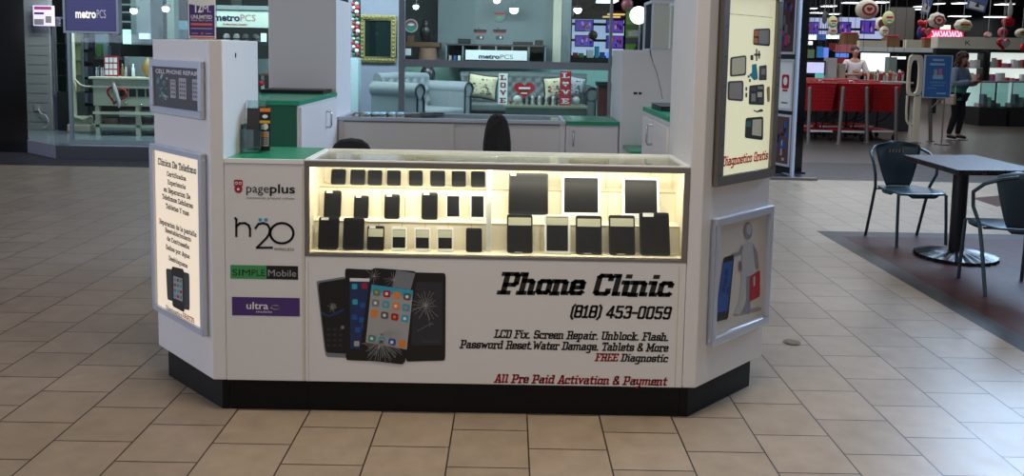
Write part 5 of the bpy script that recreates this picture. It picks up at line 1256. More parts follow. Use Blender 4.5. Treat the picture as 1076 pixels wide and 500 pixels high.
# shop shelf with electronics, banner
Ys = 15.0
q = thing('display_shelf', (at(520, 62, Ys).x, Ys+.2, at(520, 62, Ys).z), 'long dark shelf with open compartments along the pale shop wall', 'shelf')
a = at(468, 64, Ys); b = at(574, 47.5, Ys); zA, zB = a.z, b.z
MB().box(a.x, Ys, zB-.03, b.x, Ys+.55, zB).build('shelf_top', M_dgrey, q)
MB().box(a.x, Ys, zA-.03, b.x, Ys+.55, zA).build('shelf_bottom', M_dgrey, q)
for i in range(7): x_ = a.x+(b.x-a.x-.03)*i/6; MB().box(x_, Ys+.01, zA+.001, x_+.03, Ys+.5, zB-.031).build('shelf_divider', M_mull, q)
MB().box(a.x, Ys+.52, zA+.001, b.x, Ys+.55, zB-.031).build('shelf_back', M_blk, q)
q = thing('banner_sign', (at(521, 62.5, 14.8).x, 14.8, at(521, 62.5, 14.8).z), 'long white banner with purple lettering in front of the dark display shelf', 'banner')
bx('banner_board', 489, 53.5, 554, 62.6, 14.8, .03, M_wht, None, None, parent=q)
pl = Plane((0, 14.8, 0), (1, 0, 0)); mb = MB(); a = pl.px(503, 61.3); b = pl.px(525, 61.3); c = pl.px(539, 61.3); sans(pl, mb, 'metro', a[0], b[0], a[1], .075, .003, 0, bold=.04); sans(pl, mb, 'PCS', b[0]+.01, c[0], a[1], .075, .003, 1); mb.build('lettering', [mat('ink_deep_purple', (30, 22, 62), .5), M_grey], q)
for i, (x0, x1, h_, lb) in enumerate(((481, 494, 5, 'black boxy printer on the left part of the long dark shelf'), (539, 560, 3, 'flat black electronic unit on the right part of the long dark shelf'), (562.5, 571, 5, 'small black camera shaped unit at the right end of the long shelf'))):
    a = at(x0, 47, Ys+.1); b = at(x1, 47-h_*1.0, Ys+.1); tag(MB().box(a.x, Ys+.1, zB+.001, b.x, Ys+.35, zB+.001+.018*h_).build('electronic_unit', M_blk, None, bevel=.01), lb, 'electronics')
for i, (x_, m_, lb) in enumerate(((473, M_lgrey, 'small pale gadget in the leftmost compartment of the dark shelf'), (478, M_blue, 'small blue gadget in the leftmost compartment of the dark shelf'), (482.5, M_wht, 'small white gadget left of the white banner'))):
    a = at(x_-1.5, 60, Ys+.05); tag(MB().box(a.x, Ys+.06, zA+.001, a.x+.05, Ys+.12, zA+.10).build('phone_gadget', m_, None, bevel=.004), lb, 'gadget')
# round red-green sign and small posters on the pale wall
q = thing('round_sign', (at(525, 20, 15.55).x, 15.55, at(525, 22, 15.55).z), 'round pale sign with red and green print on the pale shop wall', 'sign')
pl = Plane((0, 15.598, 0), (1, 0, 0)); c_ = pl.px(525, 16); mb = MB(); mb.cyl(pl.pt(c_[0], c_[1], .002), pl.pt(c_[0], c_[1], .03), .125, n=28); mb.build('sign_disc', M_wlight, q)
mb = MB(); pl.rect(mb, c_[0]-.10, c_[1]+.01, c_[0]+.10, c_[1]+.045, .032, 0); pl.rrect(mb, c_[0]-.06, c_[1]-.075, c_[0]+.07, c_[1]-.03, .01, .032, 1); mb.build('sign_print', [M_red, M_grn], q)
for i, (x_, side) in enumerate(((500.5, 'left'), (521, 'right'))):
    c_ = pl.px(x_+4, 36); q = thing('wall_poster', (c_[0], 15.59, c_[1]-.2), 'small phone poster with black and red band on the pale wall, %s one' % side, 'poster')
    mb = MB(); pl.box(mb, c_[0]-.13, c_[1]-.13, c_[0]+.13, c_[1]+.13, .002, .008); mb.build('paper', M_wlight, q)
    mb = MB(); pl.rect(mb, c_[0]-.12, c_[1]+.04, c_[0]+.12, c_[1]+.09, .009, 0); pl.rect(mb, c_[0]-.10, c_[1]+.015, c_[0]+.10, c_[1]+.04, .0095, 1); pl.rrect(mb, c_[0]-.07, c_[1]-.10, c_[0]+.07, c_[1]-.03, .02, .009, 2); pl.disc(mb, c_[0]+.02, c_[1]-.06, .02, .0095, 3, 12); pl.disc(mb, c_[0]-.03, c_[1]+.11, .014, .009, 0, 12)
    mb.build('print', [M_blk, M_red, M_dgrey, M_wht], q)

# ---------------- badge balloons (printed foil discs on strings)
def balloon(px_, py_, Y, rx, rz_, label, outer, mid, band, zc=3.95, scal=0, down=None, shape='round'):
    a = at(px_, py_, Y); q = thing('foil_balloon', (a.x, Y, a.z-rz_), label, 'balloon'); mb = MB(); n = 36; prof = []
    def rad(w):
        if shape == 'heart':
            x_ = 16*math.sin(w)**3/16; z_ = (13*math.cos(w)-5*math.cos(2*w)-2*math.cos(3*w)-math.cos(4*w))/15; return x_, z_
        k_ = 1+scal*math.cos(8*w); return k_*math.cos(w), k_*math.sin(w)
    rings = [(1, 0), (.93, .045), (.75, .085), (.45, .12), (.0, .135)]
    for sg in (-1, 1):
        vs = []
        for f_, d_ in rings:
            for k in range(n):
                x_, z_ = rad(2*PI*k/n); f2 = max(f_, .001); vs.append((a.x+rx*x_*f2, Y+sg*d_*(rx/.3), a.z+rz_*z_*f2))
        mb.add(vs, [(i*n+k, i*n+(k+1) % n, (i+1)*n+(k+1) % n, (i+1)*n+k) for i in range(len(rings)-1) for k in range(n)], 0, True)
    mb.build('balloon_skin', outer, q)
    if mid is not None:
        pl = Plane((a.x, Y-.14*(rx/.3), a.z), (1, 0, 0)); mb = MB(); pts = []
        for k in range(n): x_, z_ = rad(2*PI*k/n); pts.append(pl.pt(rx*.62*x_, rz_*.62*z_, .006))
        mb.poly(pts, 0)
        if band == 'ring': mb.poly([pl.pt(rx*.42*math.cos(2*PI*k/n), rz_*.42*math.sin(2*PI*k/n), .010) for k in range(n)], 1); mb.poly([pl.pt(rx*.25*math.sin(2*PI*k/n)**3, rz_*.018*(13*math.cos(2*PI*k/n)-5*math.cos(4*PI*k/n)-2*math.cos(6*PI*k/n)-math.cos(8*PI*k/n)), .014) for k in range(n)], 0)
        if band == 'bar': pl.rect(mb, -rx*.55, -rz_*.02, rx*.55, rz_*.28, .010, 1); pl.rect(mb, -rx*.4, -rz_*.4, rx*.4, -rz_*.15, .010, 2)
        mb.build('balloon_print', [mid, M_cr if band == 'ring' else M_red, M_grn], q)
    MB().tube([(a.x, Y, a.z+rz_*.98), (a.x+.02, Y, (a.z+zc)/2+.2), (a.x, Y, zc)] if down is None else [(a.x, Y, a.z-rz_*.98), (a.x+.03, Y, (a.z+down)/2), (a.x, Y, down)], .006, 5).build('hanging_string', M_lgrey, q)
    return q
M_bw = mat('balloon_cream', (208, 202, 186), .3); M_bg = mat('balloon_yellowgreen', (176, 184, 116), .3); M_br = mat('balloon_red', (178, 30, 44), .2, .4); M_bp = mat('balloon_pink', (196, 120, 130), .3)
balloon(595.5, 12, 17.5, .155, .19, 'white round balloon with red ring emblem above the beige pillar', M_bw, M_red, 'ring')
balloon(583, 12, 17.8, .15, .15, 'yellow green balloon with red band, left of the white round balloon', M_bg, M_bw, 'bar')
balloon(646, 2, 24, .28, .3, 'maroon balloon at the top edge above the televisions', mat('balloon_maroon', (90, 40, 46), .4), None, None) if False else None

# ---------------- television hall
Yt = 34
M_tv = mat('tv_picture', (70, 50, 150), .3, emit=.75, ecol=(84, 62, 176), var=.5, scale=3)
M_back = mat('back_panel_glow', (196, 204, 236), .5, emit=.72, ecol=(186, 198, 240))  # light falling on the backing wall is put in as emission
def tv(x0, y0, x1, y1, Y, label, m_=None, stand=False):
    a = at(x0, y1, Y); b = at(x1, y0, Y); q = thing('television', ((a.x+b.x)/2, Y, a.z), label, 'television')
    MB().box(a.x, Y, a.z, b.x, Y+.08, b.z).build('tv_case', M_blk, q, bevel=.01)
    pl = Plane((0, Y, 0), (1, 0, 0)); mb = MB(); pl.rect(mb, a.x+.03, a.z+.04, b.x-.03, b.z-.03, .004, 0); w_, h_ = b.x-a.x-.06, b.z-a.z-.07
    r_ = random.Random(int(x0*7+y0))
    for k_ in range(9):
        u, v = r_.uniform(.03, .85), r_.uniform(.03, .6); pl.rrect(mb, a.x+.03+w_*u, a.z+.04+h_*v, a.x+.03+w_*(u+.12), a.z+.04+h_*(v+.34), .02, .006+.0004*k_, 1+k_ % 3)
    mb.build('tv_screen', [m_ or M_tv, mat('tv_red', (140, 40, 90), .3, emit=.6), mat('tv_dark', (40, 26, 84), .3, emit=.2), mat('tv_lilac', (150, 130, 210), .3, emit=.7)], q)
    MB().box((a.x+b.x)/2-.1, Y+.081, (a.z+b.z)/2-.1, (a.x+b.x)/2+.1, Y+.2, (a.z+b.z)/2+.1).build('wall_mount', M_blk, q)
    return q
for x0, x1, lb in ((599, 656, 'tall lilac backing wall with put-in glow behind the four televisions'), (846, 880, 'lilac backing wall with put-in glow behind the leftmost purple television at right'), (881, 935, 'lilac backing wall with put-in glow behind the two right purple televisions')):
    y1 = 58 if x0 < 700 else 40
    q = thing('glow_wall', (at((x0+x1)/2, y1, Yt+.21).x, Yt+.21, at((x0+x1)/2, y1, Yt+.21).z), lb, 'display wall')
    bx('backing_panel', x0, 19, x1, y1, Yt+.21, .1, M_back, None, None, parent=q)
    for y_ in ((25.5, 42.5) if x0 < 700 else (31,)): bx('rail', x0, y_-.8, x1, y_+.8, Yt+.175, .03, M_blk, None, None, parent=q)
    if x0 < 700: bx('rail', 628.6, 19.2, 629.6, 58, Yt+.17, .003, M_grey, None, None, parent=q)
for x0, y0, x1, y1, lb in ((604, 21, 624, 33, 'upper left of the four televisions above the back counter'), (604, 37, 624, 49, 'lower left of the four televisions above the back counter'), (636.5, 21, 655.5, 34.5, 'upper right of the four televisions above the back counter'), (636.5, 37.5, 655.5, 51, 'lower right of the four televisions above the back counter'),
    (847, 23, 861, 35.5, 'purple television at the far right hall, next to the black column'), (881, 23, 895, 35.5, 'purple television in the right hall, middle one of three'), (904, 21.5, 920, 35.5, 'purple television in the right hall below the large heart balloon')):
    tv(x0, y0, x1, y1, Yt, lb)
struct(bx('trim_8', 598, 11, 660, 19, 33, 1.0, M_blk, None, None))
for i, (x0, x1, y_) in enumerate(((639, 657, 14.3), (634, 652, 17.0))): bx('ceiling_light', x0, y_, x1, y_+1.2, 32.6, .3, mat('strip_amber', (226, 190, 120), .5, emit=.9), ['upper amber light bar over the four televisions', 'lower amber light bar over the four televisions'][i], 'light')
bx('ceiling_light', 630, -1, 650, 1.0, 28, 1.2, mat('strip_white', (230, 240, 240), .5, emit=3), 'white ceiling light panel at the top edge above the televisions', 'light')
# goods shelf at 583-640
q = bx('goods_shelf', 578, 61, 642, 64.5, 16.8, .5, M_blk, 'black shelf of small products right of the long white banner', 'shelf'); zg = at(642, 61, 16.8).z
for i, (x0, x1, h_, c_, lb) in enumerate(((580, 586, 7, M_blk, 'black rounded product on the product shelf, left end'), (586, 591, 4, M_grn, 'green product box nearest left on the product shelf'), (592, 595.5, 10, M_wht, 'white and cyan product tube on the product shelf'), (597, 601, 8, M_blk, 'black cup shaped product on the product shelf'), (602.5, 607.5, 5, M_red, 'red product box on the product shelf'), (608.5, 613.5, 4.6, M_grn, 'green product box right of the red box'), (617, 624, 8, M_wht, 'bright white product box on the product shelf'), (625.5, 630, 12, M_cyan, 'tall cyan product box on the product shelf'), (631, 636, 6, M_blue, 'blue product box at the right end of the product shelf'))):
    a = at(x0, 61, 16.9); b = at(x1, 61-h_, 16.9); mb = MB()
    if i in (2, 3): r_ = (b.x-a.x)/2; mb.lathe([(r_*.8, 0), (r_, .03), (r_, (b.z-a.z)*.7), (r_*.5, (b.z-a.z)*.85), (r_*.5, b.z-a.z), (0, b.z-a.z)], ((a.x+b.x)/2, 17.05, zg+.001), 14)
    else: mb.box(a.x, 16.95, zg+.001, b.x, 17.1, zg+(b.z-a.z))
    tag(mb.build('product_box', c_), lb, 'product')
a = at(623, 37, 30); b_ = thing('pendant_ball', (a.x, 30, a.z-.2), 'brown ball hanging in front of the left televisions', 'ornament'); MB().ball((a.x, 30, a.z), .17).build('ball', mat('bronze', (96, 84, 72), .4), b_); MB().cyl((a.x, 30, a.z+.17), (a.x, 30, 3.95), .01, n=6).build('hanging_string', M_blk, b_)
bx('lit_screen', 637, 55, 641, 61, 16.9, .04, mat('lit_blue', (90, 140, 240), .5, emit=.9), 'small bright blue screen at the left of the back right tower', 'screen', base=at(642, 61, 16.8).z+.001)
# green landscape poster, round lamp, dark robe-like rack
q = thing('landscape_poster', (at(670, 52, 9).x, 9.2, at(670, 52, 9).z), 'bright green landscape poster behind the back right tower', 'poster')
bx('poster_board', 657, 8.5, 700, 60, 9.2, .03, mat('grass_green', (88, 146, 52), .5, var=.3, scale=12), None, None, parent=q)
deco('poster_print', [mat('field_pale', (150, 160, 140), .5), M_dgrey, mat('tree_green', (52, 84, 40), .5), M_lgrey], q, 9.2, [(657, 26, 684, 31, 2, 0), (660, 33, 676, 38, 3, 0), (664, 32, 674, 36, 0, 1), (657, 40, 684, 46, 1, 0), (657, 8.5, 686, 12, 2, 0)])
a = at(656, 60, 9.25); 
for x_ in (659, 695): p_ = at(x_, 60, 9.2); mb = MB(); mb.box(p_.x, 9.2, 0, p_.x+.03, 9.23, p_.z); mb.build('poster_leg', M_mull, q)
a = at(671, 16, 8.7); q = thing('globe_lamp', (a.x, 8.7, a.z-.1), 'glowing white globe lamp in front of the green poster', 'lamp')
MB().ball((a.x, 8.7, a.z), .092, n=20).build('globe', mat('globe_glow', (255, 255, 255), .5, emit=3.0), q); MB().cyl((a.x+.02, 8.75, .02), (a.x+.02, 8.75, a.z-.05), .009, n=8).build('lamp_pole', M_mull, q); MB().cyl((a.x+.02, 8.75, 0), (a.x+.02, 8.75, .02), .12, n=20).build('lamp_base', M_mull, q)
q = thing('magazine_rack', (at(679, 52, 8.9).x, 8.9, at(679, 52, 8.9).z), 'black slanted rack of small red, pink and white cards beside the green poster', 'rack')
mb = MB(); pl = Plane((0, 8.9, 0), (1, 0, 0)); pts = [pl.pt(*pl.px(*p_)) for p_ in ((667, 54), (673, 40), (677, 26), (682, 9), (690, 9), (690, 54))]; mb.slab([p_ for p_ in pts], (0, 1, 0), .12); mb.build('rack_body', M_blk, q)
its = []; 
for i in range(2):
    for j in range(7): its.append((677.5+4*i-(1 if j > 4 else 0), 13+5.4*j, 680.3+4*i-(1 if j > 4 else 0), 16.5+5.4*j, (i+j) % 4, 0))
deco('cards', [M_red, M_bp, M_lgrey, M_wht], q, 8.9, its)
for x_ in (669, 687): p_ = at(x_, 54, 8.95); MB().box(p_.x, 8.95, 0, p_.x+.03, 8.98, p_.z).build('rack_leg', M_blk, q)
a = at(661, 4, 12.5); b_ = balloon(659, 5, 14, .10, .12, 'maroon balloon at the top edge right of the televisions', mat('balloon_maroon', (90, 40, 46), .4), None, None, zc=3.9)

# ---------------- big store on the right
Yk = 10.9
q = thing('black_column', (at(830, 185, Yk).x, Yk+.3, 0), 'tall black column at the store entrance right of the kiosk', 'column')
a = at(812, 100, Yk); b = at(848, 100, Yk); MB().box(a.x+.05, Yk, .02, b.x-.02, Yk+.6, 4.2).build('column_shaft', M_gloss, q)
MB().box(a.x+.02, Yk-.03, 0, b.x+.02, Yk+.63, .0195).build('column_base', M_blk, q)
q = thing('poster_stand', (at(828, 186, 10.55).x, 10.55, 0), 'upright metal stand holding three framed posters before the black column', 'poster stand')
A = atz(806, 187, 0); Bq = atz(837, 184.5, 0)
pA = at(815, 100, 10.75); pB = at(836.5, 100, 10.40); d_ = Vector((pB.x-pA.x, 10.40-10.75, 0)); Ln = d_.length
pp = Plane((pA.x, 10.75, 0), d_); mb = MB(); pp.box(mb, Ln-.035, .03, Ln, 3.2, -.03, .01); mb.build('post', M_alu, q)
mb = MB(); pp.box(mb, -.02, .06, Ln-.036, 3.2, -.02, -.001); mb.build('backing_board', M_blk, q)
foot = MB(); foot.box(pB.x-.65, 10.28, 0, pB.x+.28, 10.36, .03); foot.build('foot_bar', M_alud, q)
foot = MB(); foot.box(pB.x-.02, 10.361, 0, pB.x+.04, 10.75, .03); foot.build('foot_bar', M_alud, q)
zs = [(.30, 1.02), (1.05, 1.72), (1.76, 2.5)]
zz = [at(826, y_, 10.6).z for y_ in (174, 120, 116, 62, 57, -10)]
for (z0, z1), kind in zip(((zz[0], zz[1]), (zz[2], zz[3]), (zz[4], zz[5])), 'bwr'):
    mb = MB(); pp.frame(mb, .03, z0, Ln-.05, z1, .03, .0, .014); f_ = mb.build('poster_frame', M_alu, q)
    mb = MB(); pp.rect(mb, .06, z0+.03, Ln-.08, z1-.03, .004, 0); w_ = Ln-.14; h_ = z1-z0-.06; r_ = random.Random(ord(kind))
    if kind == 'w':
        pp.rrect(mb, .06+w_*.22, z0+.03+h_*.42, .06+w_*.78, z0+.03+h_*.72, .03, .006, 1); pp.disc(mb, .06+w_*.5, z0+.03+h_*.58, w_*.16, .008, 2, ry=h_*.09); pp.rect(mb, .06+w_*.3, z0+.03+h_*.36, .06+w_*.7, z0+.03+h_*.4, .008, 1); pp.rect(mb, .06+w_*.25, z0+.03+h_*.1, .06+w_*.75, z0+.03+h_*.13, .006, 3)
    else:
        for k_ in range(16):
            u, v = r_.uniform(.05, .7), r_.uniform(.03, .8); pp.rrect(mb, .06+w_*u, z0+.03+h_*v, .06+w_*(u+r_.uniform(.1, .25)), z0+.03+h_*(v+r_.uniform(.06, .18)), .01, .006+.0003*k_, 1+k_ % 4)
    mb.build('poster_print', {'w': [M_wht, M_red, M_wht, M_grey], 'b': [mat('poster_dark_brown', (88, 62, 58), .5), M_blue, M_blk, M_lgrey, M_blue], 'r': [mat('poster_plum', (64, 32, 44), .5), M_red, M_grey, M_blk, M_blue]}[kind], f_)
# ceiling strips
strips = [(850, 13, 866), (884, 2.5, 902), (862, 6, 876), (848, 8.5, 856), (960, 6.5, 972), (935, 9, 948), (981, 3.5, 988), (948, 9.2, 966), (996, 18.5, 1016), (1037, 19.5, 1056), (1033, 31.5, 1050), (1000, 3, 1012), (1045, 4, 1060), (870, 17.5, 880), (915, 2, 930)]
for i, (x0, y_, x1) in enumerate(strips):
    d = ray((x0+x1)/2, y_); k_ = (3.93-CAM.z)/d.z; Y = min(45, (CAM+d*k_).y); 
    a = at(x0, y_, Y); b = at(x1, y_, Y); w_ = (b.x-a.x)/2
    q = thing('ceiling_light', ((a.x+b.x)/2, Y, 3.90), 'long white strip light on the dark store ceiling', 'ceiling light', 'strip lights on the dark store ceiling')
    mb = MB(); mb.box((a.x+b.x)/2-w_, Y-.5, 3.90, (a.x+b.x)/2+w_, Y+.1, 3.948); mb.build('light_housing', M_wht, q); MB().box((a.x+b.x)/2-w_+.03, Y-.48, 3.885, (a.x+b.x)/2+w_-.03, Y+.08, 3.8995).build('diffuser', mat('strip_glow', (236, 240, 240), .5, emit=5, var=0), q)
# balloons of the right store
balloon(911, 10, 17, .24, .20, 'large cream balloon with red heart ring, top centre of the right store', M_bw, M_red, 'ring')
balloon(875, 23, 21, .13, .15, 'cream balloon with red and green print, upper one of the left pair', M_bg, M_bw, 'bar')
balloon(875, 33, 21.2, .12, .10, 'cream balloon with red print, lower one of the left pair', M_bw, M_bw, 'bar')
balloon(933.5, 19.5, 19, .14, .17, 'yellow green balloon right of the large heart ring balloon', M_bg, M_bw, 'bar')
balloon(925, 25, 19.4, .12, .16, 'cream balloon with maroon centre left of the yellow green balloon', M_bw, mat('balloon_maroon', (90, 40, 46), .4), None)
balloon(929, 33, 19.1, .11, .12, 'small pale balloon below the yellow green balloon', M_bw, M_bw, 'bar')
balloon(984.5, 21.5, 17, .18, .16, 'scalloped cream balloon with red heart ring above the blue sign', M_bw, M_red, 'ring', scal=.06)
balloon(1012, 27, 17.5, .19, .14, 'oval cream balloon with red word band and yellow rim', M_bw, M_bg, 'bar', scal=.04)
balloon(970, 25, 17.3, .12, .10, 'shiny red heart balloon at the top of the red bunch', M_br, None, None, shape='heart')
balloon(973, 34, 17.1, .11, .11, 'shiny red heart balloon lowest in the red bunch above the blue sign', M_br, M_bp, None, shape='heart')
balloon(967, 34, 17.6, .07, .13, 'slim blue balloon beside the red bunch', mat('balloon_blue', (54, 54, 120), .3), None, None)
balloon(1054, 46, 16.5, .135, .13, 'large heart balloon, half silver half red, above the cosmetics shelves', M_br, M_lgrey, None, shape='heart')
balloon(1059.5, 23, 16.8, .14, .10, 'wide red balloon above the pink balloon at the upper right', M_br, None, None)
balloon(1053.5, 34, 16.7, .10, .10, 'pink balloon between the red balloon and the large heart', M_bp, M_red, None)
balloon(1061.5, 11, 17, .055, .18, 'slim hanging pale balloon at the upper right', M_lgrey, None, None)
balloon(1038, 36.5, 19, .10, .07, 'small pink balloon above the white fascia', M_bp, M_bw, None)
balloon(1074, 35, 17, .15, .10, 'cream balloon with red band cut by the right edge', M_bw, M_bg, 'bar')
balloon(1076, 50, 17.9, .09, .09, 'red balloon at the right edge beside the fascia', M_br, None, None)
balloon(866.5, 18, 22, .07, .18, 'slim dark balloon above the left television at right', mat('balloon_dim', (86, 84, 88), .3), None, None)
# hanging posters near the ceiling
for x0, x1, y0, y1, lb in ((970, 979, -6, 15, 'narrow blue hanging poster at the top, left of the scalloped balloon'), (1017, 1037, -4, 11, 'blue snow picture poster hanging tilted at the top edge')):
    a = at((x0+x1)/2, (y0+y1)/2, 18); M = Matrix.Translation((a.x, 18, a.z)) @ Matrix.Rotation(.22, 4, 'Y'); w_ = (x1-x0)/874*18/2; h_ = (y1-y0)/874*18/2
    q = thing('hanging_poster', (a.x, 18, a.z-h_), lb, 'poster'); mb = MB(M); mb.box(-w_, 0, -h_, w_, .02, h_); mb.build('poster_sheet', mat('poster_slate_blue', (60, 78, 116), .5), q)
    mb = MB(M); mb.poly([(-w_*.8, -.004, -h_*.8), (w_*.8, -.004, -h_*.8), (w_*.8, -.004, -h_*.2), (-w_*.8, -.004, h_*.1)], 0); mb.poly([(-w_*.2, -.008, -h_*.5), (w_*.3, -.008, -h_*.5), (w_*.05, -.008, h_*.3)], 1); mb.build('poster_print', [M_lgrey, M_blk], q)
    mb = MB(); mb.cyl((a.x, 18.01, a.z+h_*.8), (a.x, 18.01, 3.95), .008, n=6); mb.build('hanger', M_grey, q)
# red lit sign on the fascia
Yf = 26
q = thing('neon_sign', (at(996, 40, Yf).x, Yf, at(996, 40, Yf).z), 'glowing red sign with pink script above the white store fascia', 'illuminated sign')
bx('sign_box', 976.5, 31.5, 1013, 39.5, Yf, .15, mat('neon_red', (210, 24, 60), .4, emit=.9), None, None, parent=q)
pl = Plane((0, Yf, 0), (1, 0, 0)); mb = MB(); r_ = random.Random(2)
xs = 979
for k_ in range(11):
    p0 = pl.px(xs, 38.3); p1 = pl.px(xs+1.4, 33.2); p2 = pl.px(xs+2.4, 37.9); pl.line(mb, [p0, p1, p2] if k_ % 3 else [p0, p2, p1, (p0[0], p1[1])], .035, .008); xs += 2.9
mb.build('sign_script', mat('neon_pink', (255, 150, 176), .4, emit=2.2), q)
bx('store_lamp', 991, 26.5, 999, 31, Yf, .2, M_signw, 'white lamp head standing on the red lit sign', 'lamp')
q = thing('store_fascia', (at(1040, 52, 24).x, 24, at(1040, 52, 24).z), 'long white store fascia with a letter K over the cosmetics shelves', 'fascia')
bx('fascia_board', 985, 40.5, 1110, 50.5, 24, .4, mat('fascia_white', (216, 212, 196), .5), None, None, parent=q)
pl = Plane((0, 24, 0), (1, 0, 0)); mb = MB(); a = pl.px(1014, 47.5); b = pl.px(1020, 47.5); sans(pl, mb, 'K', a[0], b[0], a[1], .14, .004, 0); mb.build('lettering', M_ink, q)
for x_ in (986, 1100): a = at(x_, 50.5, 24); MB().box(a.x, 24.1, 0, a.x+.1, 24.3, a.z-.001).build('fascia_post', M_blk, q)
for x0, x1, y0, y1, lb in ((903, 932, 43, 50.5, 'white shelf header sign under the right hand television'), (952, 969, 42, 49, 'white shelf header sign left of the red balloon bunch')):
    bx('shelf_header', x0, y0, x1, y1, 24.8, .2, M_cr, lb, 'header sign', base=at(985, 50.6, 24.8).z+.001)
bx('shelf_canopy', 886, 50.6, 985, 53.5, 24.8, .8, M_wht, 'long thin white canopy over the checkout shelves', 'canopy')
for x0, x1, y0, y1, lb in ((887, 903, 34, 45, 'wicker box with red goods under the middle television'), (932, 946, 37, 49, 'wicker box with red goods right of the header sign'), (971, 984, 39.5, 51, 'wicker box behind the red balloon bunch')):
    q = thing('wicker_box', (at((x0+x1)/2, y1, 25.2).x, 25.2, at(0, y1, 25.2).z), lb, 'basket')
    bx('box_body', x0, y0+2.5, x1, y1, 25.15, .4, mat('wicker', (112, 78, 44), .7, var=.2, scale=30), None, None, parent=q, base=at(985, 50.6, 24.8).z+.001); bx('red_goods', x0+.5, y0, x1-.5, y0+2.6, 25.3, .3, M_red, None, None, parent=q, bevel=.03)
struct(bx('wall_back', 932, 8, 962, 42, 30, .2, mat('wall_taupe', (96, 92, 86), .7), None, None))
# checkout area behind the carts
for x0, y0, x1, y1, Y, c_, em, lb in ((848, 37, 858, 41.5, 26, (235, 240, 240), 1.6, 'white glowing sign oval left under the television'), (869, 37, 884, 40.5, 26.4, (235, 240, 240), 1.6, 'white glowing sign bar under the left balloons'), (849, 43.5, 854, 47, 25.4, (235, 240, 240), 1.6, 'small white glowing oval at the black column'),
    (848, 52, 856, 61, 22.5, (110, 132, 96), 0, 'green and tan picture box beside the black column'), (859, 49, 865, 60.5, 22.5, (40, 110, 176), .35, 'blue screen, left of the blue pair'), (866, 50, 871, 60.5, 22.5, (110, 140, 236), .5, 'light blue screen, right of the blue pair'), (859, 36, 868, 42, 27, (40, 84, 150), .3, 'blue panel beneath the left television'),
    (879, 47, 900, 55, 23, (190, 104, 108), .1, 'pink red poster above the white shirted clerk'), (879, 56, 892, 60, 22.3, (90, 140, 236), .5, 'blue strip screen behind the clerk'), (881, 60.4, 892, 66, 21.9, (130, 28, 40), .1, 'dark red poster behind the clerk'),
    (905, 56, 935, 75, 23.2, (232, 242, 236), .95, 'large bright white lit panel behind the flowers'), (938, 59.5, 952, 62, 24, (232, 240, 240), 1.2, 'thin bright white light bar right of the flowers'), (872, 45.5, 880, 53, 23.5, (150, 40, 44), 0, 'red and brown product box left of the pink poster')):
    a = at(x0, y1, Y); b = at(x1, y0, Y); q = thing('display_panel', ((a.x+b.x)/2, Y, a.z), lb, 'sign')  # panels and screens mounted on the displays; their wires are added
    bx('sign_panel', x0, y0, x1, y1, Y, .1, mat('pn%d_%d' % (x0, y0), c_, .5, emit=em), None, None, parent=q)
    for x_ in (a.x+.04, b.x-.04): MB().cyl((x_, Y+.05, b.z), (x_, Y+.05, 3.95), .006, n=6).build('added_wire', M_dgrey, q)
zct_m = at(958, 84, 17.7).z+.001
zct_m = at(958, 84, 17.7).z*0+at(840, 84, 17.7).z+.001
q = thing('monitor', (at(857, 79, 18).x, 18, at(857, 79, 18).z), 'checkout monitor with pale pink and blue screen beside the black column', 'monitor')
bx('monitor_case', 845, 64, 868, 78.5, 18, .06, M_blk, None, None, parent=q); bx('monitor_screen', 847, 65.8, 866.3, 76.5, 17.985, .012, mat('mon_screen', (190, 190, 230), .4, emit=.8, var=.3, scale=6), None, None, parent=q)
a = at(857, 78.5, 18.03); MB().box(a.x-.03, 18.062, zct_m, a.x+.03, 18.09, a.z+.05).build('monitor_neck', M_blk, q)
tp_ = at(857, 84, 17.8); zc_ = tp_.z
q = thing('checkout_counter', (at(905, 84, 18).x, 18.0, 0), 'long grey checkout counter behind the red shopping carts', 'counter')
a = at(840, 84, 17.7); b = at(958, 84, 17.7); MB().box(a.x, 17.7, 0, b.x, 18.5, a.z-.04).build('counter_body', M_dgrey, q, bevel=.01); MB().box(a.x-.03, 17.66, a.z-.0395, b.x+.03, 18.55, a.z).build('counter_top', M_lgrey, q, bevel=.006); zct = a.z
mo = bpy.data.objects
bx('keypad', 858, 77.5, 866, 82.5, 17.75, .1, mat('keypad_cyan', (90, 190, 180), .5, emit=.5), 'cyan lit keypad in front of the checkout monitor', 'keypad', base=zct+.001)
for i, (x0, x1, y0, lb) in enumerate(((870, 880, 61, 'tall grey register tower left of the clerk'), (881, 889, 67, 'beige register box directly left of the clerk'))):
    bx('register_tower', x0, y0, x1, 84, 18.0+.1*i, .3, [M_lgrey, mat('register_beige', (150, 138, 122), .5)][i], lb, 'register', base=zct+.001)
cols = [M_red, M_cr, mat('petal_yellow', (196, 160, 60), .5), M_lgrey, M_bp, M_wht]
for i in range(13):
    x_ = 911+3.3*i; h_ = 7+((i*5) % 7); a = at(x_, 84, 17.9); q = thing('flower_bunch', (a.x, 18.0, zct+.001), 'wrapped flower and gift bunch in the row on the checkout counter', 'flowers', 'gift bunches on the checkout counter')
    MB().lathe([(.018, 0), (.026, .10), (.032, .012*h_*1.2)], (a.x, 18.0, zct+.001), 10).build('wrapping', [M_lgrey, M_cr, M_red][i % 3], q)
    mb = MB()
    for k_ in range(5): mb.ball((a.x+.013*math.cos(k_*1.3), 18.0+.03*math.sin(k_*1.3), zct+.014*h_+.03*(k_ % 2)+.02), .020, n=8)
    mb.build('blooms', cols[i % 6], q)
bx('topiary_stand', 934, 60, 943, 68, 18.3, .2, mat('sage', (108, 122, 116), .6), 'sage green bush shaped display above the flowers', 'display', base=zct+.001)
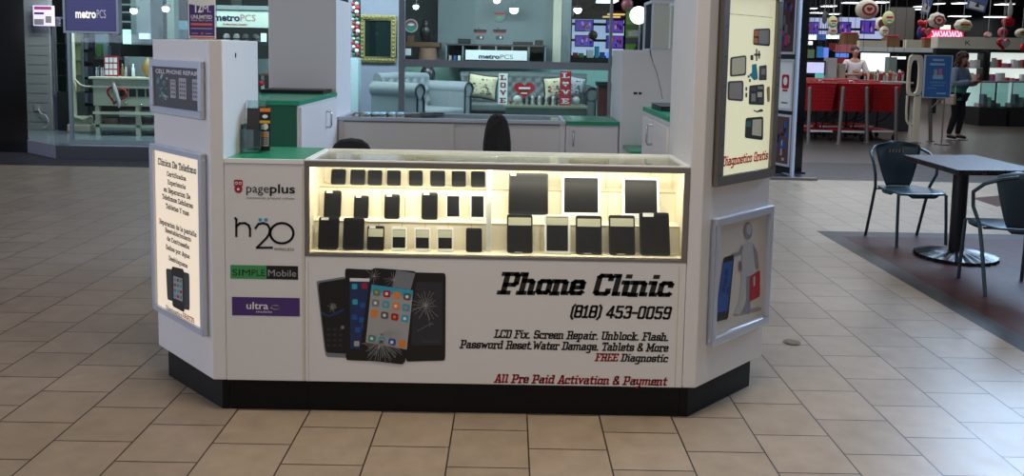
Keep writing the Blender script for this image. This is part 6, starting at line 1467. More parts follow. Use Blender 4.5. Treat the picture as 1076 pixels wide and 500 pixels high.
# cosmetics: back shelves lit
def lit_shelf(x0, y0, x1, y1, Y, label, rows, cols_):
    q = thing('lit_shelf', (at((x0+x1)/2, y1, Y).x, Y, 0), label, 'lit shelf'); a = at(x0, y1, Y); b = at(x1, y0, Y)
    MB().box(a.x, Y+.3, a.z, b.x, Y+.35, b.z).build('lit_back', mat('cos_back', (226, 236, 230), .5, emit=.8), q)
    MB().box(a.x, Y, b.z+.01, b.x, Y+.36, b.z+.05).build('shelf_roof', M_blk, q)
    MB().box(a.x-.05, Y, 0, a.x-.001, Y+.36, b.z+.05).build('side_panel', M_blk, q); MB().box(b.x+.001, Y, 0, b.x+.05, Y+.36, b.z+.05).build('side_panel', M_blk, q)
    MB().box(a.x, Y+.01, 0, b.x, Y+.36, a.z-.002).build('plinth', M_blk, q)
    r_ = random.Random(int(x0)); n = max(2, int((x1-x0)/5))
    for j in range(rows):
        z_ = a.z+(b.z-a.z)*(j)/rows
        if j: MB().box(a.x, Y+.02, z_-.02, b.x, Y+.295, z_).build('shelf', M_lgrey, q)
        for i in range(n):
            w_ = (b.x-a.x)/n; xa = a.x+w_*i+w_*.15; h_ = (b.z-a.z)/rows*r_.uniform(.25, .65)
            o = MB().box(xa, Y+.08, z_+.002, xa+w_*r_.uniform(.5, .7), Y+.2, z_+h_).build('cosmetic_box', cols_[(i+j*2) % len(cols_)], None, bevel=.006)
            tag(o, 'small cosmetics pack on the '+label.split(',')[0], 'cosmetics', 'packs on the '+label.split(',')[0])
lit_shelf(1015, 56, 1034, 86, 21.5, 'bright lit shelf right of the woman, pale packs', 2, [M_lgrey, M_cr, M_bp, M_wht])
lit_shelf(1039, 56, 1092, 86, 21.5, 'bright lit shelf at the right edge, pink and red packs', 2, [M_bp, mat('magenta', (160, 50, 140), .5), M_wht, M_lgrey, M_red])
for x0, x1, lb in ((1029, 1060.5, 'lit glass counter with pale boxes behind the woman'), (1062, 1096, 'lit glass counter with boxes at the right edge')):
    Y = 19.6; q = thing('glass_counter', (at((x0+x1)/2, 130, Y).x, Y+.2, 0), lb, 'glass counter'); a = at(x0, 113, Y); b = at(x1, 86, Y)
    MB().box(a.x, Y, 0, b.x, Y+.6, a.z).build('counter_base', M_blk, q); MB().box(a.x, Y-.01, b.z-.03, b.x, Y+.6, b.z).build('counter_top', M_grey, q)
    MB().box(a.x, Y+.55, a.z+.001, b.x, Y+.6, b.z-.031).build('lit_back', mat('counter_back', (176, 210, 206), .5, emit=.55), q); MB().box(a.x+.01, Y+.001, a.z+.001, b.x-.01, Y+.008, b.z-.031).build('glass_front', M_acr, q)
    MB().box(a.x, Y, a.z+.001, a.x+.02, Y+.02, b.z-.031).build('corner_post', M_mull, q)
    n = 5; w_ = (b.x-a.x-.1)/n
    for i in range(n):
        o = MB().box(a.x+.06+w_*i, Y+.15, a.z+.002, a.x+.06+w_*i+w_*.7, Y+.35, a.z+.10+.07*((i*3) % 4)).build('cosmetic_box', [M_lgrey, M_wgrey, M_wht, M_dgrey, M_cyan][i], None, bevel=.01); tag(o, ['light grey', 'blue grey', 'white', 'dark grey', 'cyan'][i]+' box in the '+lb.replace('lit glass counter', 'glass counter'), 'cosmetics')
# blue sign on a pole
Yb = 15.0
q = thing('sign_stand', (at(985, 147, Yb).x, Yb, 0), 'blue store sign on a thin metal stand beside the cream gate', 'sign stand')
bx('sign_board', 970.5, 59, 1000.5, 102, Yb, .03, mat('sign_blue', (44, 92, 150), .4, emit=.08), None, None, parent=q)
mb = MB(); pl = Plane((0, Yb, 0), (1, 0, 0)); a = pl.px(969.6, 102.8); b = pl.px(1001.4, 58.2); pl.frame(mb, a[0], a[1], b[0], b[1], .016, -.035, .008); mb.build('sign_frame', M_alu, q)
deco('sign_print', [mat('sign_print_pale', (150, 184, 214), .5), M_bp, M_lgrey, mat('sign_print_mid', (96, 140, 190), .5)], q, Yb, [(980, 62, 992, 64, 0, 0), (977, 66.5, 993, 68.5, 0, 0), (981, 73, 985, 82, 2, 0), (986, 72, 990, 82, 1, 0), (980, 79, 991, 83, 0, 1), (977, 86, 994, 87.2, 3, 0), (979, 89, 992, 90.2, 3, 0), (984, 97.5, 994, 98.8, 0, 0), (974, 92, 984, 93.2, 3, 0)])
a = at(986, 103, Yb); MB().cyl((a.x+.12, Yb+.02, .02), (a.x+.12, Yb+.02, a.z), .014, n=10).build('pole', M_alud, q)
MB().tube([(a.x-.1, Yb+.02, a.z-.18), (a.x+.02, Yb+.02, a.z-.05), (a.x+.11, Yb+.02, a.z-.01)], .01).build('brace', M_alud, q)
MB().cyl((a.x+.12, Yb+.02, 0), (a.x+.12, Yb+.02, .02), .12, n=20).build('base_plate', M_alud, q)
# steel posts
def post(px_, py_, lb, dx=0, ytop=92):
    a = atz(px_, py_, 0); t_ = at(px_+dx, ytop, a.y); q = thing('steel_post', (a.x, a.y, 0), lb, 'post')
    mb = MB(); mb.cyl((a.x, a.y, .015), (t_.x, a.y, t_.z-.03), .033, n=14); mb.build('tube', M_alud, q); MB().ball((t_.x, a.y, t_.z-.02), .036, n=12).build('cap', M_alud, q); MB().cyl((a.x, a.y, 0), (a.x, a.y, .0149), .07, n=16).build('base_flange', M_alud, q)
for x_, y_, dx, lb in ((849, 151, 2, 'steel post in front of the carts, nearest the black column'), (881, 151, 5, 'leaning steel post between the left and middle carts'), (911, 150, 0, 'steel post before the gap of middle and right carts'), (941, 149, 1, 'steel post before the right cart row')): post(x_, y_, lb, dx)
post(977.5, 148.5, 'steel post in front of the blue sign', 0, 93)
# security gate
Yg = 15.3; q = thing('security_gate', (at(961, 148, Yg).x, Yg, 0), 'cream anti-theft gate with two oval openings beside the blue sign', 'security gate')
def oval_ring(o, i, d, name):
    mb = MB(); n = len(o); vs = [Vector((x, Yg, z)) for x, z in o]+[Vector((x, Yg, z)) for x, z in i]; vs += [v+Vector((0, d, 0)) for v in vs]
    fs = []
    for k in range(n):
        j = (k+1) % n; fs += [(k, j, n+j, n+k), (2*n+j, 2*n+k, 3*n+k, 3*n+j), (j, k, 2*n+k, 2*n+j), (n+k, n+j, 3*n+j, 3*n+k)]
    mb.add(vs, fs, 0, False); return mb.build(name, M_cr, q)
cxg = at(960.5, 100, Yg).x; za, zb, zc2 = at(0, 58-1.5, Yg).z, at(960, 101, Yg).z, at(960, 131, Yg).z
za = at(960, 57.5, Yg).z
def ov(cx, cz, rx, rz_, p=4, n=32): return [(cx+rx*(abs(math.cos(a))**(2/p))*(1 if math.cos(a) > 0 else -1), cz+rz_*(abs(math.sin(a))**(2/p))*(1 if math.sin(a) > 0 else -1)) for a in [2*PI*k/n for k in range(n)]]
M_gate = mat('gate_cream', (226, 214, 186), .45)
def oval_ring2(o, i, d, name):
    r_ = oval_ring(o, i, d, name); r_.data.materials[0] = M_gate; return r_
xL, xR = at(953, 100, Yg).x, at(968.5, 100, Yg).x; cxg = (xL+xR)/2; hw = (xR-xL)/2
oval_ring2(ov(cxg, (za+zb)/2, hw, (za-zb)/2, 5), ov(cxg-.012, (za+zb)/2-.02, hw-.058, (za-zb)/2-.075, 3), .06, 'upper_loop')
MB().box(cxg+.015, Yg, 0, xR, Yg+.06, zb+.03).build('gate_post', M_gate, q, bevel=.008)
mb = MB(); mb.tube([(xL+.022, Yg+.03, zb+.01), (xL+.020, Yg+.03, (zb+zc2)/2), (xL+.035, Yg+.03, zc2+.08), (xL+.075, Yg+.03, zc2+.01), (cxg+.02, Yg+.03, zc2)], [.024, .022, .022, .022, .02], 10); mb.build('lower_bow', M_gate, q)
MB().box(cxg-.08, Yg-.06, 0, xR+.02, Yg+.14, .012).build('foot_plate', M_alud, q)
# shopping carts
M_cart = mat('cart_red', (184, 22, 30), .35, var=.15, scale=60)
M_cartw = mat('cart_wire', (140, 140, 144), .4, .6)
def cart(x, y, rz, label):
    q = thing('shopping_cart', (x, y, 0), label, 'shopping cart', 'red plastic shopping carts', rz); M = RM[q.name]; mk = lambda: MB(M)
    w0, w1, d0, d1, z0, z1 = .215, .252, .34, .42, .56, 1.06
    mb = mk(); t = .012
    for s in (-1, 1):   # sloped solid sides built as slabs
        mb.slab([(s*w0, -d0, z0), (s*w0, d0, z0), (s*w1, d1, z1-.02), (s*w1, -d1, z1)], (s, 0, 0), t)
        mb.slab([(-w0, s*d0, z0), (w0, s*d0, z0), (w1, s*d1, z1-.02*(s > 0)), (-w1, s*d1, z1-.02*(s > 0))], (0, s, 0), t)
    mb.box(-w0, -d0, z0-t, w0, d0, z0); mb.build('basket', M_cart, q)
    mb = mk()
    for k_ in range(7):
        z_ = z0+.05+.062*k_; f = (z_-z0)/(z1-z0); w_ = w0+(w1-w0)*f+.012; d_ = d0+(d1-d0)*f+.012
        mb.tube([(-w_, -d_, z_), (w_, -d_, z_), (w_, d_, z_), (-w_, d_, z_)], .006, 5, closed=True)
    for k_ in range(9):
        u = -1+2*k_/8; mb.tube([(u*w0, -d0-.013, z0), (u*w1, -d1-.013, z1)], .006, 5); mb.tube([(-w0-.013, u*d0, z0), (-w1-.013, u*d1, z1-.01)], .006, 5); mb.tube([(w0+.013, u*d0, z0), (w1+.013, u*d1, z1-.01)], .006, 5)
    mb.build('basket_ribs', mat('cart_red_dark', (140, 14, 22), .4), q)
    mk().tube([(-w1-.01, -d1-.01, z1), (w1+.01, -d1-.01, z1), (w1+.01, d1+.01, z1-.02), (-w1-.01, d1+.01, z1-.02)], .018, 8, closed=True).build('basket_rim', M_cart, q)
    mk().tube([(-.26, d1, z1-.02), (-.26, d1+.10, z1+.04), (.26, d1+.10, z1+.04), (.26, d1, z1-.02)], .016, 8).build('push_handle', M_cart, q)
    mb = mk()
    for s in (-1, 1): mb.tube([(s*.20, d0, z0-.015), (s*.22, .42, .30), (s*.25, .44, .14), (s*.22, -.40, .16)], .013, 6); mb.tube([(s*.2, -d0+.1, z0-.015), (s*.21, .1, .36), (s*.22, .42, .30)], .012, 6)
    mb.build('cart_frame', M_blk, q)
    mb = mk(); mb.box(-.22, -.42, .17, .22, .36, .195); mb.build('lower_tray', M_cart, q, bevel=.006)
    mk().box(-.23, -.435, .165, .23, -.4205, .20).build('tray_edge', M_wht, q)
    for s in (-1, 1):
        for y_ in (-.36, .38): mk().cyl((s*.21-.014, y_, .062), (s*.21+.014, y_, .062), .062, n=14).build('caster', M_blk, q)
    return q
first = None
rows = [(866, 'left'), (898, 'middle'), (931, 'right')]
for x_, nm in rows:
    for k_ in range(2):
        a = atz(x_+4, 150.5, 0); lb = 'red shopping cart in the %s row, %s' % (nm, ['nearest the steel posts', 'second behind'][k_])
        X, Yq, rz_ = a.x+.02*k_+(0 if nm != 'right' else .06), (15.75 if nm != 'right' else 15.92)+1.06*k_, 0 if nm != 'right' else .0
        if first is None: first = cart(X, Yq, rz_, lb)
        else:
            c = copy_tree(first); c.location = (X, Yq, 0); c.rotation_euler = (0, 0, rz_); c['label'] = lb
            c.name = 'shopping_cart'

# ---------------- cafe table and chairs
M_chair = mat('chair_teal_grey', (62, 82, 92), .35, .35, var=.06)
def bistro(loc, rz, label):
    q = thing('metal_armchair', (loc[0], loc[1], 0), label, 'chair', None, rz); M = RM[q.name]; mk = lambda: MB(M)
    zs = .445; N_ = 12; vs = []; mb = mk()
    for j in range(N_+1):
        for i in range(N_+1):
            u, v = 2*i/N_-1, 2*j/N_-1; su = (u*math.sqrt(1-v*v/2)*.35+u*.65); sv = (v*math.sqrt(1-u*u/2)*.35+v*.65)
            wx = .225 if v < 0 else .225-.03*v; vs.append((su*wx, sv*.215, zs-.014*(1-u*u)*(1-v*v)-.012*max(0, -v-.7)*3))
    nn = len(vs); vs += [(x, y, z-.012-(.022 if True else 0)*((max(abs(x)/.225, abs(y)/.215)) > .97)) for x, y, z in vs]
    fs = []
    for j in range(N_):
        for i in range(N_):
            b = j*(N_+1)+i; fs.append((b, b+1, b+N_+2, b+N_+1)); fs.append((nn+b, nn+b+N_+1, nn+b+N_+2, nn+b+1))
    edge = [i for i in range(N_+1)]+[j*(N_+1)+N_ for j in range(1, N_+1)]+[N_*(N_+1)+i for i in range(N_-1, -1, -1)]+[j*(N_+1) for j in range(N_-1, 0, -1)]
    for k in range(len(edge)): a, b = edge[k], edge[(k+1) % len(edge)]; fs.append((a, nn+a, nn+b, b))
    mb.add(vs, fs, 0, True); mb.build('seat', M_chair, q)
    # curved back shell, narrow at the seat, wide at the top
    mb = mk(); vs = []; K_ = 12; L_ = 14
    for s_ in (0, 1):
        for j in range(L_+1):
            v = j/L_; z_ = zs+.0+(.80-zs+.02)*v; hw = .105+.115*v**.8
            if v > .86: hw *= math.sqrt(max(0.02, 1-((v-.86)/.15)**2))
            for i in range(K_+1):
                u = 2*i/K_-1; x_ = u*hw; y_ = .195+.085*v-.05*u*u*(.4+v)+s_*.006; vs.append((x_, y_, z_))
    n1 = (K_+1)*(L_+1); fs = []
    for s_ in (0, 1):
        for j in range(L_):
            for i in range(K_):
                b = s_*n1+j*(K_+1)+i; f = (b, b+1, b+K_+2, b+K_+1); fs.append(f if s_ == 0 else f[::-1])
    ed = [i for i in range(K_+1)]+[j*(K_+1)+K_ for j in range(1, L_+1)]+[L_*(K_+1)+i for i in range(K_-1, -1, -1)]+[j*(K_+1) for j in range(L_-1, 0, -1)]
    for k in range(len(ed)): a, b = ed[k], ed[(k+1) % len(ed)]; fs.append((b, a, a+n1, b+n1))
    mb.add(vs, fs, 0, True); back = mb.build('backrest', M_chair, q)
    mb = mk()
    for k_ in range(5): x_ = -.06+.03*k_; mb.slab([(x_-.006, .235, .725), (x_+.004, .235, .725), (x_+.010, .24, .755), (x_, .24, .755)], (0, -1, 0), .004)
    mb.build('back_slots', mat('slot_light', (150, 144, 120), .5), back)
    # armrest + rear leg tubes, front legs
    for s in (-1, 1):
        mb = mk(); mb.tube([(s*.10, .275, .79), (s*.19, .255, .775), (s*.262, .18, .73), (s*.285, .08, .66), (s*.272, .065, .56), (s*.243, .105, .45)], .0125, 8); mb.build('armrest', M_chair, q)
        mb = mk(); mb.tube([(s*.243, .106, .449), (s*.238, .15, .30), (s*.235, .235, .0)], .0125, 8); mb.build('leg', M_chair, q)
        mb = mk(); mb.tube([(s*.205, -.185, .425), (s*.21, -.20, .20), (s*.212, -.215, .0)], .0125, 8); mb.build('leg', M_chair, q)
    mk().tube([(-.225, .12, .43), (.225, .12, .43)], .010, 6).build('seat_rail', M_chair, q)
    return q
A_, B_, C_, D_ = [atz(*p_, 0) for p_ in ((913, 248), (943, 260), (992, 259), (962, 247))]
fc = (B_+C_)/2; bc = (A_+D_)/2; dv = fc-bc; rz_ = math.atan2(dv.x, -dv.y)
cc = fc+(bc-fc).normalized()*.21
bistro((cc.x, cc.y), rz_, 'teal grey metal armchair left of the cafe table, facing the camera')
# table
T0 = at(1006, 179, 5.9); zt_ = .745
nl = atz(1006, 178.5, zt_); fl = atz(949, 162.5, zt_); fr_ = atz(1024, 162.5, zt_)
bc_ = atz(1004, 270, 0)
M_top = mat('terrazzo', (30, 27, 29), .45, var=.7, scale=75, spec=.2)
for n_ in M_top.node_tree.nodes:
    if n_.type == 'MAP_RANGE': n_.inputs['From Min'].default_value = .46; n_.inputs['From Max'].default_value = .66; n_.inputs['To Min'].default_value = .5; n_.inputs['To Max'].default_value = 7
ux = (fr_-fl); ux.z = 0; uy = (fl-nl); uy.z = 0
ctr = Vector((bc_.x, bc_.y, 0))
q = thing('cafe_table', ctr, 'square speckled dark cafe table on a black pedestal beside the red tiled floor', 'table')
ud = uy.normalized(); sd = .80
c4 = [nl, nl+Vector((.655, .05, 0)), fr_, fl]
MB().slab([Vector((p_.x, p_.y, zt_-.04)) for p_ in c4], (0, 0, 1), .04).build('table_top', M_top, q, bevel=.006)
MB().cyl((ctr.x, ctr.y, .06), (ctr.x, ctr.y, zt_-.041), .055, n=20).build('pedestal', M_black, q)
mb = MB(); n_ = 48; prof = [(1.0, .0), (1.0, .022), (.6, .045), (.25, .06)]; vs = []
for f_, z_ in prof:
    for k in range(n_): w_ = 2*PI*k/n_; r_ = .29*f_*(1+(.035 if k % 2 else -.02)*(f_ > .3)); vs.append((ctr.x+r_*math.cos(w_), ctr.y+r_*math.sin(w_), z_+(.006 if k % 2 and f_ > .3 and z_ > 0 else 0)))
mb.add(vs, [(i*n_+k, i*n_+(k+1) % n_, (i+1)*n_+(k+1) % n_, (i+1)*n_+k) for i in range(3) for k in range(n_)], 0); mb.add(vs[-n_:], [tuple(range(n_))]); mb.build('fluted_base', M_black, q)
# second chair at the right

dv = Vector((.09, .99, 0)).normalized(); fc = Vector((4.209, 5.71, 0)); cc = fc-dv*.21
bistro((cc.x, cc.y), math.atan2(dv.x, -dv.y), 'teal grey metal armchair with its back to the camera, cut by the right edge')

# ---------------- people
def skin_mesh(name, pts, edges, m_, parent, M, sub=2, root=0, thick=0.0):
    me = bpy.data.meshes.new(name); me.from_pydata([p[:3] for p in pts], edges, [])
    ob = bpy.data.objects.new(name, me); COL.objects.link(ob)
    ob.modifiers.new('s', 'SKIN'); sv = me.skin_vertices
    if not sv: 
        bm = bmesh.new(); bm.from_mesh(me); bm.verts.layers.skin.verify(); bm.to_mesh(me); bm.free(); sv = me.skin_vertices
    for i, p in enumerate(pts):
        r = p[3] if isinstance(p[3], tuple) else (p[3], p[3]); sv[0].data[i].radius = (r[0]+thick, r[1]+thick); sv[0].data[i].use_root = (i == root)
    sb = ob.modifiers.new('u', 'SUBSURF'); sb.levels = sub; sb.render_levels = sub
    bpy.context.view_layer.update(); dg = bpy.context.evaluated_depsgraph_get()
    m2 = bpy.data.meshes.new_from_object(ob.evaluated_get(dg)); bpy.data.objects.remove(ob); bpy.data.meshes.remove(me)
    return m2
def person(loc, rz, H, label, J, cols, hair, bag=None, shoes=True):
    """J: joint positions of a 1.70 m figure facing -y; every limb tapers"""
    q = thing('person', (loc[0], loc[1], 0), label, 'person', None, rz); k = H/1.70; M = RM[q.name] @ Matrix.Scale(k, 4)
    inv = RM[q.name].inverted()
    def put(m2, name, m_, par):
        for v in m2.vertices: v.co = v.co*k
        m2.materials.clear(); m2.materials.append(m_)
        for p in m2.polygons: p.use_smooth = True; p.material_index = 0
        m2.name = name; o = bpy.data.objects.new(name, m2); COL.objects.link(o); o.parent = par; RM[o.name] = RM[q.name]; return o
    P = []; E = []; ix = {}
    def v(n, p, r): ix[n] = len(P); P.append((p[0], p[1], p[2], r)); return ix[n]
    def e(*ns):
        for a, b in zip(ns[:-1], ns[1:]): E.append((ix[a], ix[b]))
    v('pel', (0, 0, .93), (.135, .10)); v('waist', (0, 0, 1.06), (.115, .085)); v('chest', (0, -.005, 1.24), (.135, .095)); v('sho', (0, .005, 1.38), (.115, .07)); v('neck', (0, -.005, 1.455), .05); v('nk2', J['nk2'], .046); v('hd1', J['hd1'], (.066, .075)); v('hd2', J['hd2'], (.078, .092)); v('hd3', J['hd3'], (.06, .07))
    e('pel', 'waist', 'chest', 'sho', 'neck', 'nk2', 'hd1', 'hd2', 'hd3')
    for s, n in ((-1, 'R'), (1, 'L')):
        v('hip'+n, (s*.09, 0, .86), .088); v('kn'+n, J['knee'+n], .055); v('cf'+n, tuple((Vector(J['knee'+n])*.62+Vector(J['ank'+n])*.38)), .054); v('an'+n, J['ank'+n], .036); f_ = Vector(J['ank'+n]); d_ = Vector(J.get('toe'+n, (0, -.15, -.05))); v('ba'+n, tuple(f_+d_*.7), .034); v('to'+n, tuple(f_+d_), .026); e('pel', 'hip'+n, 'kn'+n, 'cf'+n, 'an'+n, 'ba'+n, 'to'+n)
        v('sh'+n, (s*.165, .005, 1.37), .056); v('ua'+n, tuple(Vector((s*.175, 0, 1.36)).lerp(Vector(J['elb'+n]), .5)), .047); v('el'+n, J['elb'+n], .037); v('fa'+n, tuple(Vector(J['elb'+n]).lerp(Vector(J['wri'+n]), .4)), .036); v('wr'+n, J['wri'+n], .024); e('sho', 'sh'+n, 'ua'+n, 'el'+n, 'fa'+n, 'wr'+n)
        hd = Vector(J['hand'+n]).normalized(); w_ = Vector(J['wri'+n]); pm = w_+hd*.05; v('pa'+n, tuple(pm), (.032, .018)); e('wr'+n, 'pa'+n)
        side = hd.cross(Vector(J['palm'+n])).normalized(); pn = Vector(J['palm'+n]).normalized()
        for f in range(4):
            o_ = (f-1.5)*.019; b_ = pm+hd*.038+side*o_; L_ = (.066, .078, .074, .058)[f]
            v('f%d%s' % (f, n), tuple(b_), .0095); v('g%d%s' % (f, n), tuple(b_+hd*L_*.5+pn*.010), .009); v('h%d%s' % (f, n), tuple(b_+hd*L_*.72+pn*.034), .0075); e('pa'+n, 'f%d%s' % (f, n), 'g%d%s' % (f, n), 'h%d%s' % (f, n))
        b_ = pm-hd*.02-side*.036; v('t1'+n, tuple(b_), .012); v('t2'+n, tuple(b_+hd*.032-side*.018+pn*.012), .010); v('t3'+n, tuple(b_+hd*.058-side*.016+pn*.026), .0085); e('pa'+n, 't1'+n, 't2'+n, 't3'+n)
    body = put(skin_mesh('body', P, E, None, q, M), 'body', cols['skin'], q)
    # face on the head of the same body mesh
    h2 = Vector(J['hd2']); fw_ = Vector(J.get('face', (0, -1, 0))).normalized(); sd = Vector((0, 0, 1)).cross(fw_).normalized(); up = fw_.cross(sd)*-1
    if up.z < 0: up = -up
    F = MB(M); 
    F.ball(h2+fw_*.098-up*.012, .013, .017, .022, 10, 0)
    for s in (-1, 1): F.ball(h2+fw_*.080+sd*.032*s+up*.012, .013, .011, .009, 10, 1); F.ball(h2+fw_*.090+sd*.032*s+up*.012, .006, .004, .006, 8, 2); F.ball(h2+sd*.080*s-up*.005, .012, .018, .028, 10, 0); F.tube([h2+fw_*.088+sd*(.018*s)+up*.034, h2+fw_*.080+sd*(.046*s)+up*.036], .004, 6, 2)
    F.tube([h2+fw_*.082-sd*.024-up*.052, h2+fw_*.090-up*.050, h2+fw_*.082+sd*.024-up*.052], .006, 6, 3)
    fo = F.build('face_features', [cols['skin'], M_wht, M_blk, mat('lip', (150, 80, 78), .5)], q)
    bm = bmesh.new(); bm.from_mesh(body.data)
    nb = len(body.data.materials)
    for mt in fo.data.materials[1:]: body.data.materials.append(mt)
    bm.from_mesh(fo.data); bm.to_mesh(body.data); bm.free()
    mesh_ = fo.data; bpy.data.objects.remove(fo); bpy.data.meshes.remove(mesh_)
    def garment(name, chains, m_, th, ext=None):
        G_ = []; GE = []; im = {}
        for ch in chains:
            pr = None
            for nme in ch:
                if nme not in im: im[nme] = len(G_); p = P[ix[nme]]; G_.append(p)
                if pr is not None and (im[pr], im[nme]) not in GE: GE.append((im[pr], im[nme]))
                pr = nme
        if ext:
            for a_, p_, r_ in ext: im[p_] = len(G_); G_.append((p_[0], p_[1], p_[2], r_)); GE.append((im[a_], im[p_]))
        return put(skin_mesh(name, G_, GE, None, q, M, thick=th), name, m_, q)
    garment('trousers', [['pel', 'hipL', 'knL', 'cfL', 'anL'], ['pel', 'hipR', 'knR', 'cfR', 'anR']], cols['trousers'], .014)
    if cols.get('top2'): garment('shirt', [['pel', 'waist', 'chest', 'sho']], cols['top2'], .024, ext=[('pel', (0, .005, .83), (.135, .10))])
    arm = cols.get('sleeve', 'wr')
    ends = {'wr': ['sho', 'shL', 'uaL', 'elL', 'faL', 'wrL'], 'el': ['sho', 'shL', 'uaL', 'elL']}[arm]
    garment('jacket' if cols.get('top2') else 'shirt', [(['pel'] if not cols.get('top2') else []) + ['waist', 'chest', 'sho'], ends, [n_[:-1]+'R' if n_.endswith('L') else n_ for n_ in ends]], cols['top'], .020 if not cols.get('top2') else .030)
    if shoes:
        for n in 'LR':
            f_ = Vector(J['ank'+n]); d_ = Vector(J.get('toe'+n, (0, -.15, -.05))); mb = MB(M); 
            m2 = skin_mesh('shoe', [(f_.x, f_.y+.03, f_.z-.03, .042), (*(f_+d_*.6), (.045, .036)), (*(f_+d_*1.15), .034)], [(0, 1), (1, 2)], None, q, M); put(m2, 'shoe', cols['shoe'], q)
            mb = MB(M); c_ = f_+d_*.6; mb.box(c_.x-.042, min(f_.y+.06, c_.y+.12), f_.z-.088, c_.x+.042, c_.y-.11, f_.z-.070); mb.build('shoe_sole', cols['sole'], q, bevel=.006)
    hair(q, M, h2, fw_, sd, up)
    return q
def hair_curly(q, M, h, f, s, u):
    mb = MB(M); r_ = random.Random(4)
    mb.ball(h-f*.038+u*.036, .092, .092, .092, 18)
    for k in range(90):
        a = r_.uniform(0, 2*PI); b = r_.uniform(-1.2, 1.4); d = s*math.cos(a)*math.cos(b)+f*(math.sin(a)*math.cos(b))+u*math.sin(b)
        if d.dot(f) > .35 and d.dot(u) < .55: continue
        mb.ball(h-f*.02+u*.01+d*.105, .034, .034, .036, 8)
    for k in range(40):
        a = r_.uniform(-.2, PI+.2); d = s*math.cos(a)-f*math.sin(a); mb.ball(h+d*(.085+r_.uniform(0, .02))-u*(.05+r_.uniform(0, .13)), .032, .032, .036, 8)
    mb.build('hair', mat('hair_auburn', (66, 34, 28), .6, var=.3, scale=40), q)
def hair_short(q, M, h, f, s, u):
    mb = MB(M); mb.ball(h-f*.036+u*.032, .088, .090, .090, 18)
    mb.build('hair', mat('hair_dark', (30, 24, 22), .6), q)
skin_ = mat('skin_tone', (176, 124, 104), .55, var=.04)
wl = atz(1004, 146.5, 0)
J = dict(nk2=(0, -.02, 1.50), hd1=(0, -.05, 1.53), hd2=(0, -.05, 1.60), hd3=(0, -.035, 1.655), face=(0, -1, -.35),
         kneeL=(.085, -.04, .50), ankL=(.10, .03, .09), kneeR=(-.085, -.01, .50), ankR=(-.09, .10, .09), toeL=(.02, -.15, -.05), toeR=(-.02, -.15, -.05),
         elbL=(.255, -.06, 1.10), wriL=(.13, -.27, 1.14), handL=(-.55, -.8, .1), palmL=(-.3, .1, 1), elbR=(-.25, -.04, 1.10), wriR=(-.10, -.28, 1.16), handR=(.55, -.8, .1), palmR=(.3, .1, 1))
w1 = person((wl.x, wl.y), .55, 1.66, 'woman with curly auburn hair in pale blue jacket looking down at her phone', J,
    dict(skin=skin_, trousers=mat('jeans_dark', (22, 24, 34), .8), top=mat('jacket_blue', (120, 138, 160), .8), top2=mat('shirt_teal', (60, 130, 122), .8), shoe=M_blk, sole=M_wht, sleeve='wr'), hair_curly)
Mw = RM[w1.name] @ Matrix.Scale(1.66/1.70, 4)
hp = Mw @ Vector((.015, -.345, 1.165)); q = MB(Mw @ Matrix.Translation((.012, -.345, 1.185)) @ Matrix.Rotation(.6, 4, 'X')).box(-.036, -.006, -.07, .036, .006, .07).build('mobile_phone', M_black, None, bevel=.004); tag(q, 'dark phone held up in the hands of the woman in the blue jacket', 'phone')
bg_ = Mw @ Vector((-.24, .02, .82)); q = thing('handbag', (bg_.x, bg_.y, bg_.z-.11), 'cream shoulder handbag hanging at the hip of the woman', 'handbag')
mb = MB(Mw); mb.box(-.33, -.11, .70, -.24, .15, .90); mb.build('bag_body', mat('bag_cream', (206, 190, 170), .5), q, bevel=.02, seg=3)
mb = MB(Mw); mb.tube([(-.28, -.09, .90), (-.23, -.07, 1.15), (-.165, -.01, 1.44), (-.225, .08, 1.15), (-.28, .13, .90)], .009, 6); mb.build('strap', mat('bag_cream', (206, 190, 170), .5), q)
cl_ = at(897, 82, 19.2)
J2 = dict(nk2=(0, -.02, 1.50), hd1=(0, -.03, 1.53), hd2=(0, -.03, 1.60), hd3=(0, -.02, 1.655), face=(.2, -1, -.1),
          kneeL=(.09, -.02, .50), ankL=(.10, .03, .09), kneeR=(-.09, -.02, .50), ankR=(-.10, .03, .09),
          elbL=(.27, -.02, 1.10), wriL=(.05, -.20, 1.15), handL=(-1, -.1, .1), palmL=(0, 1, 0), elbR=(-.27, -.02, 1.10), wriR=(-.03, -.225, 1.10), handR=(1, -.1, .1), palmR=(0, 1, 0))
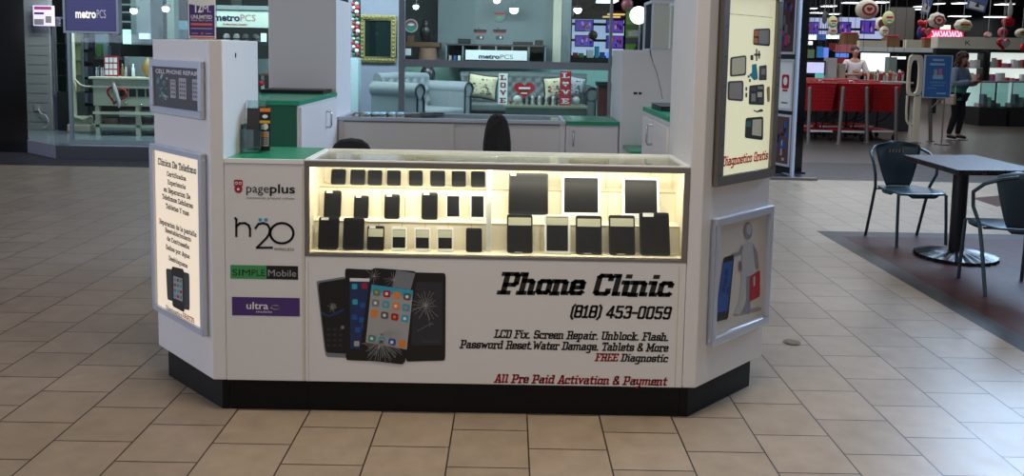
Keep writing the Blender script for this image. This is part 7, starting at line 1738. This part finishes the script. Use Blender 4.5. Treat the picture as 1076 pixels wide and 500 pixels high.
person((cl_.x, 19.2), -.1, 1.80, 'store clerk in a white shirt with folded arms behind the checkout counter', J2,
    dict(skin=skin_, trousers=mat('trousers_tan', (110, 96, 80), .8), top=mat('shirt_white', (214, 210, 214), .8), shoe=M_blk, sole=M_blk, sleeve='el'), hair_short)
# ------------------------------------------------------------- lights, world
def area(name, loc, target, sx, sy, energy, col=(1, 1, 1), spread=None):
    l = bpy.data.lights.new(name, 'AREA'); l.shape = 'RECTANGLE'; l.size = sx; l.size_y = sy; l.energy = energy; l.color = col
    if spread: l.spread = spread
    o = bpy.data.objects.new(name, l); COL.objects.link(o); o.location = loc
    o.rotation_euler = (Vector(target)-Vector(loc)).to_track_quat('-Z', 'Y').to_euler(); return o
area('skylight', (2.5, 9.0, 7.0), (2.0, 8.0, 0), 8, 5, 215, (.84, .90, 1))
area('side_window', (8.8, 9.8, 4.8), (-.2, 4.2, 1.0), 5, 2.0, 860, (.48, .70, 1))
area('side_window', (-8.5, 2.0, 2.8), (0, 4.4, .9), 6, 2.5, 290, (.70, .78, 1))
area('front_fill', (3.4, -6.5, 3.0), (.9, 4, .8), 8, 3, 74, (1, .93, .84))  # added fill from behind the camera to brighten the kiosk fronts
area('concourse_light', (.9, 2.3, 4.8), (.9, 2.1, 0), 2.5, 1.0, 44, (1, .90, .70), 1.7)
area('case_light', (.77, YF+.036, 1.040), (.77, 3.56, .80), 1.46, .02, 5.0, (1, .87, .66))
w = bpy.data.worlds.new('world'); w.use_nodes = True; SC.world = w
bg = w.node_tree.nodes['Background']; bg.inputs[0].default_value = (.80, .86, 1, 1); bg.inputs[1].default_value = .16
SC.view_settings.view_transform = 'Standard'
SC.view_settings.look = 'None'
SC.view_settings.exposure = 0.0
SC.view_settings.gamma = 1.0
SC.view_settings.use_curve_mapping = False
area('shop_light', (-3.2, 11.9, 3.4), (-3.2, 14.2, .8), 5, .8, 200, (.92, .97, 1))
area('shop_light', (.6, 11.9, 3.4), (.6, 14.3, .8), 3.0, .8, 120, (.94, .98, 1))
area('store_light', (8.5, 18.5, 3.85), (8.5, 18.5, 0), 6, 5, 200, (.95, .97, 1))
area('store_light', (11, 27, 3.85), (11, 27, 0), 10, 6, 300, (.95, .97, 1))
